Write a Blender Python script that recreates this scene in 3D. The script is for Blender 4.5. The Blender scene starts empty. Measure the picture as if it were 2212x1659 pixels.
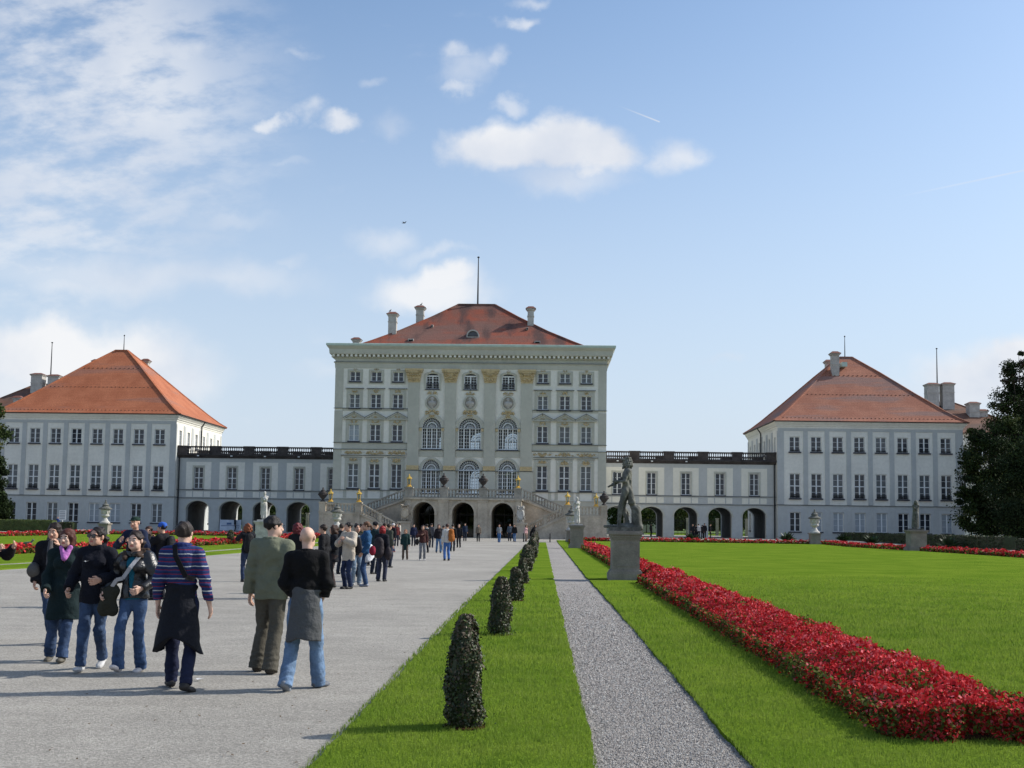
import bpy, bmesh, math, random
import numpy as np
from mathutils import Vector, Matrix
from mathutils.geometry import tessellate_polygon
R = math.radians
random.seed(7)
scene = bpy.context.scene
COL = scene.collection

# ---------------------------------------------------------------- camera
CAM_H, YAW, PITCH, ROLL, FPX = 1.74, R(1.55), R(4.5), R(0.78), 2400.0
fw = Vector((-math.sin(YAW)*math.cos(PITCH), math.cos(YAW)*math.cos(PITCH), math.sin(PITCH)))
rt = Vector((math.cos(YAW), math.sin(YAW), 0.0)); up = rt.cross(fw)
rt, up = rt*math.cos(ROLL)+up*math.sin(ROLL), -rt*math.sin(ROLL)+up*math.cos(ROLL)
cd = bpy.data.cameras.new('camera'); cam = bpy.data.objects.new('camera', cd); COL.objects.link(cam)
cd.sensor_width = 36.0; cd.lens = FPX/2212*36.0; cd.shift_y = 0.0511
cd.clip_start = 0.1; cd.clip_end = 6000
m = Matrix((rt, up, -fw)).transposed().to_4x4(); m.translation = Vector((0, 0, CAM_H)); cam.matrix_world = m
scene.camera = cam
def at(px, py, z=0.0):
    """ground point (at height z) that a spot measured in the photograph stands on"""
    d = fw + rt*((px-1106)/FPX) - up*((py-829.5-113.04)/FPX)
    t = (z-CAM_H)/d.z
    return Vector((d.x*t, d.y*t, z))
def atY(px, py, Y):
    d = fw + rt*((px-1106)/FPX) - up*((py-829.5-113.04)/FPX)
    t = Y/d.y
    return Vector((d.x*t, Y, CAM_H+d.z*t))

# ---------------------------------------------------------------- light
SUN_EL, SUN_BACK = R(37), R(16)
sdir = Vector((math.cos(SUN_EL)*math.cos(SUN_BACK), math.cos(SUN_EL)*math.sin(SUN_BACK), math.sin(SUN_EL)))
sl = bpy.data.lights.new('sun', 'SUN'); sl.energy = 3.9; sl.angle = R(0.5); sl.color = (1.0, 0.95, 0.87)
so = bpy.data.objects.new('sun', sl); COL.objects.link(so)
so.rotation_euler = sdir.to_track_quat('Z', 'Y').to_euler()
scene.view_settings.view_transform = 'Standard'; scene.view_settings.look = 'None'
scene.view_settings.exposure = 0.32; scene.view_settings.gamma = 1.0

# ---------------------------------------------------------------- world: Nishita sky and clouds set in directions of the sky
W = bpy.data.worlds.new('World'); scene.world = W; W.use_nodes = True
nt = W.node_tree; nt.nodes.clear()
def wn(t, **k):
    n = nt.nodes.new(t)
    for a, b in k.items(): setattr(n, a, b)
    return n
def wl(a, b): nt.links.new(a, b)
def wm(op, a, b=None, c=None, clamp=False):
    n = wn('ShaderNodeMath', operation=op, use_clamp=clamp)
    for i, x in enumerate((a, b, c)):
        if x is None: continue
        if isinstance(x, (int, float)): n.inputs[i].default_value = x
        else: wl(x, n.inputs[i])
    return n.outputs[0]
def wramp(x, a, b):
    n = wn('ShaderNodeMapRange', interpolation_type='SMOOTHSTEP'); wl(x, n.inputs[0])
    n.inputs[1].default_value = a; n.inputs[2].default_value = b
    return n.outputs[0]
sky = wn('ShaderNodeTexSky', sky_type='NISHITA'); sky.sun_disc = False
sky.sun_elevation = SUN_EL; sky.sun_rotation = math.atan2(sdir.x, sdir.y)
sky.air_density = 1.0; sky.dust_density = 2.2; sky.ozone_density = 1.6; sky.altitude = 500
tc = wn('ShaderNodeTexCoord'); sp = wn('ShaderNodeSeparateXYZ'); wl(tc.outputs['Generated'], sp.inputs[0])
yy = wm('MAXIMUM', wm('ABSOLUTE', sp.outputs[1]), 0.02)
A_ = wm('DIVIDE', sp.outputs[0], yy); B_ = wm('DIVIDE', sp.outputs[2], yy)
cmb = wn('ShaderNodeCombineXYZ'); wl(A_, cmb.inputs[0]); wl(B_, cmb.inputs[1])
wl(wm('GREATER_THAN', sp.outputs[1], 0.0), cmb.inputs[2])
def wnoise(scale, detail, rough, sx=1, sy=1, rot=0, off=(0, 0, 0)):
    mp = wn('ShaderNodeMapping'); wl(cmb.outputs[0], mp.inputs[0])
    mp.inputs['Scale'].default_value = (sx, sy, 1); mp.inputs['Rotation'].default_value = (0, 0, rot); mp.inputs['Location'].default_value = off
    n = wn('ShaderNodeTexNoise'); wl(mp.outputs[0], n.inputs['Vector'])
    n.inputs['Scale'].default_value = scale; n.inputs['Detail'].default_value = detail; n.inputs['Roughness'].default_value = rough
    return n
n1 = wnoise(14, 7, .56); n2 = wnoise(5, 4, .5, off=(3, 1, 0))
s1 = wn('ShaderNodeSeparateColor'); wl(n1.outputs['Color'], s1.inputs[0])
dA = wm('ADD', A_, wm('MULTIPLY', wm('SUBTRACT', s1.outputs[0], .5), .085))
dB = wm('ADD', B_, wm('MULTIPLY', wm('SUBTRACT', s1.outputs[1], .5), .065))
def sky_ab(px, py):
    d = fw + rt*((px-1106)/FPX) - up*((py-829.5-113.04)/FPX)
    return d.x/d.y, d.z/d.y
total = None; shade = None
def blob(px, py, rx, ry, amp=1.0, edge=.55, base=None):
    global total
    a, b = sky_ab(px, py); rx /= FPX; ry /= FPX
    u = wm('DIVIDE', wm('SUBTRACT', dA, a), rx); v = wm('DIVIDE', wm('SUBTRACT', dB, b), ry)
    if base is not None:                                     # flatter underside
        v = wm('MULTIPLY', v, wm('ADD', 1.0, wm('MULTIPLY', wm('LESS_THAN', v, 0.0), base)))
    d = wm('SQRT', wm('ADD', wm('MULTIPLY', u, u), wm('MULTIPLY', v, v)))
    m_ = wn('ShaderNodeMapRange', interpolation_type='SMOOTHSTEP'); wl(d, m_.inputs[0])
    m_.inputs[1].default_value = 1.12; m_.inputs[2].default_value = edge; m_.inputs[3].default_value = 0; m_.inputs[4].default_value = amp
    total = m_.outputs[0] if total is None else wm('MAXIMUM', total, m_.outputs[0])
for b in [(1190, 330, 215, 78, 1.0, .5, .25), (1080, 325, 125, 72, 1.0, .5), (1300, 345, 120, 60, 1.0, .45), (1215, 305, 105, 66, 1.0, .5),
          (1458, 328, 66, 48, .75, .1), (1230, 395, 190, 46, .6, .0), (1095, 232, 44, 24, .5, .1), (1010, 150, 62, 60, .35, .0),
          (1003, 180, 45, 20, .55, .1), (1110, 46, 52, 22, .6, .1), (1140, 0, 60, 18, .4, .0), (592, 248, 48, 22, .7, .15), (655, 240, 36, 34, .5, .05),
          (725, 270, 60, 28, .85, .2), (850, 275, 60, 40, .3, .0), (810, 186, 40, 20, .3, .0), (660, 98, 40, 16, .25, 0),
          (930, 622, 165, 66, .85, .3), (960, 600, 90, 40, .9, .3), (830, 510, 95, 40, .45, .0), (930, 540, 80, 22, .3, .0),
          (170, 790, 300, 112, .95, .5), (90, 750, 180, 80, .95, .45), (350, 815, 180, 90, .8, .2), (60, 870, 460, 100, .7, .1), (700, 790, 70, 30, .25, 0),
          (2130, 815, 190, 96, .9, .35), (2190, 775, 120, 56, .95, .4), (2060, 850, 180, 60, .5, .1), (1560, 780, 60, 18, .25, .0),
          (300, 600, 420, 70, .55, .0), (500, 600, 220, 55, .5, .0), (150, 620, 160, 40, .5, 0), (990, 120, 40, 26, .5, 0), (1045, 130, 34, 40, .45, 0), (955, 540, 60, 18, .35, 0), (640, 360, 60, 16, .2, 0), (480, 470, 140, 30, .35, 0), (380, 110, 90, 46, .6, .1), (600, 560, 60, 20, .3, 0)]:
    blob(*b)
# thin streaky altocumulus on the left half of the sky
n3 = wnoise(15, 8, .60, sx=1.0, sy=2.2, rot=R(-26), off=(5, 2, 0)); n4 = wnoise(3.0, 3, .5, sx=1, sy=1.4, rot=R(-20), off=(1, 9, 0))
a0, b0 = sky_ab(120, 250)
u = wm('DIVIDE', wm('SUBTRACT', A_, a0), 560/FPX); v = wm('DIVIDE', wm('SUBTRACT', B_, b0), 560/FPX)
veil = wramp(wm('SQRT', wm('ADD', wm('MULTIPLY', u, u), wm('MULTIPLY', v, v))), 1.15, .25)
alto = wm('MULTIPLY', wramp(wm('ADD', n3.outputs[0], wm('MULTIPLY', n4.outputs[0], .7)), .70, 1.02), wm('MULTIPLY', veil, .74))
wisp = wm('MULTIPLY', wramp(n3.outputs[0], .56, .85), .22)
left = wramp(A_, .12, -.25)
wisp = wm('MULTIPLY', wisp, left)
total = wm('MAXIMUM', wm('MAXIMUM', total, alto), wisp)
# contrails
def trail(p, q, w, amp):
    global total
    (a1, b1), (a2, b2) = sky_ab(*p), sky_ab(*q); L = math.hypot(a2-a1, b2-b1); cx, cy = (a2-a1)/L, (b2-b1)/L
    t = wm('ADD', wm('MULTIPLY', wm('SUBTRACT', A_, a1), cx), wm('MULTIPLY', wm('SUBTRACT', B_, b1), cy))
    s = wm('ABSOLUTE', wm('SUBTRACT', wm('MULTIPLY', wm('SUBTRACT', A_, a1), cy), wm('MULTIPLY', wm('SUBTRACT', B_, b1), cx)))
    k = wm('MULTIPLY', wm('MULTIPLY', wramp(s, w/FPX, 0), wramp(t, 0, L*.9)), wm('MULTIPLY', wramp(t, L*1.02, L), amp))
    total = wm('MAXIMUM', total, k)
trail((1330, 226), (1424, 263), 2.6, .75); trail((1900, 434), (2260, 358), 3.4, .45)
front = wm('MULTIPLY', total, wm('GREATER_THAN', sp.outputs[1], 0.05))
# clouds over the rest of the sky (behind the viewer)
nb = wn('ShaderNodeTexNoise'); wl(tc.outputs['Generated'], nb.inputs['Vector']); nb.inputs['Scale'].default_value = 3; nb.inputs['Detail'].default_value = 6
back = wm('MULTIPLY', wramp(nb.outputs[0], .5, .7), wm('LESS_THAN', sp.outputs[1], 0.05))
cloud = wm('MAXIMUM', front, wm('MULTIPLY', back, .6), clamp=True)
# sky strength, a little haze low down, clouds mixed in
SKY_STRENGTH = 0.14
hz = wn('ShaderNodeMix', data_type='RGBA'); wl(wramp(sp.outputs[2], .52, -.08), hz.inputs[0])
pre = wn('ShaderNodeMix', data_type='RGBA', blend_type='MULTIPLY'); pre.inputs[0].default_value = 1.0
wl(sky.outputs[0], pre.inputs[6]); pre.inputs[7].default_value = (.93, 1.02, 1.05, 1)
wl(pre.outputs[2], hz.inputs[6]); hz.inputs[7].default_value = (3.7, 4.2, 4.9, 1)
mx = wn('ShaderNodeMix', data_type='RGBA'); wl(cloud, mx.inputs[0]); wl(hz.outputs[2], mx.inputs[6])
cshade = wn('ShaderNodeMix', data_type='RGBA'); wl(wramp(wm('ADD', n2.outputs[0], wm('MULTIPLY', s1.outputs[2], .4)), .45, .85), cshade.inputs[0])
cshade.inputs[6].default_value = (3.7, 4.05, 4.7, 1); cshade.inputs[7].default_value = (5.3, 5.35, 5.45, 1)
wl(cshade.outputs[2], mx.inputs[7])
bg = wn('ShaderNodeBackground'); wl(mx.outputs[2], bg.inputs[0]); bg.inputs[1].default_value = SKY_STRENGTH
ow = wn('ShaderNodeOutputWorld'); wl(bg.outputs[0], ow.inputs[0])

# ---------------------------------------------------------------- materials
def mat(name, col, rough=.85, var=.12, scale=1.0, col2=None, bump=0., bscale=40., metal=0., spec=.35, stretch=(1, 1, 1), fine=.0, fscale=60., transl=0.):
    M = bpy.data.materials.new(name); M.use_nodes = True; t = M.node_tree; b = t.nodes['Principled BSDF']
    def N(k, **kw):
        n = t.nodes.new(k)
        for a, c in kw.items(): setattr(n, a, c)
        return n
    co = N('ShaderNodeTexCoord'); mp = N('ShaderNodeMapping'); mp.inputs['Scale'].default_value = stretch; t.links.new(co.outputs['Object'], mp.inputs[0])
    n = N('ShaderNodeTexNoise'); t.links.new(mp.outputs[0], n.inputs['Vector']); n.inputs['Scale'].default_value = scale; n.inputs['Detail'].default_value = 6; n.inputs['Roughness'].default_value = .6
    mr = N('ShaderNodeMapRange'); t.links.new(n.outputs[0], mr.inputs[0]); mr.inputs[1].default_value = .3; mr.inputs[2].default_value = .7
    mx = N('ShaderNodeMix', data_type='RGBA'); t.links.new(mr.outputs[0], mx.inputs[0])
    c = Vector(col)
    a = [x*(1-var) for x in c]; d = [x*(1+var) for x in c] if col2 is None else list(col2)
    mx.inputs[6].default_value = (*a, 1); mx.inputs[7].default_value = (*d, 1); out = mx.outputs[2]
    if fine:
        n2 = N('ShaderNodeTexNoise'); t.links.new(mp.outputs[0], n2.inputs['Vector']); n2.inputs['Scale'].default_value = fscale; n2.inputs['Detail'].default_value = 3
        m2 = N('ShaderNodeMapRange'); t.links.new(n2.outputs[0], m2.inputs[0]); m2.inputs[1].default_value = .25; m2.inputs[2].default_value = .75; m2.inputs[3].default_value = 1-fine; m2.inputs[4].default_value = 1+fine
        mu = N('ShaderNodeVectorMath', operation='SCALE'); t.links.new(out, mu.inputs[0]); t.links.new(m2.outputs[0], mu.inputs['Scale']); out = mu.outputs[0]
    t.links.new(out, b.inputs['Base Color'])
    b.inputs['Roughness'].default_value = rough; b.inputs['Metallic'].default_value = metal; b.inputs['Specular IOR Level'].default_value = spec
    if bump:
        n3 = N('ShaderNodeTexNoise'); t.links.new(mp.outputs[0], n3.inputs['Vector']); n3.inputs['Scale'].default_value = bscale; n3.inputs['Detail'].default_value = 4
        bp = N('ShaderNodeBump'); bp.inputs['Strength'].default_value = 1; bp.inputs['Distance'].default_value = bump
        t.links.new(n3.outputs[0], bp.inputs['Height']); t.links.new(bp.outputs[0], b.inputs['Normal'])
    if transl:
        o = t.nodes['Material Output']; tr = N('ShaderNodeBsdfTranslucent'); t.links.new(out, tr.inputs[0]); ms = N('ShaderNodeMixShader'); ms.inputs[0].default_value = transl
        t.links.new(b.outputs[0], ms.inputs[1]); t.links.new(tr.outputs[0], ms.inputs[2]); t.links.new(ms.outputs[0], o.inputs[0])
    return M
_mc = {}
def cloth(col, rough=.9, var=.10, spec=.2, bump=.026, bscale=12.):
    k = (tuple(col), rough)
    if k not in _mc: _mc[k] = mat('cloth', col, rough, var, 5, bump=bump, bscale=bscale, spec=spec)
    return _mc[k]
def glass(name, tint, tr, rough=.03, ior=1.5):
    M = bpy.data.materials.new(name); M.use_nodes = True; t = M.node_tree; t.nodes.clear()
    o = t.nodes.new('ShaderNodeOutputMaterial'); a = t.nodes.new('ShaderNodeBsdfTransparent'); g = t.nodes.new('ShaderNodeBsdfGlossy'); mx = t.nodes.new('ShaderNodeMixShader')
    fr = t.nodes.new('ShaderNodeFresnel'); a.inputs[0].default_value = (*tint, 1); g.inputs['Roughness'].default_value = rough; fr.inputs[0].default_value = ior
    t.links.new(fr.outputs[0], mx.inputs[0]); t.links.new(a.outputs[0], mx.inputs[1]); t.links.new(g.outputs[0], mx.inputs[2]); t.links.new(mx.outputs[0], o.inputs[0])
    return M

# ---------------------------------------------------------------- mesh helpers
def link_mesh(name, me, parent=None, loc=(0, 0, 0), rz=0.):
    o = bpy.data.objects.new(name, me); COL.objects.link(o); o.location = loc; o.rotation_euler = (0, 0, rz)
    if parent: o.parent = parent
    return o
def np_mesh(name, V, F, mats, mi=None, smooth=False):
    """fast mesh from arrays; F is (n,3) or (n,4)"""
    me = bpy.data.meshes.new(name); V = np.asarray(V, np.float32); F = np.asarray(F, np.int32); k = F.shape[1]
    me.vertices.add(len(V)); me.vertices.foreach_set('co', V.ravel())
    me.loops.add(F.size); me.loops.foreach_set('vertex_index', F.ravel())
    me.polygons.add(len(F)); me.polygons.foreach_set('loop_start', np.arange(0, F.size, k, dtype=np.int32)); me.polygons.foreach_set('loop_total', np.full(len(F), k, np.int32))
    for x in mats: me.materials.append(x)
    if mi is not None: me.polygons.foreach_set('material_index', np.asarray(mi, np.int32))
    me.polygons.foreach_set('use_smooth', np.full(len(F), smooth, bool))
    me.update(calc_edges=True); me.validate()
    return me
def tag(o, label=None, cat=None, group=None, kind=None):
    if label: o['label'] = label
    if cat: o['category'] = cat
    if group: o['group'] = group
    if kind: o['kind'] = kind
    return o
def empty(name, loc, label, cat, group=None, rz=0., kind=None):
    o = bpy.data.objects.new(name, None); COL.objects.link(o); o.location = loc; o.rotation_euler = (0, 0, rz); o.empty_display_size = .3
    return tag(o, label, cat, group, kind)
class MB:
    def __init__(s, org=(0, 0, 0)): s.v = []; s.f = []; s.m = []; s.o = Vector(org)
    def add(s, vs, fs, mi=0):
        n = len(s.v); s.v += [tuple(Vector(p)-s.o) for p in vs]; s.f += [tuple(i+n for i in f) for f in fs]; s.m += [mi]*len(fs)
    def box(s, x0, x1, y0, y1, z0, z1, mi=0):
        s.add([(x, y, z) for z in (z0, z1) for y in (y0, y1) for x in (x0, x1)],
              [(0, 2, 3, 1), (4, 5, 7, 6), (0, 1, 5, 4), (2, 6, 7, 3), (0, 4, 6, 2), (1, 3, 7, 5)], mi)
    def beam(s, p, q, w, h, mi=0):
        """sheared box from p to q: vertical ends, width w, height h upward from the line"""
        p = Vector(p); q = Vector(q); d = Vector((q.x-p.x, q.y-p.y, 0)); d.normalize(); n = Vector((-d.y, d.x, 0))*(w/2); u = Vector((0, 0, h))
        s.add([p-n, p+n, q+n, q-n, p-n+u, p+n+u, q+n+u, q-n+u], [(0, 1, 2, 3), (7, 6, 5, 4), (0, 4, 5, 1), (1, 5, 6, 2), (2, 6, 7, 3), (3, 7, 4, 0)], mi)
    def rod(s, p, q, w, d, mi=0, ref=(0, 1, 0)):
        """bar from p to q, width w across ref-plane, depth d along ref"""
        p = Vector(p); q = Vector(q); a = (q-p).normalized(); r = Vector(ref); b = a.cross(r)
        if b.length < 1e-4: r = Vector((1, 0, 0)); b = a.cross(r)
        b.normalize(); b *= w/2; c = a.cross(b.normalized())*(d/2)
        s.add([p-b-c, p+b-c, p+b+c, p-b+c, q-b-c, q+b-c, q+b+c, q-b+c], [(0, 1, 2, 3), (7, 6, 5, 4), (0, 4, 5, 1), (1, 5, 6, 2), (2, 6, 7, 3), (3, 7, 4, 0)], mi)
    def lathe(s, prof, c=(0, 0, 0), n=16, mi=0, rot=0., sx=1., sy=1.):
        c = Vector(c); vs = []; fs = []
        for r, z in prof:
            for i in range(n):
                a = 2*math.pi*i/n+rot; vs.append((c.x+r*math.cos(a)*sx, c.y+r*math.sin(a)*sy, c.z+z))
        for j in range(len(prof)-1):
            for i in range(n):
                k = (i+1) % n; fs.append((j*n+i, j*n+k, (j+1)*n+k, (j+1)*n+i))
        fs.append(tuple(range(n))[::-1]); fs.append(tuple((len(prof)-1)*n+i for i in range(n)))
        s.add(vs, fs, mi)
    def slab(s, outer, holes, y0, y1, T=None, mi=0, depths=None, back=True, rev_mi=None):
        """plate in the local XZ plane (y0 = front, facing -y; y1 = back) with holes; T maps local to world"""
        T = T or (lambda p: p)
        loops = [outer]+holes; pts = [p for l in loops for p in l]
        tr = tessellate_polygon([[Vector((p[0], p[1], 0)) for p in l] for l in loops])
        s.add([T((p[0], y0, p[1])) for p in pts], [tuple(t) for t in tr], mi)
        if back: s.add([T((p[0], y1, p[1])) for p in pts], [tuple(t)[::-1] for t in tr], mi)
        for k, l in enumerate(loops):
            yb = y1 if (depths is None or k == 0 or depths[k-1] is None) else y0+depths[k-1]
            if yb is y1 and not back and k == 0: pass
            n = len(l); vs = [T((p[0], y0, p[1])) for p in l]+[T((p[0], yb, p[1])) for p in l]
            s.add(vs, [(i, (i+1) % n, n+(i+1) % n, n+i) for i in range(n)], mi if (rev_mi is None or k == 0) else rev_mi)
    def mesh(s, name, mats, smooth=False):
        me = bpy.data.meshes.new(name); me.from_pydata(s.v, [], s.f); me.update()
        mats = mats if isinstance(mats, (list, tuple)) else [mats]
        for x in mats: me.materials.append(x)
        me.polygons.foreach_set('material_index', s.m)
        if smooth: me.polygons.foreach_set('use_smooth', [True]*len(me.polygons))
        bm = bmesh.new(); bm.from_mesh(me); bmesh.ops.recalc_face_normals(bm, faces=bm.faces); bm.to_mesh(me); bm.free()
        return me
    def build(s, name, mats, parent=None, smooth=False, loc=(0, 0, 0), rz=0.):
        return link_mesh(name, s.mesh(name, mats, smooth), parent, loc, rz)
def rect(x0, x1, z0, z1): return [(x0, z0), (x1, z0), (x1, z1), (x0, z1)]
def arch(xc, hw, z0, spring, rise, n=14):
    p = [(xc-hw, z0), (xc+hw, z0)]
    for i in range(n+1):
        a = math.pi*i/n; p.append((xc+hw*math.cos(a), spring+rise*math.sin(a)))
    return p
AX = -8.5                       # the palace's axis
def gz(Y):                      # the forecourt climbs a little towards the palace
    return 0.0 if Y < 104 else (.32 if Y > 136 else .32*(Y-104)/32)
# ================================================================ materials of the place
M_white = mat('white_plaster', (.745, .725, .655), .92, .08, .30, fine=.07, fscale=3, bump=.004, bscale=9)
M_grey = mat('grey_plaster', (.475, .47, .405), .92, .10, .35, fine=.05, fscale=3, bump=.004, bscale=9)
M_cream = mat('cream_plaster', (.72, .70, .61), .92, .05, .4, fine=.05, fscale=3)
M_grey2 = mat('blue_grey_plaster', (.46, .475, .465), .92, .08, .3, fine=.06, fscale=2.5)
M_line = mat('lead_flashing', (.10, .11, .115), .6, .2, 2)
M_copper = mat('green_copper', (.46, .56, .50), .6, .1, 1.2)
M_gold = mat('ochre_gilding', (.54, .425, .24), .55, .18, 4, bump=.02, bscale=8)
M_gilt = mat('bright_gilding', (.85, .55, .12), .32, .15, 9, metal=.75, spec=.6)
M_stone = mat('weathered_sandstone', (.44, .382, .305), .93, .28, .7, fine=.14, fscale=6, bump=.01, bscale=12)
M_stone_d = mat('stained_sandstone', (.29, .27, .235), .93, .35, .8, fine=.15, fscale=6, bump=.01, bscale=12)
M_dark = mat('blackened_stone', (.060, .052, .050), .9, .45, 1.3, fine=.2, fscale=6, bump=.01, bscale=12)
M_statue = mat('weathered_statue_stone', (.19, .19, .168), .9, 0, 3.2, col2=(.05, .05, .045), fine=.25, fscale=16, bump=.012, bscale=22)
M_marble = mat('pale_marble', (.62, .60, .56), .8, 0, 2.5, col2=(.36, .35, .33), fine=.12, fscale=14, bump=.008, bscale=22)
M_plinth = mat('pedestal_limestone', (.25, .222, .192), .92, .25, 1.6, fine=.16, fscale=22, bump=.005, bscale=40)
M_frame = mat('painted_window_wood', (.74, .76, .76), .5, .03, 2)
M_sill = mat('dark_sill_metal', (.05, .05, .065), .5, .1, 4)
M_pane = mat('window_glass', (.030, .034, .045), .12, .4, .6, spec=.55)
M_blind = mat('curtained_glass', (.115, .125, .135), .25, .25, 1.2, spec=.5, stretch=(3, 1, 1))
M_blind2 = mat('shuttered_glass', (.34, .38, .42), .3, .12, 1.0, spec=.5)
M_clear = glass('clear_glass', (.80, .83, .85), 1, ior=1.28)
M_iron = mat('black_iron', (.02, .02, .022), .5, .2, 8)
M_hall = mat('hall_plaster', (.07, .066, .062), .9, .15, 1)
M_arcade = mat('shade_tinted_arcade_plaster', (.10, .10, .098), .93, .3, .8)  # darker than the walls: shade inside the arches is put into the colour
M_void = mat('dark_interior', (.012, .012, .013), .9, .2, 2)
M_chim = mat('chimney_render', (.42, .40, .37), .9, .2, 1.6, fine=.1, fscale=7)
M_chimcap = mat('chimney_tiles', (.17, .07, .05), .8, .3, 5)

def roof_mat(name, c1, c2, c3, band_rot, stain=.0):
    M = bpy.data.materials.new(name); M.use_nodes = True; t = M.node_tree; b = t.nodes['Principled BSDF']; L = t.links.new
    def N(k, **kw):
        n = t.nodes.new(k)
        for a, c in kw.items(): setattr(n, a, c)
        return n
    co = N('ShaderNodeTexCoord')
    def noise(sc, det, stretch, rot=(0, 0, 0)):
        mp = N('ShaderNodeMapping'); mp.inputs['Scale'].default_value = stretch; mp.inputs['Rotation'].default_value = rot; L(co.outputs['Object'], mp.inputs[0])
        n = N('ShaderNodeTexNoise'); L(mp.outputs[0], n.inputs['Vector']); n.inputs['Scale'].default_value = sc; n.inputs['Detail'].default_value = det; return n.outputs[0]
    def ramp(x, a, c, o1=0., o2=1.):
        n = N('ShaderNodeMapRange', interpolation_type='SMOOTHSTEP'); L(x, n.inputs[0]); n.inputs[1].default_value = a; n.inputs[2].default_value = c; n.inputs[3].default_value = o1; n.inputs[4].default_value = o2; return n.outputs[0]
    def mixc(f, a, c):
        n = N('ShaderNodeMix', data_type='RGBA'); L(f, n.inputs[0])
        for i, x in ((6, a), (7, c)):
            if isinstance(x, tuple): n.inputs[i].default_value = (*x, 1)
            else: L(x, n.inputs[i])
        return n.outputs[2]
    base = mixc(ramp(noise(.5, 6, (1, 1, 1)), .35, .65), c1, c2)
    base = mixc(ramp(noise(.55, 5, (.16, .16, 1.5), (0, band_rot, 0)), .5, .62, 0, .75), base, c3)    # batches of older, bluer tiles lie in slanting bands
    if stain:
        base = mixc(ramp(noise(.35, 6, (1.3, .4, .4)), .5, .66, 0, stain), base, (.085, .05, .045))
    ti = ramp(noise(9, 2, (1, 1, 1)), .3, .7, .82, 1.16)
    # courses of tiles: thin darker lines that follow the height
    sx = N('ShaderNodeSeparateXYZ'); L(co.outputs['Object'], sx.inputs[0]); w = N('ShaderNodeMath', operation='FRACT'); ml = N('ShaderNodeMath', operation='MULTIPLY'); ml.inputs[1].default_value = 4.2
    L(sx.outputs[2], ml.inputs[0]); L(ml.outputs[0], w.inputs[0]); ln = ramp(w.outputs[0], .0, .3, .82, 1.0)
    k = N('ShaderNodeMath', operation='MULTIPLY'); L(ti, k.inputs[0]); L(ln, k.inputs[1])
    v = N('ShaderNodeVectorMath', operation='SCALE'); L(base, v.inputs[0]); L(k.outputs[0], v.inputs['Scale'])
    L(v.outputs[0], b.inputs['Base Color']); b.inputs['Roughness'].default_value = .85; b.inputs['Specular IOR Level'].default_value = .25
    bp = N('ShaderNodeBump'); bp.inputs['Distance'].default_value = .03; L(k.outputs[0], bp.inputs['Height']); L(bp.outputs[0], b.inputs['Normal'])
    return M
M_roofL = roof_mat('orange_roof_tiles', (.35, .115, .055), (.41, .145, .072), (.29, .135, .095), R(14))
M_roofR = roof_mat('faded_roof_tiles', (.31, .125, .08), (.36, .155, .10), (.22, .145, .13), R(-14))
M_roofC = roof_mat('stained_roof_tiles', (.27, .075, .045), (.20, .085, .062), (.175, .10, .082), R(3), stain=.9)
M_roofB = roof_mat('brown_roof_tiles', (.15, .075, .05), (.19, .10, .07), (.12, .08, .065), R(8), stain=.3)

# ================================================================ windows
_wc = {}
def window_meshes(w, h, rows, tr=None, fr=.07, mul=.13, bar=.035):
    k = (w, h, rows, tr, mul)
    if k in _wc: return _wc[k]
    b = MB(); d0, d1 = -.03, .03
    b.box(-w/2, -w/2+fr, d0, d1, 0, h); b.box(w/2-fr, w/2, d0, d1, 0, h); b.box(-w/2+fr, w/2-fr, d0, d1, 0, fr); b.box(-w/2+fr, w/2-fr, d0, d1, h-fr, h)
    b.box(-mul/2, mul/2, d0-.02, d1-.004, fr, h-fr)
    cuts = [h*i/rows for i in range(1, rows)]
    for i, z in enumerate(cuts):
        t = .055 if (tr is not None and i == tr) else bar/2
        for a, c in ((-w/2+fr, -mul/2), (mul/2, w/2-fr)): b.box(a, c, d0+.006, d1-.006, z-t, z+t)
    g = MB(); g.box(-w/2+.02, w/2-.02, .035, .05, .02, h-.02)
    s = MB(); s.box(-w/2-.13, w/2+.13, -.36, -.033, -.17, -.01)
    _wc[k] = (b.mesh('window', M_frame), [g.mesh('pane', x) for x in (M_pane, M_blind, M_blind2)], s.mesh('sill', M_sill))
    return _wc[k]
def window(parent, x, y, z, w, h, rows, tr=None, kind=0, rz=0., sill=True, mul=.13):
    f, g, s = window_meshes(round(w, 2), round(h, 2), rows, tr, mul=mul)
    o = link_mesh('window', f, parent, (x, y, z), rz); link_mesh('pane', g[kind], o)
    if sill: link_mesh('sill', s, o)
    return o
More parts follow.
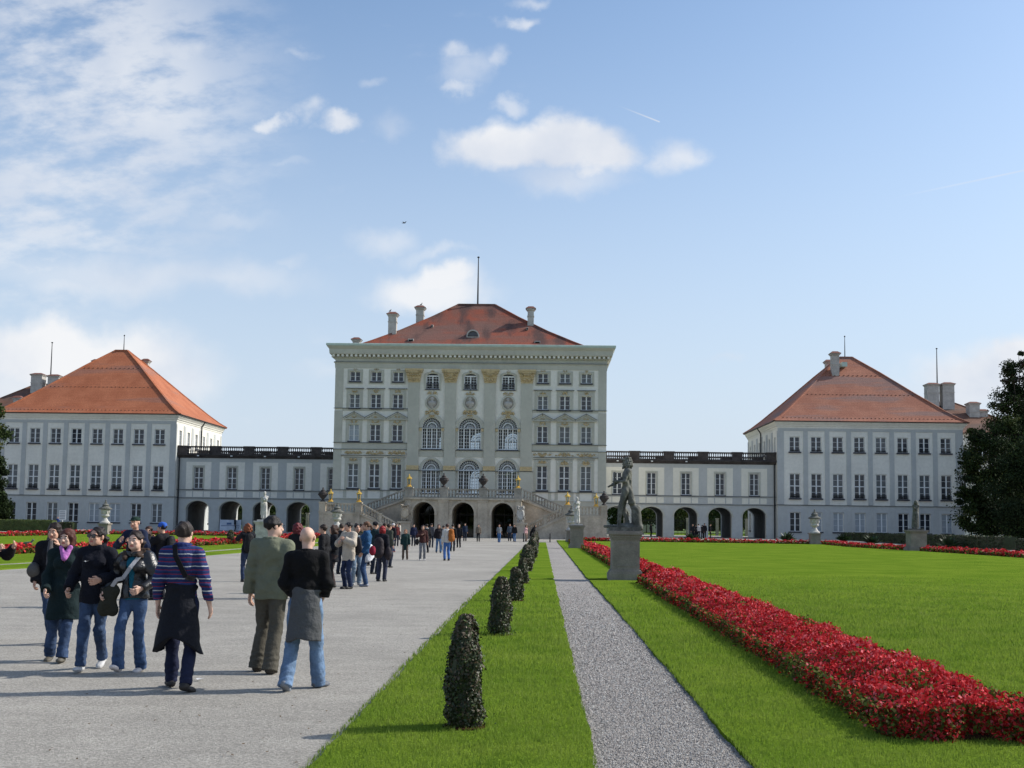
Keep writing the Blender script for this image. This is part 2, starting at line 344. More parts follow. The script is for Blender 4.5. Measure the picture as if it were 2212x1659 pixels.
def arched_window_mesh(hw, spring, rise, cols=4, sub=2, rows=6, fan=True, depth=.03):
    b = MB(); D0, D1 = -depth, depth; W2 = hw*2
    b.box(-hw, -hw+.09, D0, D1, 0, spring); b.box(hw-.09, hw, D0, D1, 0, spring); b.box(-hw+.09, hw-.09, D0, D1, 0, .1)
    b.box(-hw+.09, hw-.09, D0-.03, D1, spring-.1, spring+.06)
    for i in range(1, cols):
        x = -hw+W2*i/cols; b.box(x-.07, x+.07, D0-.02, D1-.01, .1, spring-.1)
    for i in range(cols):
        for j in range(1, sub):
            x = -hw+W2*(i+j/sub)/cols; b.box(x-.02, x+.02, D0+.004, D1-.012, .1, spring-.1)
    for r in range(1, rows):
        z = spring*r/rows; b.box(-hw+.09, hw-.09, D0+.008, D1-.015, z-.02, z+.02)
    def arc(r, w):
        n = 18
        for i in range(n):
            a0, a1 = math.pi*i/n, math.pi*(i+1)/n
            b.rod((r*hw*math.cos(a0), 0, spring+r*rise*math.sin(a0)), (r*hw*math.cos(a1), 0, spring+r*rise*math.sin(a1)), w, depth*2)
    arc(.965, .09)
    if fan:
        arc(.74, .035); arc(.50, .11); arc(.26, .035)
        for i in range(1, 14):
            a = math.pi*i/14; b.rod((.52*hw*math.cos(a), 0, spring+.52*rise*math.sin(a)), (.95*hw*math.cos(a), 0, spring+.95*rise*math.sin(a)), .035, depth)
        for i in range(1, 8):
            a = math.pi*i/8; b.rod((.08*hw*math.cos(a), 0, spring+.08*rise*math.sin(a)), (.48*hw*math.cos(a), 0, spring+.48*rise*math.sin(a)), .035, depth)
    return b
def arched_pane(hw, z0, spring, rise, y=.04, t=.012):
    g = MB(); g.slab(arch(0, hw-.03, z0, spring, rise-.03), [], y, y+t); return g

# moulded band: profile (out, z) swept round three sides of a front (left end, front, right end)
def cornice(b, x0, x1, yf, yb, prof, mi=0):
    rings = []
    for o, z in prof: rings.append([(x0-o, yb, z), (x0-o, yf-o, z), (x1+o, yf-o, z), (x1+o, yb, z)])
    vs = [p for r in rings for p in r]; n = len(rings); fs = []
    for j in range(n-1):
        for i in range(3): fs.append((4*j+i, 4*j+i+1, 4*j+5+i, 4*j+4+i))
    fs.append((0, 1, 2, 3)[::-1]); fs.append(tuple(4*(n-1)+i for i in range(4)))
    fs.append(tuple(4*j for j in range(n))); fs.append(tuple(4*j+3 for j in range(n))[::-1])
    fs += [(4*j+3, 4*j, 4*j+4, 4*j+7) for j in range(n-1)]
    b.add(vs, fs, mi)
def strings(b, x0, x1, yf, z, mi=0, out=.10, h=.07): b.box(x0, x1, yf-out, yf-.003, z, z+h, mi)

class ST:
    def __init__(s, O, root, name='gilded_stucco', m_=None): s.a = (O, root, name, m_)
def relief(b, xc, zc, w, h, y, n, rnd, mi=0, t=.10, low=.35):
    if isinstance(b, ST):
        O, root, name, m_ = b.a; q = MB(O); relief(q, xc, zc, w, h, y, n, rnd, mi, t, low); q.build(name, m_ or M_gold, root); return
    """a lump of carved stucco: overlapping flattened knobs, mirrored about the middle"""
    for i in range(n):
        a = rnd.random(); x = a*w/2; z = (rnd.random()-.5)*h*(1-low*a); r = (.14+.17*rnd.random())*min(w, h*1.6)*.62
        for s in (-1, 1):
            c = Vector((xc+s*x, y, zc+z)); vs = []; fs = []
            for j, (rr, dy) in enumerate(((1, 0), (.85, -t*.6), (.45, -t))):
                for k in range(7):
                    q = 2*math.pi*k/7; vs.append((c.x+r*rr*math.cos(q), c.y+dy, c.z+r*rr*math.sin(q)*.8))
            for j in range(2):
                for k in range(7): fs.append((7*j+k, 7*j+(k+1) % 7, 7*j+7+(k+1) % 7, 7*j+7+k))
            fs.append(tuple(range(14, 21))); b.add(vs, fs, mi)

def hip_roof(b, x0, x1, y0, y1, z0, xr0, xr1, yr, zr, sag=.0, flare=.0, thick=.18):
    """hipped roof in rings from the eaves to the ridge, slightly bell-cast"""
    rings = []
    ts = [0, .08, .2, .45, .75, 1]
    for t in ts:
        zz = z0+(zr-z0)*t - sag*math.sin(math.pi*t) - flare*(1-t)*min(1, t*8)*.4*(t < .5)
        rings.append([(x0+(xr0-x0)*t, y0+(yr-y0)*t, zz), (x1+(xr1-x1)*t, y0+(yr-y0)*t, zz), (x1+(xr1-x1)*t, y1+(yr-y1)*t, zz), (x0+(xr0-x0)*t, y1+(yr-y1)*t, zz)])
    rings.insert(0, [(p[0], p[1], p[2]-thick) for p in rings[0]])
    vs = [p for r in rings for p in r]; n = len(rings); fs = [(0, 1, 2, 3)[::-1]]
    for j in range(n-1):
        for i in range(4): fs.append((4*j+i, 4*j+(i+1) % 4, 4*j+4+(i+1) % 4, 4*j+4+i))
    b.add(vs, fs, 0)
    # ridge and hip tiles
    R_ = rings[1:]
    for i in range(4):
        for j in range(len(R_)-1): b.rod(R_[j][i], R_[j+1][i], .28, .22, 1 if False else 0, ref=(0, 0, 1))
    b.rod(R_[-1][0], R_[-1][1], .3, .24, 0, ref=(0, 0, 1))

def chimney(parent, org, x, y, z0, z1, w, d=None, cap=M_chimcap, body=M_chim, hood=True):
    d = d or w; b = MB(org); zt = z1-.35 if hood else z1
    b.box(x-w/2, x+w/2, y-d/2, y+d/2, z0, zt-.5); b.box(x-w/2-.05, x+w/2+.05, y-d/2-.05, y+d/2+.05, zt-1.0-.5*(zt-z0 > 3), zt-.88-.5*(zt-z0 > 3))
    b.box(x-w/2-.0, x+w/2+.0, y-d/2, y+d/2, zt-.5, zt-.22); b.box(x-w/2-.10, x+w/2+.10, y-d/2-.1, y+d/2+.1, zt-.22, zt-.1); b.box(x-w/2-.18, x+w/2+.18, y-d/2-.18, y+d/2+.18, zt-.1, zt)
    o = b.build('chimney', body, parent)
    if hood:
        c = MB(org); a = w/2+.26; e = d/2+.26
        c.add([(x-a, y-e, zt+.02), (x+a, y-e, zt+.02), (x+a, y+e, zt+.02), (x-a, y+e, zt+.02), (x-a*.45, y-e*.3, zt+.34), (x+a*.45, y-e*.3, zt+.34), (x+a*.45, y+e*.3, zt+.34), (x-a*.45, y+e*.3, zt+.34)],
              [(0, 1, 2, 3), (0, 1, 5, 4), (1, 2, 6, 5), (2, 3, 7, 6), (3, 0, 4, 7), (4, 5, 6, 7)]); c.build('chimney_cap', cap, o)
    return o
def mast(parent, org, x, y, z0, z1, r=.05):
    b = MB(org); b.lathe([(r*1.6, z0), (r*1.4, z0+(z1-z0)*.3), (r*.8, z1-.1), (r*.8, z1-.02), (r*2.2, z1), (r*2.2, z1+.12), (.01, z1+.2)], (x, y, 0), 8); return b.build('lightning_rod', M_iron, parent)

# ================================================================ central pavilion
def central():
    O = Vector((AX, 130, 0)); root = empty('palace_pavilion', O, 'tall central palace block with red hipped roof, gilded capitals and outside stairs in front', 'palace')
    X = lambda u: AX+u
    Y0, Y1 = 130., 152.
    rnd = random.Random(3)
    cols = [-13.67, -11.15, -8.55, 8.55, 11.15, 13.67]; mids = [(-4.48, 1.11), (0, 1.30), (4.48, 1.11)]
    rowsz = [(5.70, 2.86, 4, 1), (11.24, 1.97, 3, None), (15.14, 1.66, 3, None), (18.32, 1.15, 2, None)]
    hw_ = .62
    holes = []; deps = []
    for c in cols:
        for z, h, r, t in rowsz: holes.append(rect(X(c)-hw_, X(c)+hw_, z, z+h)); deps.append(.3)
    for c, hw in mids:
        holes.append(arch(X(c), hw, 5.2, 7.92, 1.26)); deps.append(None)
        holes.append(arch(X(c), hw+.05, 10.39, 12.88, 1.28)); deps.append(None)
        holes.append(arch(X(c), .76, 17.46, 19.05, .34, 8)); deps.append(None)
        holes.append(arch(X(c), 1.2, .06, 2.75, 1.2)); deps.append(None)
    b = MB(O); b.slab(rect(X(-16.03), X(16.03), 0, 22.3), holes, Y0, Y0+.5, depths=deps, back=True, rev_mi=0)
    # the rear wall with the same great windows: daylight shows through the hall
    hb = []
    for c, hw in mids: hb += [arch(X(c), hw, 5.2, 7.92, 1.26), arch(X(c), hw+.05, 10.39, 12.88, 1.28), arch(X(c), .76, 17.46, 19.05, .34, 8), arch(X(c), 1.2, .06, 2.75, 1.2)]
    b.slab(rect(X(-16.03), X(16.03), 0, 22.3), hb, Y1-.5, Y1)
    b.box(X(-16.03), X(-15.6), Y0+.5, Y1-.5, 0, 22.3); b.box(X(15.6), X(16.03), Y0+.5, Y1-.5, 0, 22.3)
    b.build('wall', M_white, root)
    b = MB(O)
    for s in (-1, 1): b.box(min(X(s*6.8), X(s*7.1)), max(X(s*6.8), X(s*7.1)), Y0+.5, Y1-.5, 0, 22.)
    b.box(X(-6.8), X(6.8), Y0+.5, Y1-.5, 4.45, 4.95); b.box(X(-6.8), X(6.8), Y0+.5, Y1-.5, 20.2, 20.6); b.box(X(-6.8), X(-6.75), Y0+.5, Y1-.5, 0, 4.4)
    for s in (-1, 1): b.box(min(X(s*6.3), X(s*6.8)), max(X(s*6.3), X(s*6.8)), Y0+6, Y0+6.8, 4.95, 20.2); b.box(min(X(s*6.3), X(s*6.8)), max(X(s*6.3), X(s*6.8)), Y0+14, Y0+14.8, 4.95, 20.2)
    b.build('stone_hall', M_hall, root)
    # ---- grey plaster dressings
    g = MB(O); gy = Y0
    for s in (-1, 1):
        a, c = sorted((X(s*15.08), X(s*16.03)))
        for z0, z1 in ((5.48, 10.24), (11.04, 14.78), (15.08, 19.86)): g.box(a, c, gy-.07, gy-.003, z0, z1)
        a, c = sorted((X(s*7.36), X(s*15.08)))
        g.box(a, c, gy-.035, gy-.003, 10.26, 11.0); g.box(a, c, gy-.05, gy-.003, 14.80, 15.04)
        for q in (-13.67, -11.15, -8.55):
            cx = X(-s*q); e = 1.0
            # surrounds with the window cut out
            for (zz, h, r, t), (lo, hi, ww) in zip(rowsz, ((5.5, 9.2, .98), (11.03, 13.75, .97), (15.06, 17.35, .97), (17.98, 19.72, .9))):
                g.slab(rect(cx-ww, cx+ww, lo, hi), [rect(cx-hw_-.001, cx+hw_+.001, zz-.001, zz+h+.001)], gy-.05, gy-.003)
                g.slab(rect(cx-hw_-.16, cx+hw_+.16, zz-.001, zz+h+.16), [rect(cx-hw_, cx+hw_, zz+.001, zz+h)], gy-.09, gy-.052)
    for s in (-1, 1):
        for u0, u1 in ((1.67, 2.98), (6.0, 7.32)):
            a, c = sorted((X(s*u0), X(s*u1)))
            g.box(a, c, gy-.22, gy-.003, 8.42, 18.25); g.box(a-.1, c+.1, gy-.30, gy-.003, 4.5, 7.82)
    # mouldings over the arches
    for c, hw in mids:
        cx = X(c)
        g.slab(arch(cx, hw+.42, 12.86, 12.9, 1.66, 18), [arch(cx, hw+.055, 12.861, 12.9, 1.285, 14)], gy-.14, gy-.003)
        for s in (-1, 1): g.box(min(cx+s*(hw+.06), cx+s*(hw+.30)), max(cx+s*(hw+.06), cx+s*(hw+.30)), gy-.06, gy-.003, 10.35, 12.5)
        g.slab(arch(cx, hw+.30, 5.2, 7.92, 1.5, 16), [arch(cx, hw+.005, 5.201, 7.92, 1.265, 14)], gy-.08, gy-.003)
        x0, x1 = (cx-hw-.34, cx+hw+.34); g.slab(rect(x0, x1, 9.45, 10.2), [], gy-.05, gy-.003)
        g.slab(arch(cx, 1.02, 17.3, 19.1, .45, 10), [arch(cx, .765, 17.46, 19.05, .345, 8)], gy-.07, gy-.003)
        # medallion ring
        n = 28; vs = []; fs = []
        for r, y in ((1.0, gy-.003), (1.0, gy-.12), (.80, gy-.20), (.74, gy-.12)):
            for i in range(n): vs.append((cx+r*.83*math.cos(2*math.pi*i/n), y, 15.87+r*math.sin(2*math.pi*i/n)*.93))
        for j in range(3):
            for i in range(n): fs.append((j*n+i, j*n+(i+1) % n, (j+1)*n+(i+1) % n, (j+1)*n+i))
        g.add(vs, fs); g.add([vs[3*n+i] for i in range(n)], [tuple(range(n))], 1)
    # entablature
    cornice(g, X(-16.03), X(16.03), gy, Y1, [(.05, 19.86), (.09, 20.48), (.2, 20.5), (.2, 20.56), (.04, 20.6), (.04, 21.02), (.22, 21.08), (.24, 21.16)])
    cornice(g, X(-16.03), X(16.03), gy, Y1, [(.10, 21.16), (.10, 21.42), (.62, 21.46), (.66, 21.60), (.70, 22.05), (.92, 22.32), (.95, 22.40)])
    g.build('plaster_dressing', [M_grey, M_stone_d], root)
    d = MB(O)
    for i in range(62):
        u = -16.2+32.4*i/61; d.box(X(u)-.13, X(u)+.13, gy-.55, gy-.105, 21.18, 21.44)
    for i in range(38):
        y = gy+.3+i*.58
        for s in (-1, 1): d.box(min(X(s*16.13), X(s*16.58)), max(X(s*16.13), X(s*16.58)), y-.13, y+.13, 21.18, 21.44)
    d.build('dentil_row', M_white, root)
    k = MB(O); cornice(k, X(-16.03), X(16.03), gy, Y1, [(.97, 22.41), (1.0, 22.44), (1.02, 22.66), (.98, 22.70)]); k.build('gutter', M_copper, root)
    # stringcourses with dark lead on top
    l = MB(O)
    for s in (-1, 1):
        a, c = sorted((X(s*7.34), X(s*16.12)))
        for z in (5.44, 10.22, 11.0, 15.06): strings(l, a, c, gy, z, out=.16, h=.05)
        a, c = sorted((X(s*7.5), X(s*15.1))); strings(l, a, c, gy, 9.50, out=.2, h=.06)
        for q in (8.55, 11.15, 13.67):
            cx = X(s*q); strings(l, cx-1.1, cx+1.1, gy, 17.42, out=.22, h=.055); strings(l, cx-1.08, cx+1.08, gy, 9.28, out=.12, h=.04)
    strings(l, X(-16.2), X(16.2), gy, 20.58, out=.24, h=.04)
    for u0, u1 in ((-7.5, 7.5),): strings(l, X(u0), X(u1), gy, 7.80, out=.34, h=.05)
    for c, hw in mids: strings(l, X(c)-hw-.34, X(c)+hw+.34, gy, 10.22, out=.18, h=.05); strings(l, X(c)-hw-.42, X(c)+hw+.42, gy, 12.84, out=.2, h=.04)
    l.build('lead_flashing', M_line, root)
    # plinth storey panels
    for s in (-1, 1):
        p = MB(O); a, c = sorted((X(s*7.4), X(s*16.03)))
        p.box(a, c, gy-.03, gy-.003, .0, 4.44); p.box(a, c, gy-.12, gy-.003, 4.40, 4.5)
        for q in (8.55, 11.15, 13.67): p.box(X(s*q)-1.1, X(s*q)-.72, gy-.04, gy-.003, 4.56, 5.40); p.box(X(s*q)+.72, X(s*q)+1.1, gy-.04, gy-.003, 4.56, 5.40)
        a, c = sorted((X(s*15.0), X(s*16.2))); p.box(a, c, gy-.18, gy-.032, 0, .8); p.build('plinth', M_grey, root)
    # pediments above the first-floor windows
    for q in cols:
        cx = X(q); f = MB(O)
        f.slab([(cx-1.12, 13.86), (cx+1.12, 13.86), (cx, 14.5)], [], gy-.10, gy-.003)
        f.rod((cx-1.22, gy-.12, 13.90), (cx+.03, gy-.12, 14.60), .13, .26); f.rod((cx-.03, gy-.12, 14.60), (cx+1.22, gy-.12, 13.90), .13, .26); f.box(cx-1.25, cx+1.25, gy-.26, gy-.003, 13.76, 13.86)
        o = f.build('pediment', M_grey, root)
        f = MB(O); f.rod((cx-1.27, gy-.15, 13.98), (cx, gy-.15, 14.69), .04, .30); f.rod((cx, gy-.15, 14.69), (cx+1.27, gy-.15, 13.98), .04, .30); f.build('flashing', M_line, o)
    # gilded stucco
    caps = []
    for s in (-1, 1):
        for u0, u1 in ((1.67, 2.98), (6.0, 7.32)):
            a, c = sorted((X(s*u0), X(s*u1))); cx = (a+c)/2; w = (c-a)
            f = MB(O)
            for j, (ex, z0, z1, y) in enumerate(((.03, 18.22, 18.40, .27), (.08, 18.40, 18.72, .30), (.14, 18.72, 19.0, .36), (.20, 19.0, 19.4, .42), (.34, 19.4, 19.62, .50), (.42, 19.62, 19.84, .56))):
                f.box(a-ex, c+ex, gy-y, gy-.003, z0, z1)
            relief(f, cx, 18.62, w*.95, .5, gy-.30, 12, rnd, t=.16); relief(f, cx, 19.15, w*1.15, .45, gy-.40, 12, rnd, t=.2)
            for e in (-1, 1):
                for t in (0, 1, 2):
                    r = .22-.06*t; f.lathe([(r, -.1), (r*.9, .0), (r*.4, .04)], (0, 0, 0), 10) if False else relief(f, cx+e*(w/2+.05), 19.42, r*2.2, r*2, gy-.5, 2, rnd, t=.1)
            f.build('capital', M_gold, root)
            f = MB(O); f.box(a-.06, c+.06, gy-.30, gy-.003, 7.9, 8.08); f.box(a-.02, c+.02, gy-.27, gy-.003, 8.08, 8.22); f.box(a-.05, c+.05, gy-.29, gy-.003, 8.22, 8.42); f.build('column_base', M_gold, root)
    for q in cols:
        cx = X(q); f = ST(O, root)
        relief(f, cx, 9.86, 2.0, .42, gy-.05, 24, rnd, t=.12, low=.5); relief(f, cx, 8.95, .8, .46, gy-.09, 11, rnd, t=.12)
        relief(f, cx, 13.50, .72, .34, gy-.07, 8, rnd, t=.1); relief(f, cx, 14.08, .55, .25, gy-.12, 7, rnd, t=.08)
        relief(f, cx, 17.12, .6, .32, gy-.08, 8, rnd, t=.1); relief(f, cx, 19.72, .45, .22, gy-.08, 6, rnd, t=.1)
        f = ST(O, root, 'white_stucco', M_white)
        relief(f, cx, 9.0, 1.7, .22, gy-.055, 7, rnd, t=.07); relief(f, cx+1.2, 9.85, .3, .4, gy-.055, 4, rnd, t=.08)
    for c, hw in mids:
        cx = X(c); f = ST(O, root)
        relief(f, cx, 17.0, 1.05, .40, gy-.10, 9, rnd, t=.14); relief(f, cx, 16.86, 1.3, .14, gy-.1, 6, rnd, t=.1)
        relief(f, cx, 14.72, 1.5, .5, gy-.06, 18, rnd, t=.16, low=.1); relief(f, cx, 14.32, .55, .4, gy-.15, 7, rnd, t=.15)
        relief(f, cx, 19.6, .34, .3, gy-.1, 5, rnd, t=.12)
        for s in (-1, 1): f = MB(O); f.box(min(cx+s*(hw+.05), cx+s*(hw+.36)), max(cx+s*(hw+.05), cx+s*(hw+.36)), gy-.16, gy-.062, 12.52, 12.84); f.build('gilded_impost', M_gold, root)
        f = MB(O); f.lathe([(.12, -.58), (.26, -.52), (.16, -.40), (.44, -.22), (.52, .02), (.40, .18), (.13, .28), (.13, .34), (.20, .42), (.21, .56), (.15, .68), (.03, .72)], (cx, gy-.13, 15.80), 12, sy=.45); f.build('portrait_bust', M_chim, root, smooth=True)
    # windows
    kinds = {0: [1, 0, 0, 0, 0, 1], 1: [2, 0, 0, 0, 1, 1], 2: [1, 0, 0, 1, 0, 0], 3: [0, 0, 0, 0, 1, 1]}
    for r, (z, h, n, t) in enumerate(rowsz):
        for i, c in enumerate(cols): window(root, c, .2, z, 1.22, h, n, t if i in (0, 1, 3, 4) else None, kinds[r][i], mul=.14)
    for yy_, dep in ((.24, 1), (21.7, 0)):
        for c, hw in mids:
            for z0, sp_, rs, h2 in ((5.2, 7.92, 1.26, hw), (10.39, 12.88, 1.28, hw+.05)):
                o = link_mesh('arched_window', arched_window_mesh(h2, sp_-z0, rs).mesh('arched_window', M_frame), root, (c, yy_, z0)); arched_pane(h2, 0, sp_-z0, rs).build('pane', M_clear, o)
                if dep:
                    s = MB(); s.box(-h2-.1, h2+.1, -.34, -.06, -.12, -.01); s.build('sill', M_sill, o)
            o = link_mesh('top_window', arched_window_mesh(.76, 1.59, .34, 2, 2, 5, False).mesh('top_window', M_frame), root, (c, yy_, 17.46)); arched_pane(.76, 0, 1.59, .34).build('pane', M_clear, o)
            if dep:
                s = MB(); s.box(-.85, .85, -.34, -.06, -.12, -.01)
                for k_ in range(9): s.box(-.72+k_*.18-.02, -.72+k_*.18+.02, -.26, -.22, 0, .62)
                s.box(-.76, .76, -.27, -.21, .62, .67); s.build('railing', M_sill, o)
    for c in (-4.48, 0, 4.48):
        o = link_mesh('garden_door', arched_window_mesh(1.2, 2.69, 1.2, 4, 1, 3, False).mesh('garden_door', M_iron), root, (c, 21.7, .06)); arched_pane(1.2, 0, 2.69, 1.2).build('pane', M_clear, o)
    # roof
    r = MB(O); hip_roof(r, X(-14.6), X(14.6), 131.6, 150.4, 22.55, X(-2.45), X(2.3), 141, 29.75, sag=.35)
    roof = r.build('roof', M_roofC, root)
    r = MB(O); r.box(X(-16.9), X(16.9), 129.1, 151.9, 22.32, 22.42); r.build('gutter_floor', M_line, root)
    for (px, yb, zt, w) in CH: 
        p = atY(px, 720, yb[0]); t_ = atY(px, zt, yb[0]); chimney(roof, O, p.x, yb[0], yb[1], t_.z, w)
    p = atY(1032, 657, 141); mast(roof, O, p.x, 141, 29.6, atY(1033, 557, 141).z, .07)
    # eyebrow dormer and roof hatches on the front slope
    def slope_z(y): return 22.55+(y-131.6)*(7.2/9.4)-.3
    q = atY(1022, 716, 134.8); y = 134.6
    f = MB(O); zc = slope_z(y)-.05
    f.slab(arch(q.x, .78, zc-.1, zc+.1, .78, 12), [arch(q.x, .64, zc, zc+.1, .62, 12)], y-.25, y+1.2); f.build('dormer', M_chim, roof)
    f = MB(O); f.slab(arch(q.x, .66, zc, zc+.1, .64, 12), [], y+.1, y+.12); f.build('dormer_window', M_pane, roof)
    for px, py, yy2 in ((888, 724, 133.6), (1161, 729, 133.4), (934, 697, 136.6), (1139, 702, 136.2)):
        q = atY(px, py, yy2); z = slope_z(yy2); w = .34 if yy2 < 134 else .12
        f = MB(O); f.box(q.x-w, q.x+w, yy2-.25, yy2+.4, z-.12, z+.22, 0); f.box(q.x-w*.8, q.x+w*.8, yy2-.27, yy2-.252, z-.08, z+.12, 1); f.build('roof_hatch', [M_chim, M_void], roof)
CH = [(848, (135.4, 24.6), 674, 1.0), (907, (138.2, 26.3), 660, .95), (1146, (137.4, 26.0), 662, .78), (771, (147.0, 22.8), 729, .95)]
central()

# ================================================================ outside staircase and terrace
def baluster_mesh(h):
    k = ('bal', round(h, 2))
    if k not in _wc:
        _wc[k] = [(r, z*h) for r, z in ((.085, 0), (.085, .08), (.05, .12), (.105, .30), (.10, .40), (.045, .72), (.055, .80), (.085, .90), (.085, 1))]
    return _wc[k]
def balustrade(parent, O, p, q, h=1.0, mats=None, rail_name='railing', n=None, w=.3, step=.34, names=('handrail', 'baluster_row')):
    p = Vector(p); q = Vector(q); L = (Vector((q.x-p.x, q.y-p.y, 0))).length; hb = h-.30
    r = MB(O); r.beam(p, q, w, .13); r.beam(p+Vector((0, 0, h-.17)), q+Vector((0, 0, h-.17)), w, .17); r.build(names[0], mats, parent)
    b = MB(O); n = n or max(2, int(L/step)); pr = baluster_mesh(hb)
    for i in range(n):
        t = (i+.5)/n; c = p.lerp(q, t); b.lathe(pr, (c.x, c.y, c.z+.13), 6)
    b.build(names[1], mats, parent)
def post(parent, O, x, y, z, h, w=.62, d=None, mats=None, name='post', cap=True):
    d = d or w; b = MB(O); b.box(x-w/2, x+w/2, y-d/2, y+d/2, z, z+h-.14)
    b.box(x-w/2-.05, x+w/2+.05, y-d/2-.05, y+d/2+.05, z, z+.12); b.box(x-w/2-.06, x+w/2+.06, y-d/2-.06, y+d/2+.06, z+h-.14, z+h)
    return b.build(name, mats, parent)
def stairs():
    O = Vector((AX, 121, 0)); X = lambda u: AX+u; root = empty('double_staircase', O, 'weathered sandstone double staircase and terrace with three arched passages', 'staircase')
    g0 = gz(121)-.05; FZ = 4.45; Yf = 121.0
    holes = [arch(X(c), 1.2, g0+.02, 2.78, 1.2, 16) for c in (-4.3, 0, 4.3)]
    b = MB(O); b.slab(rect(X(-6.35), X(6.35), g0, FZ-.2), holes, Yf, 129.9)
    b.box(X(-6.35), X(-5.7), Yf-.12, Yf-.002, g0, FZ-.2); b.box(X(5.7), X(6.35), Yf-.12, Yf-.002, g0, FZ-.2)
    for s in (-1, 1): a, c = sorted((X(s*1.62), X(s*2.68))); b.box(a, c, Yf-.10, Yf-.002, g0, FZ-.45); b.box(a-.06, c+.06, Yf-.16, Yf-.002, FZ-.45, FZ-.2); b.box(a-.05, c+.05, Yf-.15, Yf-.102, g0, g0+.5)
    for c in (-4.3, 0, 4.3):
        b.slab(arch(X(c), 1.42, 2.76, 2.79, 1.42, 16), [arch(X(c), 1.203, 2.761, 2.78, 1.203, 16)], Yf-.09, Yf-.002)
        for s in (-1, 1): a, e = sorted((X(c)+s*1.2, X(c)+s*1.5)); b.box(a, e, Yf-.12, Yf-.002, 2.58, 2.76)
        b.box(X(c)-.2, X(c)+.2, Yf-.16, Yf-.092, 3.98, 4.25)
    b.box(X(-6.5), X(6.5), Yf-.22, 129.9, FZ-.2, FZ)
    b.build('terrace', M_stone, root)
    posts = [-5.95, -2.15, 2.15, 5.95]
    for u in posts: post(root, O, X(u), Yf+.15, FZ, 1.16, .86, .5, M_stone_d)
    for a, c in zip(posts[:-1], posts[1:]): balustrade(root, O, (X(a+.43), Yf+.15, FZ), (X(c-.43), Yf+.15, FZ), 1.02, M_stone_d)
    for c in (-4.3, 0, 4.3):      # dark glazed doors deep in the passages
        f = MB(O); y = 127.6
        f.slab(arch(X(c), 1.2, g0+.02, 2.78, 1.2, 14), [rect(X(c)-1.08, X(c)-.06, g0+.1, 2.6), rect(X(c)+.06, X(c)+1.08, g0+.1, 2.6), [(X(c)+1.08*math.cos(a), 2.78+1.08*math.sin(a)) for a in [math.pi*i/12 for i in range(13)]]], y, y+.08)
        f.rod((X(c), y+.04, 2.75), (X(c), y+.04, 3.9), .06, .06); o = f.build('passage_door', M_iron, root)
        f = MB(O); f.slab(arch(X(c), 1.15, g0+.05, 2.78, 1.15, 14), [], y+.03, y+.045); f.build('pane', M_tint, o)
    for s in (-1, 1):
        S = lambda u0, u1: tuple(sorted((X(s*u0), X(s*u1))))
        # lower landing block
        b = MB(O); a, c = S(11.15, 15.6); b.box(a, c, 120.4, 126.4, g0, 2.52); b.box(a-.06, c+.06, 120.34, 126.46, 2.52, 2.70); b.box(a-.08, c+.08, 120.30, 126.5, g0, g0+.55)
        for u0, u1 in ((11.15, 11.65), (15.1, 15.6), (13.1, 13.6)): p, q = S(u0, u1); b.box(p, q, 120.31, 120.398, g0+.56, 2.50)
        # lower flight, falling towards the middle: solid below
        zA, zB = 2.70, g0+.5
        for y0, y1 in ((120.45, 122.9),):
            x0, x1 = X(s*11.15), X(s*7.0)
            vs = [(x0, y0, g0), (x1, y0, g0), (x1, y0, zB), (x0, y0, zA-.2), (x0, y1, g0), (x1, y1, g0), (x1, y1, zB), (x0, y1, zA-.2)]
            b.add(vs, [(0, 1, 2, 3), (4, 5, 6, 7), (0, 3, 7, 4), (1, 2, 6, 5), (3, 2, 6, 7), (0, 1, 5, 4)])
        b.beam((X(s*11.15), 120.5, zA-.2), (X(s*7.0), 120.5, zB), .36, .2); b.beam((X(s*11.15), 122.85, zA-.2), (X(s*7.0), 122.85, zB), .36, .2)
        n = 14
        for i in range(n):
            t0, t1 = i/n, (i+1)/n; xa = x0+(x1-x0)*t0; xb = x0+(x1-x0)*t1; zz = zA-.05+(zB-zA)*t0; b.box(min(xa, xb), max(xa, xb), 120.7, 122.6, zz-.3, zz)
        # upper flight behind, rising to the terrace
        y0, y1 = 124.1, 126.4; x0, x1 = X(s*11.15), X(s*6.5)
        vs = [(x0, y0, g0), (x1, y0, g0), (x1, y0, FZ-.2), (x0, y0, 2.5), (x0, y1, g0), (x1, y1, g0), (x1, y1, FZ-.2), (x0, y1, 2.5)]
        b.add(vs, [(0, 1, 2, 3), (4, 5, 6, 7), (0, 3, 7, 4), (1, 2, 6, 5), (3, 2, 6, 7), (0, 1, 5, 4)])
        b.beam((x0, y0-.02, 2.52), (x1, y0-.02, FZ-.18), .34, .2)
        # side wall of the terrace between the flights
        b.build('stair_block', M_stone, root)
        for u, y in ((15.3, 120.7), (11.35, 120.7), (15.3, 126.1)): post(root, O, X(s*u), y, 2.70, 1.16, .66, None, M_stone)
        balustrade(root, O, (X(s*14.95), 120.7, 2.70), (X(s*11.7), 120.7, 2.70), 1.04, M_stone); balustrade(root, O, (X(s*15.3), 121.05, 2.70), (X(s*15.3), 125.8, 2.70), 1.04, M_stone)
        balustrade(root, O, (X(s*11.0), 120.55, 2.72), (X(s*9.05), 120.55, 1.68), 1.02, M_stone, n=6); post(root, O, X(s*8.95), 120.55, 1.58, 1.12, .34, .3, M_stone)
        balustrade(root, O, (X(s*8.8), 120.55, 1.56), (X(s*7.0), 120.55, .62), 1.02, M_stone, n=6)
        balustrade(root, O, (X(s*11.0), 124.15, 2.75), (X(s*6.45), 124.15, 4.62), 1.0, M_stone_d, n=14)
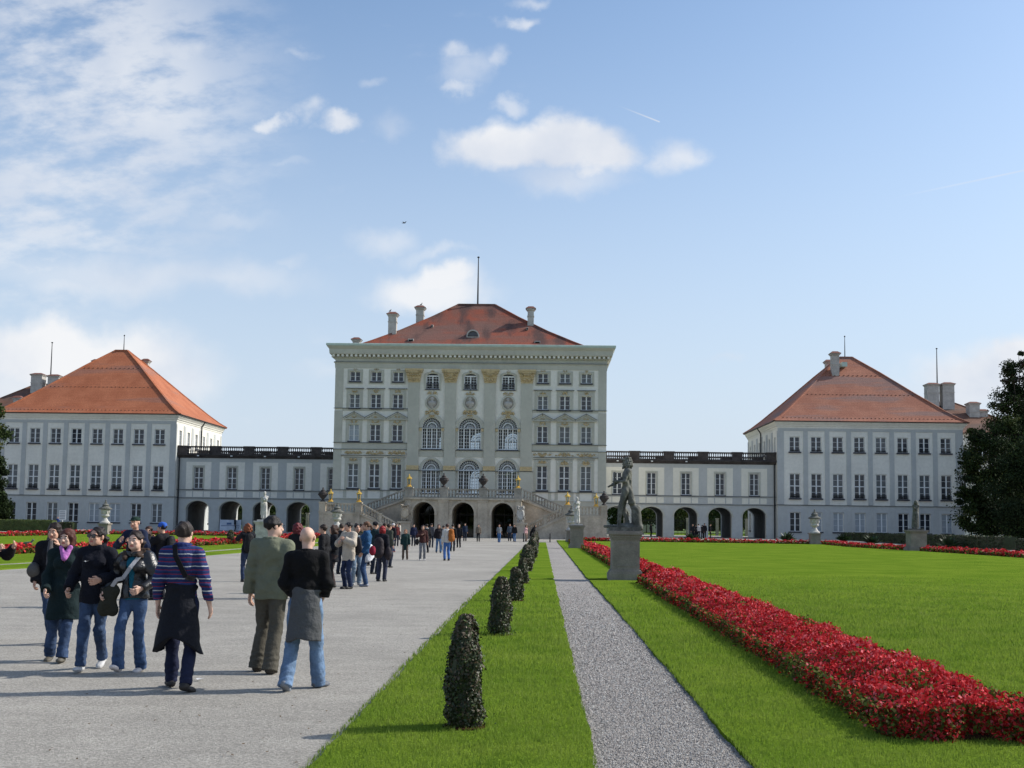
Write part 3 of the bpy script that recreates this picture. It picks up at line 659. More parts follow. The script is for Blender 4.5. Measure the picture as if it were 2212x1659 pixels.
        # pier with a carved cartouche
        a, c = S(5.62, 6.95); b = MB(O); b.box(a, c, 119.9, 120.86, g0, 1.66); b.box(a-.07, c+.07, 119.83, 120.86, 1.66, 1.86); b.box(a-.06, c+.06, 119.84, 120.86, g0, g0+.35); pier = b.build('pier', M_stone, root)
        cx = (a+c)/2; f = MB(O); rnd = random.Random(5+s)
        f.lathe([(.02, -.10), (.42, -.08), (.46, 0), (.40, .06), (.34, .10), (.30, .10), (.28, .05), (.02, .06)], (0, 0, 0), 20); vv = f.v; f.v = []
        for p_ in vv:
            P_ = Vector(p_)+O; f.v.append(tuple(Vector((cx+P_.x*.92, 120.35-P_.z, 2.78+P_.y*1.35))-O))
        relief(f, cx, 3.5, .75, .45, 120.42, 8, rnd, t=.3); relief(f, cx, 2.1, .7, .3, 120.42, 6, rnd, t=.25)
        for k_ in (-1, 1): relief(f, cx+k_*.42, 2.75, .25, 1.1, 120.42, 5, rnd, t=.25, low=0)
        f.box(cx-.4, cx+.4, 120.42, 120.7, 1.87, 3.6); f.build('cartouche', M_marble if s > 0 else M_stone, root, smooth=False)
M_tint = glass('dark_door_glass', (.10, .12, .12), 1)
stairs()

# gilded lanterns and urns on the stairs
def lantern_parts():
    b = MB(); b.lathe([(.30, 0), (.30, .06), (.20, .10), (.16, .18), (.24, .24)], n=8); b.lathe([(.24, .86), (.32, .90), (.30, .98), (.18, 1.10), (.10, 1.16), (.05, 1.24), (.07, 1.30), (.02, 1.42)], n=8)
    for i in range(4):
        a = math.pi/4+i*math.pi/2
        b.rod((.17*math.cos(a), .17*math.sin(a), .22), (.25*math.cos(a), .25*math.sin(a), .88), .045, .045, ref=(math.cos(a), math.sin(a), 0))
        b.lathe([(.07, 0), (.09, .05), (.03, .12)], (.25*math.cos(a), .25*math.sin(a), .02), 6)
    g = MB(); g.lathe([(.15, .22), (.22, .87)], n=8)
    return b.mesh('lantern', M_gilt), g.mesh('lamp_glass', glass('lantern_glass', (.75, .78, .74), 1))
LM, LG = lantern_parts()
for u, y, z, lab in ((-14.45, 120.7, 3.86, 'gilded lantern beside the dark urn at the left end of the stairs'), (-11.35, 120.7, 3.86, 'gilded lantern at the head of the lower left stair flight'),
                     (-5.95, 121.15, 5.61, 'gilded lantern on the left corner post of the terrace'), (5.95, 121.15, 5.61, 'gilded lantern on the right corner post of the terrace'),
                     (11.35, 120.7, 3.86, 'gilded lantern at the head of the lower right stair flight'), (14.45, 120.7, 3.74, 'gilded lantern beside the dark urn at the right end of the stairs')):
    o = tag(link_mesh('stair_lantern', LM, None, (AX+u, y, z)), lab, 'lantern', 'gilded lanterns on the staircase'); link_mesh('lamp_glass', LG, o)
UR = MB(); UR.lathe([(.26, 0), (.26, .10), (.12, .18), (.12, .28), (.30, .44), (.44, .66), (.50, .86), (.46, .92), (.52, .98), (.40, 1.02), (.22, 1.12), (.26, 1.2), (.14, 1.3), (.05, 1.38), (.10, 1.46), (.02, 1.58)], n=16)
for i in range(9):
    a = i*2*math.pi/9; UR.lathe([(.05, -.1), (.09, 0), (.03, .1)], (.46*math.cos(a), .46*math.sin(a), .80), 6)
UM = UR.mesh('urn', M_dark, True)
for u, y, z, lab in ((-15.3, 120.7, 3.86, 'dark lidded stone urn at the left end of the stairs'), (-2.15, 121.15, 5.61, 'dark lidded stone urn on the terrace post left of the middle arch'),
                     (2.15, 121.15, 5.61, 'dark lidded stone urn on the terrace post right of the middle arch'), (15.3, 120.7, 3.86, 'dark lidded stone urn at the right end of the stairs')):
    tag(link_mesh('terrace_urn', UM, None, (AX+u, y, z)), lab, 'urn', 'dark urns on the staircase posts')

# ================================================================ arcaded galleries
BAYS = [18.1, 22.42, 26.75, 31.05, 35.35]
def gallery(s):
    side = 'left' if s < 0 else 'right'
    O = Vector((AX+s*27, 141, 0)); X = lambda u: AX+s*u
    root = empty('arcade_gallery', O, 'low grey arcaded gallery with dark balustrade joining the central block to the %s pavilion' % ('orange-roofed left' if s < 0 else 'faded-roofed right'), 'gallery')
    S = lambda a, c: tuple(sorted((X(a), X(c)))); Yf, Yb = 141., 149.7; z0 = .30
    a, c = S(16.03, 38.1)
    ar = [arch(X(u), 1.48, z0-.1, 3.05, 1.08, 14) for u in BAYS]; wi = [rect(X(u)-.58, X(u)+.58, 5.66, 8.46) for u in BAYS]
    b = MB(O); b.slab(rect(a, c, z0-.3, 9.6), ar+wi, Yf, Yf+.8, depths=[None]*5+[.3]*5); b.slab(rect(a, c, z0-.3, 9.6), ar, Yb-.8, Yb)
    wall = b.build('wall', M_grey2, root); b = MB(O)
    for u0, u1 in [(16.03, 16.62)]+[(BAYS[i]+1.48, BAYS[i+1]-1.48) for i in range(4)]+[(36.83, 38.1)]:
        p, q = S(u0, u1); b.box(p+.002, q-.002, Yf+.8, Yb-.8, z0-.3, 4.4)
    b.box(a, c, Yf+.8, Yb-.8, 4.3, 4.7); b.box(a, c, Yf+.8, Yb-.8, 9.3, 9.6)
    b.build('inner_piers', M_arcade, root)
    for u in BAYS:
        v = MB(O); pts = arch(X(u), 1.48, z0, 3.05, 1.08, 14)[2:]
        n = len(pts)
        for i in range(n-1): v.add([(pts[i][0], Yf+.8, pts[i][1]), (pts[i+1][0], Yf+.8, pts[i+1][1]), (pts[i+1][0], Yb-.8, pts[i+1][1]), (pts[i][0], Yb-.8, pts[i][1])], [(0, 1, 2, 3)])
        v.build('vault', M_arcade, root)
    # white panels round the windows, small panels below, grey surrounds
    p = MB(O)
    for u in BAYS:
        cx = X(u); p.slab(rect(cx-1.62, cx+1.62, 5.6, 9.1), [rect(cx-.585, cx+.585, 5.655, 8.465)], Yf-.03, Yf-.002)
        for d0, d1 in ((-1.55, -.75), (-.62, .62), (.75, 1.55)): p.box(cx+d0, cx+d1, Yf-.03, Yf-.002, 4.62, 5.34)
    p.build('wall_panels', M_cream if s > 0 else M_white, root)
    d = MB(O)
    for u in BAYS:
        cx = X(u); d.slab(rect(cx-.78, cx+.78, 5.62, 8.66), [rect(cx-.586, cx+.586, 5.66, 8.46)], Yf-.07, Yf-.032)
        d.slab(arch(cx, 1.66, 3.0, 3.05, 1.24, 16), [arch(cx, 1.484, 3.001, 3.05, 1.085, 14)], Yf-.06, Yf-.002)
        for e in (-1, 1): q0, q1 = sorted((cx+e*1.484, cx+e*1.75)); d.box(q0, q1, Yf-.07, Yf-.002, 2.95, 3.05)
    d.build('plaster_dressing', M_grey, root)
    l = MB(O)
    for z in (5.50, 4.46): strings(l, a, c, Yf, z, out=.12, h=.06)
    l.build('lead_flashing', M_line, root)
    k = MB(O)
    vs_prof = [(.06, 9.6), (.12, 9.66), (.30, 9.86), (.42, 9.92), (.44, 10.02), (.40, 10.06)]
    for j in range(len(vs_prof)-1):
        (o0, h0), (o1, h1) = vs_prof[j], vs_prof[j+1]
        k.add([(a, Yf-o0, h0), (c, Yf-o0, h0), (c, Yf-o1, h1), (a, Yf-o1, h1)], [(0, 1, 2, 3)])
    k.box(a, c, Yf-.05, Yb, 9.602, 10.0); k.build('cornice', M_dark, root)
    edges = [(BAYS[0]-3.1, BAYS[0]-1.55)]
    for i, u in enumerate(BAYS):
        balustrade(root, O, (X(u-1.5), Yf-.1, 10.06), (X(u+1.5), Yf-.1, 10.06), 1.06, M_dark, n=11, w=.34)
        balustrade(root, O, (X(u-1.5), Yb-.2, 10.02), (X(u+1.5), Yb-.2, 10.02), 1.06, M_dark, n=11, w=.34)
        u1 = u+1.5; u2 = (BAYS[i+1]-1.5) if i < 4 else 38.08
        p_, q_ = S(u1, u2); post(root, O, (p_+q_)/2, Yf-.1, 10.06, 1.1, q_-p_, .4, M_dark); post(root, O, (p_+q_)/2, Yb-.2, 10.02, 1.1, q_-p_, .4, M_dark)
        window(root, X(u)-O.x, .2, 5.68, 1.14, 2.76, 4, 1 if (s < 0 and i > 2) else None, 0, mul=.12)
    for i, u in enumerate(BAYS[1:] if s < 0 else BAYS[:3]): f = MB(O); f.box(X(u)-.12, X(u)+.12, Yf-.62, Yf-.46, 9.80, 9.92); f.build('floodlight', M_frame, root)
    f = MB(O); x = X(37.85); f.rod((x, Yf-.14, z0-.2), (x, Yf-.14, 9.7), .13, .13); f.build('downpipe', M_iron, root)
for s in (-1, 1): gallery(s)

# ================================================================ side pavilions
def pavilion(s):
    O = Vector((AX+s*49.6, 140, 0)); X = lambda u: AX+s*u; S = lambda a, c: tuple(sorted((X(a), X(c))))
    lab = 'grey and white side pavilion with a bright orange hipped roof' if s < 0 else 'grey and white side pavilion with a faded brick-red hipped roof'
    root = empty('side_pavilion', O, lab, 'palace wing'); Yf, Yb = 140., 160.; z0 = .2; M_roof = M_roofL if s < 0 else M_roofR
    a, c = S(38.1, 61.1); cen = [40.22+2.684*i for i in range(8)]; hw = .66
    rows = [(1.25, 2.42, 3, None), (5.40, 3.1, 4, 1), (11.22, 1.92, 3, None)]
    hol = [rect(X(u)-hw, X(u)+hw, z, z+h) for u in cen for z, h, r, t in rows]
    b = MB(O); b.slab(rect(a, c, z0-.3, 14.9), hol, Yf, Yf+.4, depths=[.26]*len(hol))
    ey = [Yf+1.7+3.32*i for i in range(6)]
    # inner side wall with windows (local x runs along Y)
    xi = X(38.1); T = lambda p: (xi - s*(p[1]) if False else xi + s*p[1], p[0], p[2])
    h2 = [rect(y-.5, y+.5, z, z+h) for y in ey for z, h, r, t in rows]
    b.slab(rect(Yf+.4, Yb-.4, z0-.3, 14.9), h2, 0, .4, T=T, depths=[.26]*len(h2))
    xo = sorted((X(61.1), X(60.7))); b.box(xo[0], xo[1], Yf+.4, Yb-.4, z0-.3, 14.9); b.box(a, c, Yb-.4, Yb, z0-.3, 14.9)
    b.build('wall', M_white, root)
    g = MB(O)
    gh = [rect(X(u)-hw-.002, X(u)+hw+.002, 1.248, 3.672) for u in cen]
    g.slab(rect(a-.02, c+.02, z0-.3, 4.5), gh, Yf-.06, Yf-.002)
    g.slab(rect(Yf, Yb, z0-.3, 4.5), [rect(y-.502, y+.502, 1.248, 3.672) for y in ey], -.06, -.002, T=T)
    edges = [38.1-.02]+[x for u in cen for x in (u-1.06, u+1.06)]+[61.1+.02]
    edges[1] = 38.85; edges[-2] = 60.2
    for i in range(0, len(edges), 2): p, q = S(edges[i], edges[i+1]); g.box(p, q, Yf-.06, Yf-.002, 4.62, 13.84)
    g.box(a-.02, c+.02, Yf-.058, Yf-.002, 13.84, 14.2)
    ee = [Yf-.05]+[x for y in ey for x in (y-1.2, y+1.2)]+[Yb]; ee[1] = Yf+.3
    for i in range(0, len(ee), 2):
        p = MB(O); x0, x1 = sorted((xi-s*.002, xi-s*.06)); g.box(x0, x1, ee[i], ee[i+1], 4.62, 13.84)
    g.build('plaster_strips', M_grey2, root)
    # pale panels in the ground storey
    p = MB(O)
    for u in cen:
        q0, q1 = X(u)-1.02, X(u)+1.02; p.slab(rect(q0, q1, .9, 4.05), [rect(X(u)-hw-.003, X(u)+hw+.003, 1.247, 3.674)], Yf-.085, Yf-.062)
    p.build('ground_storey_panels', mat('pale_grey_plaster', (.47, .485, .48), .92, .06, .4), root)
    k = MB(O); cornice(k, a, c, Yf, Yb, [(.06, 14.2), (.10, 14.42), (.20, 14.46), (.22, 14.56), (.36, 14.72), (.46, 14.86), (.48, 14.98)]); k.build('cornice', M_white, root)
    l = MB(O); strings(l, a-.1, c+.1, Yf, 4.52, out=.16, h=.07); x0, x1 = sorted((xi-s*.002, xi-s*.15)); l.box(x0, x1, Yf-.15, Yb, 4.52, 4.59)
    l.build('lead_flashing', M_line, root)
    kinds = [[2]*8, [1]*8, [0]*8]
    if s < 0: kinds[0] = [2, 2, 2, 2, 1, 1, 0, 0]; kinds[1] = [1]*8
    else: kinds[1] = [1, 1, 1, 1, 1, 1, 0, 0]
    rv = random.Random(21+s)
    for r, (z, h, n, t) in enumerate(rows):
        for i, u in enumerate(cen):
            o = window(root, X(u)-O.x, .16, z+.02, 1.3, h-.04, n, t, kinds[r][i] if rv.random() < .72 else rv.choice((0, 0, 1)), mul=.15)
            if r == 1 or (r == 2 and s > 0):
                key = ('rail', r)
                if key not in _wc:
                    f = MB(); hh = .5 if r == 1 else .24
                    f.box(-.6, .6, -.16, -.12, hh-.05, hh)
                    for q in range(14): f.box(-.59+q*.09, -.555+q*.09, -.15, -.13, 0, hh-.05)
                    if r == 1:
                        for q in range(6): f.lathe([(.03, 0), (.10, .06), (.03, .16)], (-.45+q*.18, -.13, .12), 6)
                    _wc[key] = f.mesh('window_grille', M_iron)
                link_mesh('window_grille', _wc[key], o)
        for y in ey:
            window(root, xi+s*.16-O.x, y-O.y, z+.02, .98, h-.04, n, t, 0 if r else 2, rz=(R(90) if s < 0 else R(-90)), mul=.12)
    r = MB(O); e = .55; hip_roof(r, min(a, c)-e, max(a, c)+e, Yf-e, Yb+e, 15.1, *sorted((X(48.6), X(50.3))), 150, 24.75, flare=.9, thick=.12)
    roof = r.build('roof', M_roof, root)
    r = MB(O); cornice(r, a, c, Yf, Yb, [(.50, 14.98), (.66, 14.99), (.68, 15.10), (.62, 15.1)]); r.build('gutter', M_iron, root)
    f = MB(O)
    for t, n in ((.06, 44), (.42, 26), (.70, 13)):
        y = Yf-e+(10+e)*t; z = 15.1+9.65*t; z -= .9*(1-t)*min(1, t*8)*.4*(t < .5); half = (23/2+e)*(1-t)+.85*t; cx = (a+c)/2*(1-t)+X(49.45)*t
        for i in range(n):
            x = cx-half+.6+(2*half-1.2)*i/(n-1); f.box(x-.07, x+.07, y-.06, y+.06, z-.02, z+.06)
    f.build('snow_guards', M_roofB, roof)
    mp = (1825, 728) if s > 0 else (267, 726)
    mast(roof, O, atY(mp[0], mp[1]+40, 150).x, 150, 24.6, atY(*mp, 150).z, .045)
    if s > 0:
        for px, pt, y, zb, w in ((1803, 759, 147.3, 21.5, .95), (1789, 777, 153.0, 21.0, .8)): p_ = atY(px, pt, y); chimney(roof, O, p_.x, y, zb, p_.z, w)
        q = atY(1822, 785, 147.6); f = MB(O); f.box(q.x-.35, q.x+.35, 147.0, 148.4, q.z-.5, q.z+.1); f.build('roof_hatch', M_copper, roof)
    else:
        for px, pt, y, zb, w in ((316, 775, 154.5, 19.2, .8), (209, 776, 153.5, 20.5, .75), (40, 855, 156, 15.5, 1.0)): p_ = atY(px, pt, y); chimney(roof, O, p_.x, y, zb, p_.z, w)
    # downpipe on the inner side wall
    f = MB(O); y = ey[3]-1.6; x0, x1 = sorted((xi-s*.08, xi-s*.22)); f.box(x0, x1, y-.07, y+.07, z0, 14.3); f.rod((xi-s*.15, y, 14.3), (xi-s*.6, y, 15.0), .13, .13); f.build('downpipe', M_iron, root)
for s in (-1, 1): pavilion(s)

# the next pavilions behind, seen as roofs and paired chimneys
def rear(s):
    cx = atY(103 if s < 0 else 2029, 860, 192).x; O = Vector((cx, 192, 0)); root = empty('rear_pavilion', O, ('brown-roofed palace building behind the orange roof at the left, two broad chimneys' if s < 0 else 'brown-roofed palace building behind the trees at the right, two broad chimneys'), 'palace wing')
    b = MB(O); b.box(cx-12, cx+12, 182, 204, 0, 17.5); b.build('wall', M_white, root)
    r = MB(O); hip_roof(r, cx-12.6, cx+12.6, 181.4, 204.6, 17.5, cx-2.6, cx+2.6, 193, atY(2029, 869, 193).z if s > 0 else atY(103, 830, 193).z, thick=.15); roof = r.build('roof', M_roofB, root)
    P = ((84, 806), (120, 809)) if s < 0 else ((2012, 827), (2045, 826))
    for px, pt in P: p = atY(px, pt, 191); chimney(roof, O, p.x, 191, 20.5, p.z, 1.95, 1.7)
    if s > 0:
        for px, pt, w in ((2101, 868, 1.7), (2122, 884, 1.3)): p = atY(px, pt, 188); chimney(roof, O, p.x, 188, 17.5, p.z, w)
    m_ = (110, 741) if s < 0 else (2024, 754)
    mast(roof, O, atY(m_[0], 800, 193).x, 193, 25, atY(*m_, 193).z, .08)
    for i in range(7):
        for z, h in ((3, 2.2), (7.5, 3), (12.8, 2)): window(root, -10+i*3.3, -10.05, z, 1.3, h, 3, None, 0)
for s in (-1, 1): rear(s)
# ================================================================ ground, lawns, paths
def ground_mat():
    M = mat('forecourt_gravel', (.30, .285, .265), .95, 0, .12, fine=.0)
    t = M.node_tree; b = t.nodes['Principled BSDF']; L = t.links.new
    def N(k, **kw):
        n = t.nodes.new(k)
        for a, c in kw.items(): setattr(n, a, c)
        return n
    co = N('ShaderNodeTexCoord')
    def noise(sc, det, rough=.6, st=(1, 1, 1)):
        mp = N('ShaderNodeMapping'); mp.inputs['Scale'].default_value = st; L(co.outputs['Object'], mp.inputs[0]); n = N('ShaderNodeTexNoise'); L(mp.outputs[0], n.inputs['Vector']); n.inputs['Scale'].default_value = sc; n.inputs['Detail'].default_value = det; n.inputs['Roughness'].default_value = rough; return n.outputs[0]
    def mr(x, a, c, o, p):
        n = N('ShaderNodeMapRange'); L(x, n.inputs[0]); n.inputs[1].default_value = a; n.inputs[2].default_value = c; n.inputs[3].default_value = o; n.inputs[4].default_value = p; return n.outputs[0]
    def mul(a, c):
        n = N('ShaderNodeMath', operation='MULTIPLY'); L(a, n.inputs[0]); L(c, n.inputs[1]); return n.outputs[0]
    vo = N('ShaderNodeTexVoronoi'); L(co.outputs['Object'], vo.inputs['Vector']); vo.inputs['Scale'].default_value = 55
    hs = N('ShaderNodeSeparateColor'); L(vo.outputs['Color'], hs.inputs[0])
    k = mul(mul(mr(noise(.22, 6), .3, .7, .84, 1.12), mr(noise(45, 4, .8), .32, .68, .72, 1.24)), mr(noise(2.2, 6, .7, (.5, 1, 1)), .3, .7, .86, 1.12))
    k = mul(k, mr(hs.outputs[0], 0, 1, .72, 1.28))
    v = N('ShaderNodeVectorMath', operation='SCALE'); v.inputs[0].default_value = (.312, .292, .258); L(k, v.inputs['Scale']); L(v.outputs[0], b.inputs['Base Color'])
    bp = N('ShaderNodeBump'); bp.inputs['Distance'].default_value = .012; L(mul(noise(60, 3, .7), mr(hs.outputs[0], 0, 1, .6, 1.)), bp.inputs['Height']); L(bp.outputs[0], b.inputs['Normal'])
    return M
M_gravel = ground_mat()
M_path = mat('path_gravel', (.290, .268, .248), .95, .14, .6, fine=.45, fscale=48, bump=.03, bscale=45)
def grass_mat(name, c1, c2, b_=.03):
    M = mat(name, c1, .9, 0, .45, col2=c2, fine=.30, fscale=26, bump=b_, bscale=60, spec=.0)
    t = M.node_tree; b = t.nodes['Principled BSDF']; L = t.links.new
    return M
M_grass = grass_mat('lawn_grass', (.094, .168, .015), (.162, .232, .026))
M_park = mat('park_meadow', (.10, .16, .03), .95, .2, .05, fine=.2, fscale=.5)
M_blade = mat('grass_blades', (.130, .222, .022), .7, 0, 1.1, col2=(.238, .308, .052), spec=.2, transl=.42)

b = MB(); ys = [-80, 104, 136, 172]; xs = [-170, 170]
for i in range(3): b.add([(xs[0], ys[i], gz(ys[i])), (xs[1], ys[i], gz(ys[i])), (xs[1], ys[i+1], gz(ys[i+1])), (xs[0], ys[i+1], gz(ys[i+1]))], [(0, 1, 2, 3)])
tag(b.build('ground', M_gravel), kind='structure')
b = MB(); b.add([(-3000, 172, .30), (3000, 172, .30), (3000, 4000, .30), (-3000, 4000, .30)], [(0, 1, 2, 3)]); b.add([(-3000, -900, -.02), (-170, -900, -.02), (-170, 172, .02), (-3000, 172, .02)], [(0, 1, 2, 3)]); b.add([(170, -900, -.02), (3000, -900, -.02), (3000, 172, .02), (170, 172, .02)], [(0, 1, 2, 3)])
b.add([(-170, -900, -.02), (170, -900, -.02), (170, -80, -.02), (-170, -80, -.02)], [(0, 1, 2, 3)])
tag(b.build('park_meadow', M_park), kind='structure')

def dens(l, step=.30, jit=.02, y_to=40):
    """subdivide an outline and wobble it a little, as a spade-cut turf edge does"""
    out = []; n = len(l)
    for i in range(n):
        p, q = Vector(l[i]), Vector(l[(i+1) % n]); L = (q-p).length; near = min(p.y, q.y) < y_to+60
        k = max(1, min(160, int(L/step))) if near else max(1, int(L/8))
        for j in range(k):
            c = p.lerp(q, j/k); s = 1 if j else 0
            w = jit*s*(math.sin(c.x*5.1+c.y*2.3)+math.sin(c.y*7.7+1.3)+.8*math.sin(c.y*1.13))
            d = (q-p).normalized(); out.append((c.x-d.y*w, c.y+d.x*w))
    return out
def sheet(name, outline, zt, mats, zb=None, jit=.011, kind='structure'):
    l = dens(outline, jit=jit); b = MB(); tr = tessellate_polygon([[Vector((x, y, 0)) for x, y in l]])
    b.add([(x, y, gz(y)+zt) for x, y in l], [tuple(t) for t in tr])
    if zb is not None:
        n = len(l); b.add([(x, y, gz(y)+zt) for x, y in l]+[(x*1.0, y, gz(y)+zb) for x, y in l], [(i, (i+1) % n, n+(i+1) % n, n+i) for i in range(n)])
    return tag(b.build(name, mats), kind=kind)
GT = .045
sheet('lawn_strip', [(-1.6, -6), (.4, -6), (.42, 30), (.46, 70), (.47, 104.5), (-1.15, 104.5), (-1.3, 70), (-1.55, 25)], GT, M_grass, -.05)
sheet('path', [(.3, -6), (1.75, -6), (1.75, 106), (.3, 106)], .006, M_path)
sheet('cross_path', [(1.5, 34.55), (3.3, 34.55), (3.3, 35.35), (1.5, 35.35)], .010, M_path)
PR_OUT = [(28.4, 113.6), (28.9, 100), (29.6, 90), (30.3, 80), (30.5, 50), (30.5, 9.4)]
sheet('lawn', [(1.52, -6), (60, -6), (60, 6), (31.9, 9.2), (31.9, 79), (30.9, 92), (30.0, 113.9), (1.62, 113.9), (1.6, 80), (1.5, 35.35), (2.2, 35.35), (2.2, 34.6), (1.52, 34.6), (1.56, 20), (1.55, 12)], GT, M_grass, -.05)
def dL(Y):
    P = [(20, -5.), (35, -2.3), (42, -1.35), (50, -.8), (60, -.3), (75, 0), (200, 0)]
    for (y0, v0), (y1, v1) in zip(P, P[1:]):
        if Y <= y1: return v0+(v1-v0)*(max(Y, y0)-y0)/(y1-y0)
YL = [22, 30, 35, 38.5, 42, 50, 60, 75, 90, 104.5]
sheet('lawn_strip', [(-15.55+dL(y), y) for y in YL]+[(-17.35+dL(y), y) for y in YL[::-1]], GT, M_grass, -.05)
sheet('path', [(-17.25+dL(y), y) for y in YL]+[(-18.4+dL(y), y) for y in YL[::-1]], .006, M_path)
sheet('lawn', [(-18.3+dL(y), y) for y in YL]+[(-18.3, 113.9), (-47.5, 113.9), (-48.5, 80), (-50, 22)], GT, M_grass, -.05)

# ---------------------------------------------------------------- grass blades near the viewer
rng = np.random.default_rng(11)
def blades():
    regs = [(-1.62, .42, 6.8, 34), (1.52, 2.9, 6.8, 34), (2.9, 7.5, 6.8, 9.4), (4.3, 20, 10.2, 42)]
    Vs = []
    for x0, x1, y0, y1 in regs:
        n = int((x1-x0)*(y1-y0)*2600); x = rng.uniform(x0, x1, n); y = rng.uniform(y0, y1, n)
        keep = (rng.random(n) < np.clip((8.5/y)**1.9, .03, 1)*np.clip((y1-y)/22, 0, 1) if y1 > 15 else rng.random(n) < 2) & (x < y*.75+1); x = x[keep]; y = y[keep]; n = len(x)
        tuft = .5+.5*np.sin(x*9+np.sin(y*7)*2)*np.sin(y*8.3+np.sin(x*5)*2)
        h = (.018+.022*rng.random(n)+.012*tuft)*np.clip(y/11, 1, 1.5); w = .0035*np.clip(y/8, 1, 3)
        a = rng.uniform(0, 2*np.pi, n); le = rng.uniform(0, .5, n)*h; b2 = rng.uniform(0, 2*np.pi, n)
        p = np.stack([x, y, np.full(n, GT-.004)], 1)
        d = np.stack([np.cos(a)*w, np.sin(a)*w, np.zeros(n)], 1)
        t = p+np.stack([np.cos(b2)*le, np.sin(b2)*le, h], 1)
        Vs.append(np.stack([p-d, p+d, t], 1).reshape(-1, 3))
    # long tufts round the topiary feet and along the turf edge
    V = np.concatenate(Vs); F = np.arange(len(V)).reshape(-1, 3)
    return V, F
V, F = blades()
tag(link_mesh('grass', np_mesh('grass', V, F, [M_blade])), 'short mown grass blades of the near lawn', 'grass', kind='stuff')
# loose pebbles on the narrow path and scattered leaves on the gravel
def pebbles(x0, x1, y0, y1, n0, size, mats, fall=1.8):
    n = int((x1-x0)*(y1-y0)*n0); x = rng.uniform(x0, x1, n); y = rng.uniform(y0, y1, n); k = rng.random(n) < np.clip((8/y)**fall, .02, 1)*np.clip((y1-y)/24, 0, 1); x = x[k]; y = y[k]; n = len(x)
    o = np.array([(1, 0, 0), (0, 1, 0), (-1, 0, 0), (0, -1, 0), (0, 0, 1), (0, 0, -1)], float); f = np.array([(0, 1, 4), (1, 2, 4), (2, 3, 4), (3, 0, 4)])
    s = size*rng.uniform(.5, 1.2, (n, 1))*np.clip(y/9, 1, 2.2)[:, None]; sc = s*rng.uniform(.6, 1.1, (n, 3)); sc[:, 2] *= .6; a = rng.uniform(0, 6.28, n)
    v = o[None]*sc[:, None]; c, s_ = np.cos(a)[:, None], np.sin(a)[:, None]
    vx = v[..., 0]*c-v[..., 1]*s_; vy = v[..., 0]*s_+v[..., 1]*c
    V = np.stack([vx+x[:, None], vy+y[:, None], v[..., 2]+.008+rng.uniform(-.002, .003, n)[:, None]], -1).reshape(-1, 3)
    F = (f[None]+np.arange(n)[:, None, None]*6).reshape(-1, 3)
    return V, F, np.repeat(rng.integers(0, len(mats), n), 4)
PM = [mat('pebble_%s' % k, c, .9, .15, 30) for k, c in (('grey', (.31, .288, .262)), ('pale', (.43, .41, .38)), ('dark', (.16, .148, .138)), ('warm', (.34, .30, .27)))]
V, F, mi = pebbles(.42, 1.54, 7, 36, 5600, .0108, PM)
tag(link_mesh('path_pebbles', np_mesh('path_pebbles', V, F, PM, mi)), 'loose grey pebbles of the narrow garden path', 'gravel', kind='stuff')

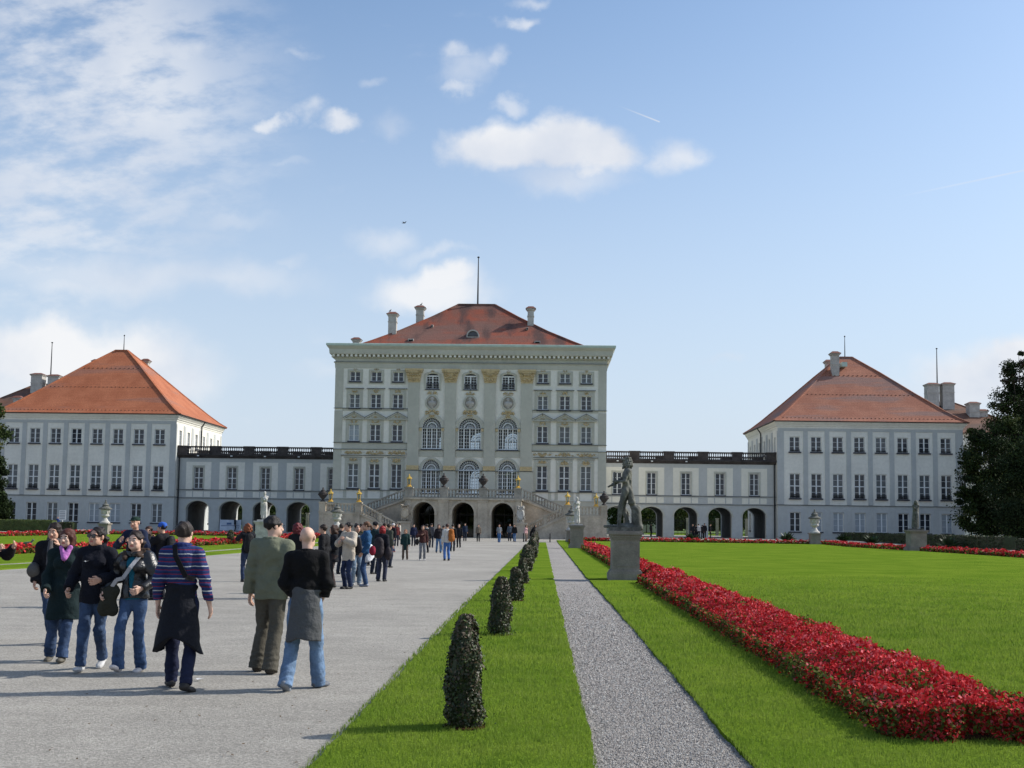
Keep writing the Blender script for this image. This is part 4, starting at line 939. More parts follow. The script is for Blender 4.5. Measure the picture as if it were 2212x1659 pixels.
# ---------------------------------------------------------------- flower beds
M_fl = [mat('dark_red_petals', (.40, .014, .016), .7, .2, 9, spec=.12, transl=.2), mat('red_petals', (.62, .044, .054), .7, .2, 9, spec=.12, transl=.2), mat('pink_petals', (.68, .15, .17), .7, .2, 9, spec=.12, transl=.2),
        mat('olive_leaves', (.12, .15, .03), .8, .3, 9, spec=.1, transl=.15), mat('bronze_leaves', (.07, .06, .02), .8, .3, 9, spec=.1), mat('bed_earth', (.040, .020, .012), .95, .3, 6, spec=0)]
def hash_clump(x, y):
    return .5+.25*np.sin(x*7.3+1.7*np.sin(y*4.1))+.25*np.sin(y*6.1+2.1*np.sin(x*5.3+y*1.7))
def bed(name, label, pts, w, hmax=.40, dens_=1.0, y_lod=10.0):
    pts = [np.array(p, float) for p in pts]; Vq = []; Mi = []
    base = MB(); 
    for p, q in zip(pts, pts[1:]):
        L = np.linalg.norm(q-p); d = (q-p)/L; nrm = np.array([-d[1], d[0]])
        ns = max(1, int(L/6))
        for k in range(ns):
            a = p+d*L*k/ns; l = L/ns; mid = a+d*l/2; Y = max(7., math.hypot(mid[0], mid[1])); s0 = np.clip(.0150*Y/y_lod, .0165, .11)
            n = int(l*w*dens_*1.75/(s0*s0)); t = rng.random(n)*l; v = (rng.random(n)-.5)*w
            x = a[0]+d[0]*t+nrm[0]*v; y = a[1]+d[1]*t+nrm[1]*v; cl = hash_clump(x, y); e = np.abs(v)/(w/2)
            prof = np.sqrt(np.clip(1-(e*(.93+.14*cl))**3.2, 0, 1)); bigc = .5+.5*np.sin(x*3.7+2*np.sin(y*2.9))*np.sin(y*4.3+1.5*np.sin(x*4.1)); h = hmax*prof*(.34+.38*cl+.52*bigc)+rng.normal(0, .02, n); v0 = v; v = v*(.82+.13*cl+.18*bigc); x = x+nrm[0]*(v-v0); y = y+nrm[1]*(v-v0)
            low = (rng.random(n) < .30); h = np.where(low, h*rng.uniform(.35, 1, n), h)
            cov = rng.random(n) < .38; sg_ = np.where(v < 0, -1, 1); e2 = rng.uniform(.90, 1.03, n); v = np.where(cov, sg_*e2*w/2*(.93+.09*cl), v); x = np.where(cov, a[0]+d[0]*t+nrm[0]*v, x); y = np.where(cov, a[1]+d[1]*t+nrm[1]*v, y); h = np.where(cov, hmax*.62*rng.random(n)**.8, h); e = np.where(cov, .86+.14*(h < hmax*.35), e)
            first = (p is pts[0]) and k == 0; last = (q is pts[-1]) and k == ns-1; eh = rng.random(n) < .10
            for on, tt in ((first, 0.), (last, l)):
                if on: nv = (rng.random(n)-.5)*w; tn = tt+rng.uniform(-.05, .05, n)+(.12*np.sin(nv*9+2)+.05)*(1 if tt == 0 else -1); x = np.where(eh, a[0]+d[0]*tn+nrm[0]*nv, x); y = np.where(eh, a[1]+d[1]*tn+nrm[1]*nv, y); h = np.where(eh, hmax*.7*rng.random(n), h)
            side = e > .8; c2 = np.clip(h, .015, 1)+np.array([gz(yy_) for yy_ in y])+.03
            r = rng.random(n); m = np.where(r < .36, 0, np.where(r < .90, 1, 2))
            m = np.where(((e > .84) & (rng.random(n) < .7)) | (low & (rng.random(n) < .8)), np.where(rng.random(n) < .55, 3, 4), m)
            m = np.where((bigc < .22) & (rng.random(n) < .45), 0, m); m = np.where((bigc > .8) & (m == 1) & (rng.random(n) < .3), 2, m); yel = (np.sin(x*3.1+y*.9)*np.sin(y*2.3-x*1.1) > .80) & (rng.random(n) < .5); m = np.where(yel, 3, m)
            ax = rng.normal(0, 1, (n, 3)); ax /= np.linalg.norm(ax, axis=1, keepdims=True); up_ = np.array([0, 0, 1.]); nr = ax+up_*.5+np.stack([nrm[0]*np.sign(v), nrm[1]*np.sign(v), 0*v], 1)*.3; nr /= np.linalg.norm(nr, axis=1, keepdims=True)
            t1 = np.cross(nr, rng.normal(0, 1, (n, 3))); t1 /= np.linalg.norm(t1, axis=1, keepdims=True)+1e-9; t2 = np.cross(nr, t1)
            s = (s0*rng.uniform(.55, 1.15, n))[:, None]; c = np.stack([x, y, c2], 1)
            q4 = np.stack([c-t1*s, c+t2*s*.7-nr*s*.2, c+t1*s, c-t2*s*.7+nr*s*.2], 1)
            Vq.append(q4.reshape(-1, 3)); Mi.append(m)
        nb = max(2, int(L/1.2)); rows = []
        for k in range(nb+1):
            c = p+d*np.clip(L*k/nb, .06 if p is pts[0] else 0, L-(.06 if q is pts[-1] else 0)); g = gz(c[1])+.02; f = (.58+.1*math.sin(k*2.3))*(.45 if (k == 0 and p is pts[0]) or (k == nb and q is pts[-1]) else 1); rows.append([(c[0]+nrm[0]*o*w/2, c[1]+nrm[1]*o*w/2, g+hh*hmax*f*.50) for o, hh in ((-.90, 0), (-.76, .7), (-.35, 1), (.35, 1), (.76, .7), (.90, 0))])
        vs = [c for r_ in rows for c in r_]; base.add(vs, [(6*k+i, 6*k+i+1, 6*k+7+i, 6*k+6+i) for k in range(nb) for i in range(5)]+[(0, 1, 2, 3, 4, 5), tuple(6*nb+i for i in range(6))], 0)
    n0 = sum(len(v) for v in Vq)//4; V = np.concatenate(Vq); F = np.arange(len(V)).reshape(-1, 4)
    o = tag(link_mesh(name, np_mesh(name, V, F, M_fl, np.concatenate(Mi))), label, 'flower bed', 'red flower beds round the lawns', kind='stuff')
    base.build('earth', M_fl[5], o)
    return o
bed('flower_bed', 'long bed of red flowers running beside the narrow path on the right', [(3.52, 9.2), (3.56, 20), (3.6, 33.4)], 1.42)
bed('flower_bed', 'bed of red flowers passing behind the nearest statue pedestal to the far pedestal', [(3.95, 33.4), (3.95, 36.8)], .9, y_lod=9)
bed('flower_bed', 'far half of the red flower bed between the two pedestals on the right', [(3.6, 36.8), (3.6, 80)], 1.35, y_lod=9)
bed('flower_bed', 'far red flower bed closing the right lawn in front of the arcade', [(3.2, 83), (3.4, 112.3), (28.3, 113.0)], 1.3, y_lod=8)
bed('flower_bed', 'red flower bed on the right edge of the lawn before the hedge', [(28.7, 112.5), (29.1, 100), (29.9, 91.5)], 1.3, y_lod=8)
bed('flower_bed', 'red flower bed right of the far right statue', [(30.3, 88.3), (30.9, 80), (31.0, 55)], 1.3, y_lod=8)
bed('flower_bed', 'short end of the red flower bed at the lower right corner of the lawn', [(4.2, 9.78), (9.5, 9.7)], 1.2)
bed('flower_bed', 'red flower bed along the left lawn behind the walking people', [(-27.0, 33), (-24.9, 50), (-23.6, 62), (-22.5, 75), (-22.3, 112.3)], 1.4, y_lod=8)
bed('flower_bed', 'far red flower bed closing the left lawn before the left pavilion', [(-22.3, 113), (-47.0, 113)], 1.3, y_lod=8)
bed('flower_bed', 'red flower bed at the far left edge of the left lawn', [(-47.0, 112.5), (-48.6, 80)], 1.3, y_lod=8)

# ---------------------------------------------------------------- topiary, hedges, trees
M_yew = [mat('dark_yew_leaves', (.026, .038, .012), .5, .35, 6, spec=.35), mat('brown_yew_leaves', (.075, .052, .026), .5, .35, 6, spec=.5), mat('fresh_leaves', (.06, .10, .02), .5, .3, 6, spec=.45, transl=.15)]
M_bark = mat('bark', (.06, .045, .035), .95, .3, 6)
M_tree = [mat('dark_tree_leaves', (.020, .032, .013), .8, .35, 1.5, spec=.1, transl=.08), mat('tree_leaves', (.036, .056, .016), .8, .35, 1.5, spec=.1, transl=.12), mat('yellowing_tree_leaves', (.085, .095, .022), .6, .3, 1.5, spec=.3, transl=.15), mat('copper_tree_leaves', (.045, .030, .026), .8, .35, 1.5, spec=.1)]
def leaf_quads(c, s, nr=None, flat=.0):
    n = len(c); a = rng.normal(0, 1, (n, 3)); a /= np.linalg.norm(a, axis=1, keepdims=True)
    if nr is not None: a = a+nr*1.1; a /= np.linalg.norm(a, axis=1, keepdims=True)
    t1 = np.cross(a, rng.normal(0, 1, (n, 3))); t1 /= np.linalg.norm(t1, axis=1, keepdims=True)+1e-9; t2 = np.cross(a, t1); s = np.asarray(s).reshape(-1, 1)
    return np.stack([c-t1*s, c+t2*s*.55, c+t1*s, c-t2*s*.55], 1).reshape(-1, 3)
def topiary(x, y, h, r, n, ls, label, group='clipped topiary cones in the grass strip', loose=0.):
    g = gz(y)+GT; O = (x, y, g); k = rng.random(n)
    def prof(t): return r*np.where(t < .12, .72+2.2*t, np.where(t < .45, 1-(t-.12)*.22, .927*np.sqrt(np.clip(1-((t-.45)/.57)**1.75, 0, 1))*.98+.02))
    t = rng.random(n); a = rng.uniform(0, 2*np.pi, n); ph = rng.uniform(0, 6.28, 4)
    wob = 1+.09*np.sin(3*a+ph[0]+5*t)+.08*np.sin(5*a+ph[1]-9*t)+.07*np.sin(13*t+ph[2]+a)+.05*np.sin(23*t-2*a)
    rr = prof(t)*wob*rng.uniform(.84, 1.07, n); leanx = ph[3]*.01-.03
    c = np.stack([rr*np.cos(a)+leanx*t*h*.5, rr*np.sin(a), t*h*1.0], 1); nr = np.stack([np.cos(a), np.sin(a), .2+.6*t], 1)
    V = leaf_quads(c, ls*rng.uniform(.6, 1.3, n), nr)
    m = np.where(rng.random(n) < .66-.45*(t > .82)*(rng.random(n) < .8), 0, np.where(rng.random(n) < .82, 1, 2))
    k2 = rng.random(n) < .03; c[k2, :2] *= rng.uniform(1.1, 1.32, (k2.sum(), 1)); V = leaf_quads(c, ls*rng.uniform(.6, 1.3, n), nr)
    root = empty('topiary_bush', O, label, 'topiary', group)
    link_mesh('crown', np_mesh('crown', V, np.arange(len(V)).reshape(-1, 4), M_yew, m), root)
    b = MB(); tt = np.linspace(0, .985, 10); pr = prof(tt)*.86; b.lathe([(float(pp), float(q*h)) for pp, q in zip(pr, tt)], n=10); b.build('inner_growth', M_yew[0], root)
    b = MB(); b.lathe([(.035, -.1), (.03, .2)], n=6); b.build('trunk', M_bark, root)
    if y < 36: b = MB(); b.lathe([(r*1.22, -.03), (r*1.2, .012), (r*.6, .02)], n=14); b.build('soil_ring', M_fl[5], root)
    if loose:
        nl = int(260*loose); q = rng.normal(0, 1, (nl, 2))*r*.75; c = np.stack([q[:, 0], q[:, 1]-.05, rng.uniform(0, .13, nl)], 1); V = leaf_quads(c, ls*1.1*np.ones(nl))
        link_mesh('low_shoots', np_mesh('low_shoots', V, np.arange(len(V)).reshape(-1, 4), [M_yew[2]]), root)
T_ = [(9.42, .93, .150, 10000, .0155, 'nearest and tallest clipped topiary cone in the grass strip', .35), (17.2, .88, .168, 6500, .018, 'second topiary cone with leafy shoots round its foot', 1.0), (24.8, .74, .165, 4200, .022, 'third topiary cone from the viewer with a ragged pointed tip', .0),
      (32.1, .72, .17, 3000, .026, 'fourth topiary cone from the viewer, just before the pedestal shadow', 0), (40.5, .95, .24, 2600, .032, 'fifth topiary cone, broad and dark, beyond the pedestal shadow', 0), (48.3, .80, .2, 1800, .04, 'sixth topiary cone, narrow, beside the broad dark one', 0)]
for i, (y, h, r, n, ls, lab, lo) in enumerate(T_):
    topiary([-.625, -.61, -.54, -.51, -.50, -.46][i], y, h, r, n, ls, lab, loose=lo)
for i, (y, nm) in enumerate(((56.2, 'seventh'), (64, 'eighth'), (72, 'ninth'), (80, 'tenth'), (88, 'eleventh'), (96, 'twelfth and last'))):
    topiary(-.42, y, 1.0+.06*(i % 2), .26, 1300, .05, '%s topiary cone from the viewer in the far cluster towards the palace' % nm)
p = at(497, 1176); topiary(p.x, p.y, .98, .26, 1500, .045, 'lone topiary cone in the left grass strip beside the red flowers', 'clipped topiary cones in the left strip')
def hedge(name, label, p, q, w, h, n, ls, mats=M_yew, bias=.5):
    p = Vector(p); q = Vector(q); L = (q-p).length; d = (q-p)/L; a = math.atan2(d.y, d.x); g = gz((p.y+q.y)/2); O = (p.x, p.y, g)
    root = empty(name, O, label, 'hedge', rz=a); x = rng.uniform(0, L, n); f = rng.random(n); y = np.where(f < .4, -w/2, np.where(f < .75, rng.uniform(-w/2, w/2, n), w/2)); z = np.where((f >= .4) & (f < .75), h, rng.uniform(0, h, n))
    c = np.stack([x, y+rng.normal(0, .03, n), z+rng.normal(0, .03, n)], 1); V = leaf_quads(c, ls*rng.uniform(.6, 1.3, n)); m = np.where(rng.random(n) < bias, 0, np.where(rng.random(n) < .6, 1, 2))
    link_mesh('foliage', np_mesh('foliage', V, np.arange(len(V)).reshape(-1, 4), mats, m), root); b = MB(); b.box(0, L, -w/2+.03, w/2-.03, -.1, h-.03); b.build('inner_growth', mats[0], root)
hedge('clipped_hedge', 'low dark clipped hedge behind the right flower bed, running to the frame edge', (37.6, 138), (41.0, 98.5), 1.2, 1.05, 9000, .07)
hedge('clipped_hedge', 'nearer low dark hedge behind the far right statue', (41.3, 97), (44.5, 62), 1.2, 1.05, 9000, .07)
M_hl = [mat('hedge_green', (.06, .085, .022), .6, .3, 2, spec=.3), mat('hedge_yellow_green', (.10, .11, .03), .6, .3, 2, spec=.3), mat('hedge_fresh_green', (.09, .14, .03), .6, .3, 2, spec=.3)]
hedge('clipped_hedge', 'yellowish clipped hedge before the left pavilion behind the walking women', (-66, 121.5), (-53.6, 121.5), 1.3, 1.25, 6000, .07, M_hl, .3)
hedge('clipped_hedge', 'small clipped hedge block at the end of the yellowish hedge', (-53.0, 121.2), (-51.2, 121.2), 1.2, 1.05, 1500, .06, M_yew, .5)

def tree(name, label, x, y, H, trunk_h, crowns, n, ls, mix, group=None, lean=0., hollow=.35):
    """crowns: ellipsoids (dx, dy, z, rx, ry, rz); leaves gather in clumps with gaps between"""
    g = gz(y) if y < 172 else .3; root = empty(name, (x, y, g), label, 'tree', group)
    b = MB(); b.lathe([(.05*H**.75*.5, -.2), (.035*H**.75*.5, trunk_h), (.02*H**.75*.4, H*.75), (.01, H*.93)], n=8)
    rnd = random.Random(int(x*7+y)); V = []; M = []
    tot = sum(c[3]*c[4]+c[5]*c[3] for c in crowns)
    for dx, dy, z, rx, ry, rz in crowns:
        nn = int(n*(rx*ry+rz*rx)/tot); nc = max(10, int(9*(rx*ry*rz)**.5)); nc = min(nc, 130)
        d = rng.normal(0, 1, (nc, 3)); d /= np.linalg.norm(d, axis=1, keepdims=True); rad = rng.uniform(hollow, 1, (nc, 1))**.6; cc = d*rad*np.array([rx, ry, rz])+np.array([dx, dy, z]); cr = rng.uniform(.16, .48, nc)*min(rx, ry, rz)*1.1
        for i in range(0, nc, 4): b.rod((0, 0, max(trunk_h*.8, cc[i][2]*.62)), tuple(cc[i]), .05*H*.06, .05*H*.06)
        idx = rng.integers(0, nc, nn); dd = rng.normal(0, 1, (nn, 3)); dd /= np.linalg.norm(dd, axis=1, keepdims=True); c = cc[idx]+dd*(cr[idx]*rng.uniform(.10, 1.25, nn)**.7)[:, None]*np.array([1.15, 1.15, .8])
        V.append(leaf_quads(c, ls*rng.uniform(.5, 1.3, nn), dd*.6)); cm = rng.random(nc); r = rng.random(nn)
        mm = np.searchsorted(np.cumsum(mix), np.clip(cm[idx]*.6+r*.4, 0, .9999)); M.append(mm)
    V = np.concatenate(V); link_mesh('crown', np_mesh('crown', V, np.arange(len(V)).reshape(-1, 4), M_tree, np.concatenate(M)), root)
    b.build('trunk', M_bark, root)
def T(px, Y): return atY(px, 1000, Y).x
tree('broadleaf_tree', 'dense dark tree beside the right pavilion with a few yellowing sprays', T(2150, 128), 128, 15.0, 1.0, [(0, 0, 5, 3.6, 4, 5), (-.9, 0, 9.3, 2.6, 3.2, 3.6), (1.4, 0, 11.6, 1.9, 2.2, 2.8), (-1.9, -.5, 11.9, 1.1, 1.4, 1.8), (3, 0, 3, 3.5, 3, 3.2), (-3.1, -.4, 6.4, 1.5, 1.3, 1.8), (-2.7, -.3, 3.0, 2.0, 1.6, 2.6), (-3.0, -.2, 9.0, 1.1, 1.1, 1.3)], 60000, .15, [.50, .34, .14, .02])
tree('broadleaf_tree', 'tall dark reddish tree rising above the others at the right edge', T(2206, 138), 138, 25.5, 3, [(0, 0, 20.5, 1.9, 1.8, 4.2), (-.8, 0, 15.5, 2.9, 2.6, 3.6), (.8, 0, 13.5, 3.2, 3.0, 4.0), (-1.4, 0, 10.5, 2.4, 2.4, 2.4), (.5, 0, 8, 4.5, 4, 4)], 60000, .15, [.45, .22, .03, .30], hollow=.2)
tree('broadleaf_tree', 'dark bushy tree at the right frame edge before the tall one', T(2225, 118), 118, 12, 1, [(0, 0, 4.5, 4.2, 3.5, 4.6), (.5, 0, 8.6, 3.2, 3, 3)], 30000, .15, [.62, .24, .06, .08])
tree('broadleaf_tree', 'dark conical tree at the left frame edge before the left pavilion', T(-6, 126), 126, 8.4, .4, [(0, 0, 2.6, 2.1, 2.0, 2.7), (-.3, 0, 5.6, 1.3, 1.5, 2.8)], 18000, .17, [.75, .21, .03, .01])
tree('broadleaf_tree', 'lighter green tree just outside the left pavilion corner', T(-26, 128), 128, 16, 2, [(0, 0, 9, 2.4, 2.4, 3.4), (-.5, 0, 13.5, 1.6, 1.6, 2.6)], 9000, .2, [.3, .4, .28, .02])
tree('broadleaf_tree', 'dark tree out past the right hedge', 58, 104, 12, 2, [(0, 0, 6, 4.5, 4.5, 5.0)], 8000, .25, [.6, .3, .08, .02])
# park trees behind the palace, seen through the arches
k = 0
for px in (395, 440, 500, 560, 610, 640, 690, 1330, 1362, 1395, 1440, 1490, 1530, 1570, 1610, 1650):
    Y = 225+((k*37) % 30); x = (px-1168)/2400*Y; k += 1
    tree('park_tree', 'park tree behind the palace seen %s through the %s arcade' % (('first', 'second', 'third', 'fourth', 'fifth', 'sixth', 'seventh', 'eighth', 'ninth')[k-1 if k < 8 else k-8], 'left' if k < 8 else 'right'), x, Y, 9, 1.5, [(0, 0, 5, 4.4, 3.6, 3.8)], 2600, .36, [.15, .62, .20, .03], 'park trees behind the palace')
def woods():
    V = []; M = []
    n = 60000; a = rng.uniform(0, 2*np.pi, n); r = rng.uniform(330, 380, n); h = 13+4*np.sin(a*37)+3*np.sin(a*91+1)
    z = rng.random(n)**.7*h; c = np.stack([r*np.cos(a), r*np.sin(a), z], 1); V = leaf_quads(c, rng.uniform(1.2, 2.6, n)); m = rng.integers(0, 3, n)
    return np_mesh('woods', V, np.arange(len(V)).reshape(-1, 4), M_tree, m)
tag(link_mesh('distant_woods', woods()), 'belt of park woodland round the palace grounds', 'woods', kind='stuff')
# iron fence behind the arcades and a red-roofed house beyond
def iron_fence(x0, x1, label):
    O = ((x0+x1)/2, 178, .3); root = empty('iron_fence', O, label, 'fence'); b = MB(O)
    n = int((x1-x0)/.22)
    for i in range(n+1): x = x0+(x1-x0)*i/n; b.box(x-.02, x+.02, 177.98, 178.02, .3, 2.9)
    b.build('pickets', M_iron, root); b = MB(O)
    for z in (.55, 2.5): b.box(x0, x1, 177.96, 178.04, z, z+.07)
    b.build('rails', M_iron, root); m_ = int((x1-x0)/4.4)
    for i in range(m_+1):
        x = x0+(x1-x0)*i/m_; c = MB(O); c.box(x-.22, x+.22, 177.8, 178.2, .2, 2.9); c.box(x-.28, x+.28, 177.72, 178.28, 2.9, 3.05); c.build('post', M_stone_d, root)
iron_fence(14, 42, 'black iron fence behind the right arcade'); iron_fence(-66, -28, 'black iron fence behind the left arcade')
hx = (1330-1168)/2400*260; b = MB((hx, 260, .3)); b.box(hx-9, hx+9, 256, 268, .3, 6); root = empty('garden_house', (hx, 260, .3), 'distant house with a red roof seen through the arch left of the statue', 'house'); b.build('wall', M_white, root)
b = MB((hx, 260, .3)); hip_roof(b, hx-9.6, hx+9.6, 255.4, 268.6, 6, hx-5, hx+5, 262, 10.2); b.build('roof', M_roofL, root)
b = MB()
for px0, px1 in ((1395, 1665), (380, 700)):
    x0, x1 = sorted(((px0-1168)/2400*190, (px1-1168)/2400*190)); b.add([(x0, 182, .31), (x1, 182, .31), (x1*1.1, 214, .31), (x0*1.1, 214, .31)], [(0, 1, 2, 3)])
tag(b.build('park_lawn', M_grass), kind='structure')
# big leafy plants set into the far beds
M_cn = [mat('canna_leaves', (.035, .075, .022), .5, .3, 5, spec=.4), mat('dark_canna_leaves', (.022, .035, .014), .5, .3, 5, spec=.4)]
def leafy(px, py, h, label, yel=False):
    p = at(px, py, .1); root = empty('leafy_plant', (p.x, p.y, gz(p.y)), label, 'plant', 'leafy plants in the far flower beds'); n = 90; V = []
    for i in range(n):
        a = rng.uniform(0, 6.28); e = rng.uniform(.3, 1.35); L = h*rng.uniform(.55, 1.1); w = .10*h*rng.uniform(.7, 1.3); d = np.array([math.cos(a)*math.cos(e), math.sin(a)*math.cos(e), math.sin(e)]); s = np.array([-math.sin(a), math.cos(a), 0])*w; o = np.array([math.cos(a), math.sin(a), 0])*.1*h
        m1 = o+d*L*.6; tip = o+d*L+np.array([0, 0, -.12*L]); V += [o, m1-s, tip, m1+s]
    V = np.array(V); link_mesh('leaves', np_mesh('leaves', V, np.arange(len(V)).reshape(-1, 4), M_cn, rng.integers(0, 2, n)), root)
    b = MB(); b.lathe([(.05, 0), (.03, .5*h)], n=6); b.build('stem', M_cn[1], root)
for px, py, h, lab in ((1495, 1171, 1.2, 'leafy dark plant in the far bed before the group under the arcade'), (1700, 1171, 1.25, 'leafy plant in the far bed at the foot of the right pavilion corner'), (1822, 1172, 1.2, 'leafy plant at the left end of the right hedge'), (1885, 1176, 1.25, 'broad leafy plant in the bed left of the far right statue'),
                      (2050, 1182, 1.3, 'leafy plant with pale shoots right of the far right statue'), (1281, 1166, 1.0, 'leafy plant at the foot of the staircase right end'), (538, 1157, 1.0, 'leafy plant in the far left bed before the white banner')): leafy(px, py, h, lab)
# ================================================================ figures: one smooth surface from blended solids
def surface_nets(f, lo, hi, h):
    lo = np.array(lo, float); hi = np.array(hi, float); n = np.maximum(4, np.ceil((hi-lo)/h).astype(int)+1)
    ax = [lo[i]+h*np.arange(n[i]) for i in range(3)]; G = np.stack(np.meshgrid(*ax, indexing='ij'), -1); v = f(G.reshape(-1, 3)).reshape(n)
    v[0] = v[-1] = 1; v[:, 0] = v[:, -1] = 1; v[:, :, 0] = v[:, :, -1] = 1
    s = v < 0; c = np.zeros(tuple(n-1), int)
    for i in (0, 1):
        for j in (0, 1):
            for k in (0, 1): c += s[i:n[0]-1+i, j:n[1]-1+j, k:n[2]-1+k]
    act = (c > 0) & (c < 8); idx = -np.ones(act.shape, int); ids = np.argwhere(act); idx[act] = np.arange(len(ids))
    P = np.zeros((len(ids), 3)); W_ = np.zeros(len(ids)); cor = [(i, j, k) for i in (0, 1) for j in (0, 1) for k in (0, 1)]
    for a in range(8):
        for b_ in range(a+1, 8):
            A, B = np.array(cor[a]), np.array(cor[b_])
            if abs(A-B).sum() != 1: continue
            va = v[tuple((ids+A).T)]; vb = v[tuple((ids+B).T)]; m_ = (va < 0) != (vb < 0); t = np.where(m_, va/np.where(m_, va-vb, 1), 0)
            P += np.where(m_[:, None], A+(B-A)*t[:, None], 0); W_ += m_
    V = lo+h*(ids+P/W_[:, None]); F = []
    for a in range(3):
        b_, c_ = (a+1) % 3, (a+2) % 3; sl = [slice(1, -1)]*3; sl[a] = slice(0, -1); s0 = s[tuple(sl)]; sl2 = list(sl); sl2[a] = slice(1, None); s1 = s[tuple(sl2)]
        e = np.argwhere(s0 != s1); e0 = e.copy(); e0[:, b_] += 1; e0[:, c_] += 1; flip = s0[tuple(e.T)]
        q = []
        for db, dc in ((-1, -1), (0, -1), (0, 0), (-1, 0)):
            g = e0.copy(); g[:, b_] += db; g[:, c_] += dc; q.append(idx[tuple(g.T)])
        q = np.stack(q, 1); q[~flip] = q[~flip][:, ::-1]; F.append(q)
    return V, np.concatenate(F)
def n_(v): v = np.asarray(v, float); return v/np.linalg.norm(v)
def cap(a, b_, r1, r2, k=None):
    a = np.asarray(a, float); b_ = np.asarray(b_, float)
    def f(P):
        if k is not None:                         # flattened section: k = (axis, factor)
            P = P.copy(); A, B = a.copy(), b_.copy(); ax, fc = k; mid = (A+B)/2; P[:, ax] = (P[:, ax]-mid[ax])/fc+mid[ax]
        d = b_-a; t = np.clip(((P-a)@d)/(d@d), 0, 1); return np.linalg.norm(P-a-t[:, None]*d, axis=1)-(r1+(r2-r1)*t)
    f.bb = (np.minimum(a, b_)-max(r1, r2), np.maximum(a, b_)+max(r1, r2)); return f
def ell(c, r, Rm=None):
    c = np.asarray(c, float); r = np.asarray(r, float)
    def f(P):
        q = P-c
        if Rm is not None: q = q@Rm
        k = np.linalg.norm(q/r, axis=1); k2 = np.linalg.norm(q/(r*r), axis=1)+1e-9; return k*(k-1)/k2
    m_ = r.max() if Rm is not None else r
    f.bb = (c-m_, c+m_); return f
def union(fs, k=.03):
    def f(P):
        d = fs[0](P)
        for g in fs[1:]:
            e = g(P); h = np.clip(.5+.5*(e-d)/k, 0, 1); d = e*(1-h)+d*h-k*h*(1-h)
        return d
    return f
def bbox(fs, pad): return np.min([g.bb[0] for g in fs], axis=0)-pad, np.max([g.bb[1] for g in fs], axis=0)+pad
def rotm(yaw, pitch=0, roll=0):
    return np.array((Matrix.Rotation(yaw, 3, 'Z') @ Matrix.Rotation(pitch, 3, 'X') @ Matrix.Rotation(roll, 3, 'Y')))
def ik(h, a, l1, l2, bend):
    h = np.asarray(h, float); a = np.asarray(a, float); d = a-h; L = min(np.linalg.norm(d), (l1+l2)*.999); u = n_(d); x = (l1*l1-l2*l2+L*L)/(2*L); y = math.sqrt(max(0, l1*l1-x*x)); b_ = np.asarray(bend, float); b_ = n_(b_-u*(b_@u))
    return h+u*x+b_*y, h+u*L

def mk(name, f, bb, h, mats, parent=None, mi=None, post=None, smooth=True):
    V, F = surface_nets(f, bb[0], bb[1], h)
    if post: V = post(V)
    m_ = mi(V, F) if mi else None
    return link_mesh(name, np_mesh(name, V, F, mats, m_, smooth), parent)

SKIN = mat('skin', (.52, .30, .21), .55, .06, 9, spec=.4); SKIN_P = mat('pale_skin', (.60, .38, .29), .55, .06, 9, spec=.4)
LIPS = mat('lips', (.42, .13, .11), .5, .1, 9); EYEW = mat('eye_white', (.65, .63, .6), .3, .02, 9); EYED = mat('iris', (.03, .02, .015), .2, .02, 9); BROW = mat('eyebrow', (.05, .03, .02), .9, .1, 9)
def hairmat(c): return cloth(c, .6, .35, .3, .006, 60)

def pose(H=1.7, lean=0., footL=(.10, 0, 0), footR=(-.10, 0, 0), pelv=(0, 0), wL=None, wR=None, turn=0., drop=0., yawF=(0, 0), elb=None):
    """joints of a standing or walking figure facing -y; wrists given relative to the shoulders"""
    s = H/1.75; J = {'s': s, 'H': H}; zp = .93*s-drop; P = np.array([pelv[0], pelv[1], zp]); J['pelvis'] = P
    ly = math.sin(lean); J['chest'] = P+np.array([0, -ly*.36*s, .37*s]); J['neck'] = P+np.array([0, -ly*.54*s, .545*s]); J['head'] = J['neck']+np.array([0, -.035*s-ly*.10*s, .155*s])
    Rt = rotm(turn)
    for k, sg, foot, w, yf in (('L', 1, footL, wL, yawF[0]), ('R', -1, footR, wR, yawF[1])):
        hip = P+Rt@np.array([sg*.085*s, 0, -.03*s]); an = np.array([foot[0], foot[1], foot[2]+.085*s]); kn, an = ik(hip, an, .415*s, .42*s, (sg*.03, -1, 0)); J['hip'+k] = hip; J['kn'+k] = kn; J['an'+k] = an; J['fy'+k] = yf; J['fp'+k] = foot[3] if len(foot) > 3 else 0.
        sh = J['neck']+Rt@np.array([sg*(.172-.008)*s, .01*s, -.066*s]); w = w if w is not None else (sg*.08, -.03, -.53)
        eb = (sg*.3, 1, -.1) if elb is None or elb.get(k) is None else elb[k]
        el, wr = ik(sh, sh+np.array(w)*s, .29*s, .255*s, eb); J['sh'+k] = sh; J['el'+k] = el; J['wr'+k] = wr
    return J
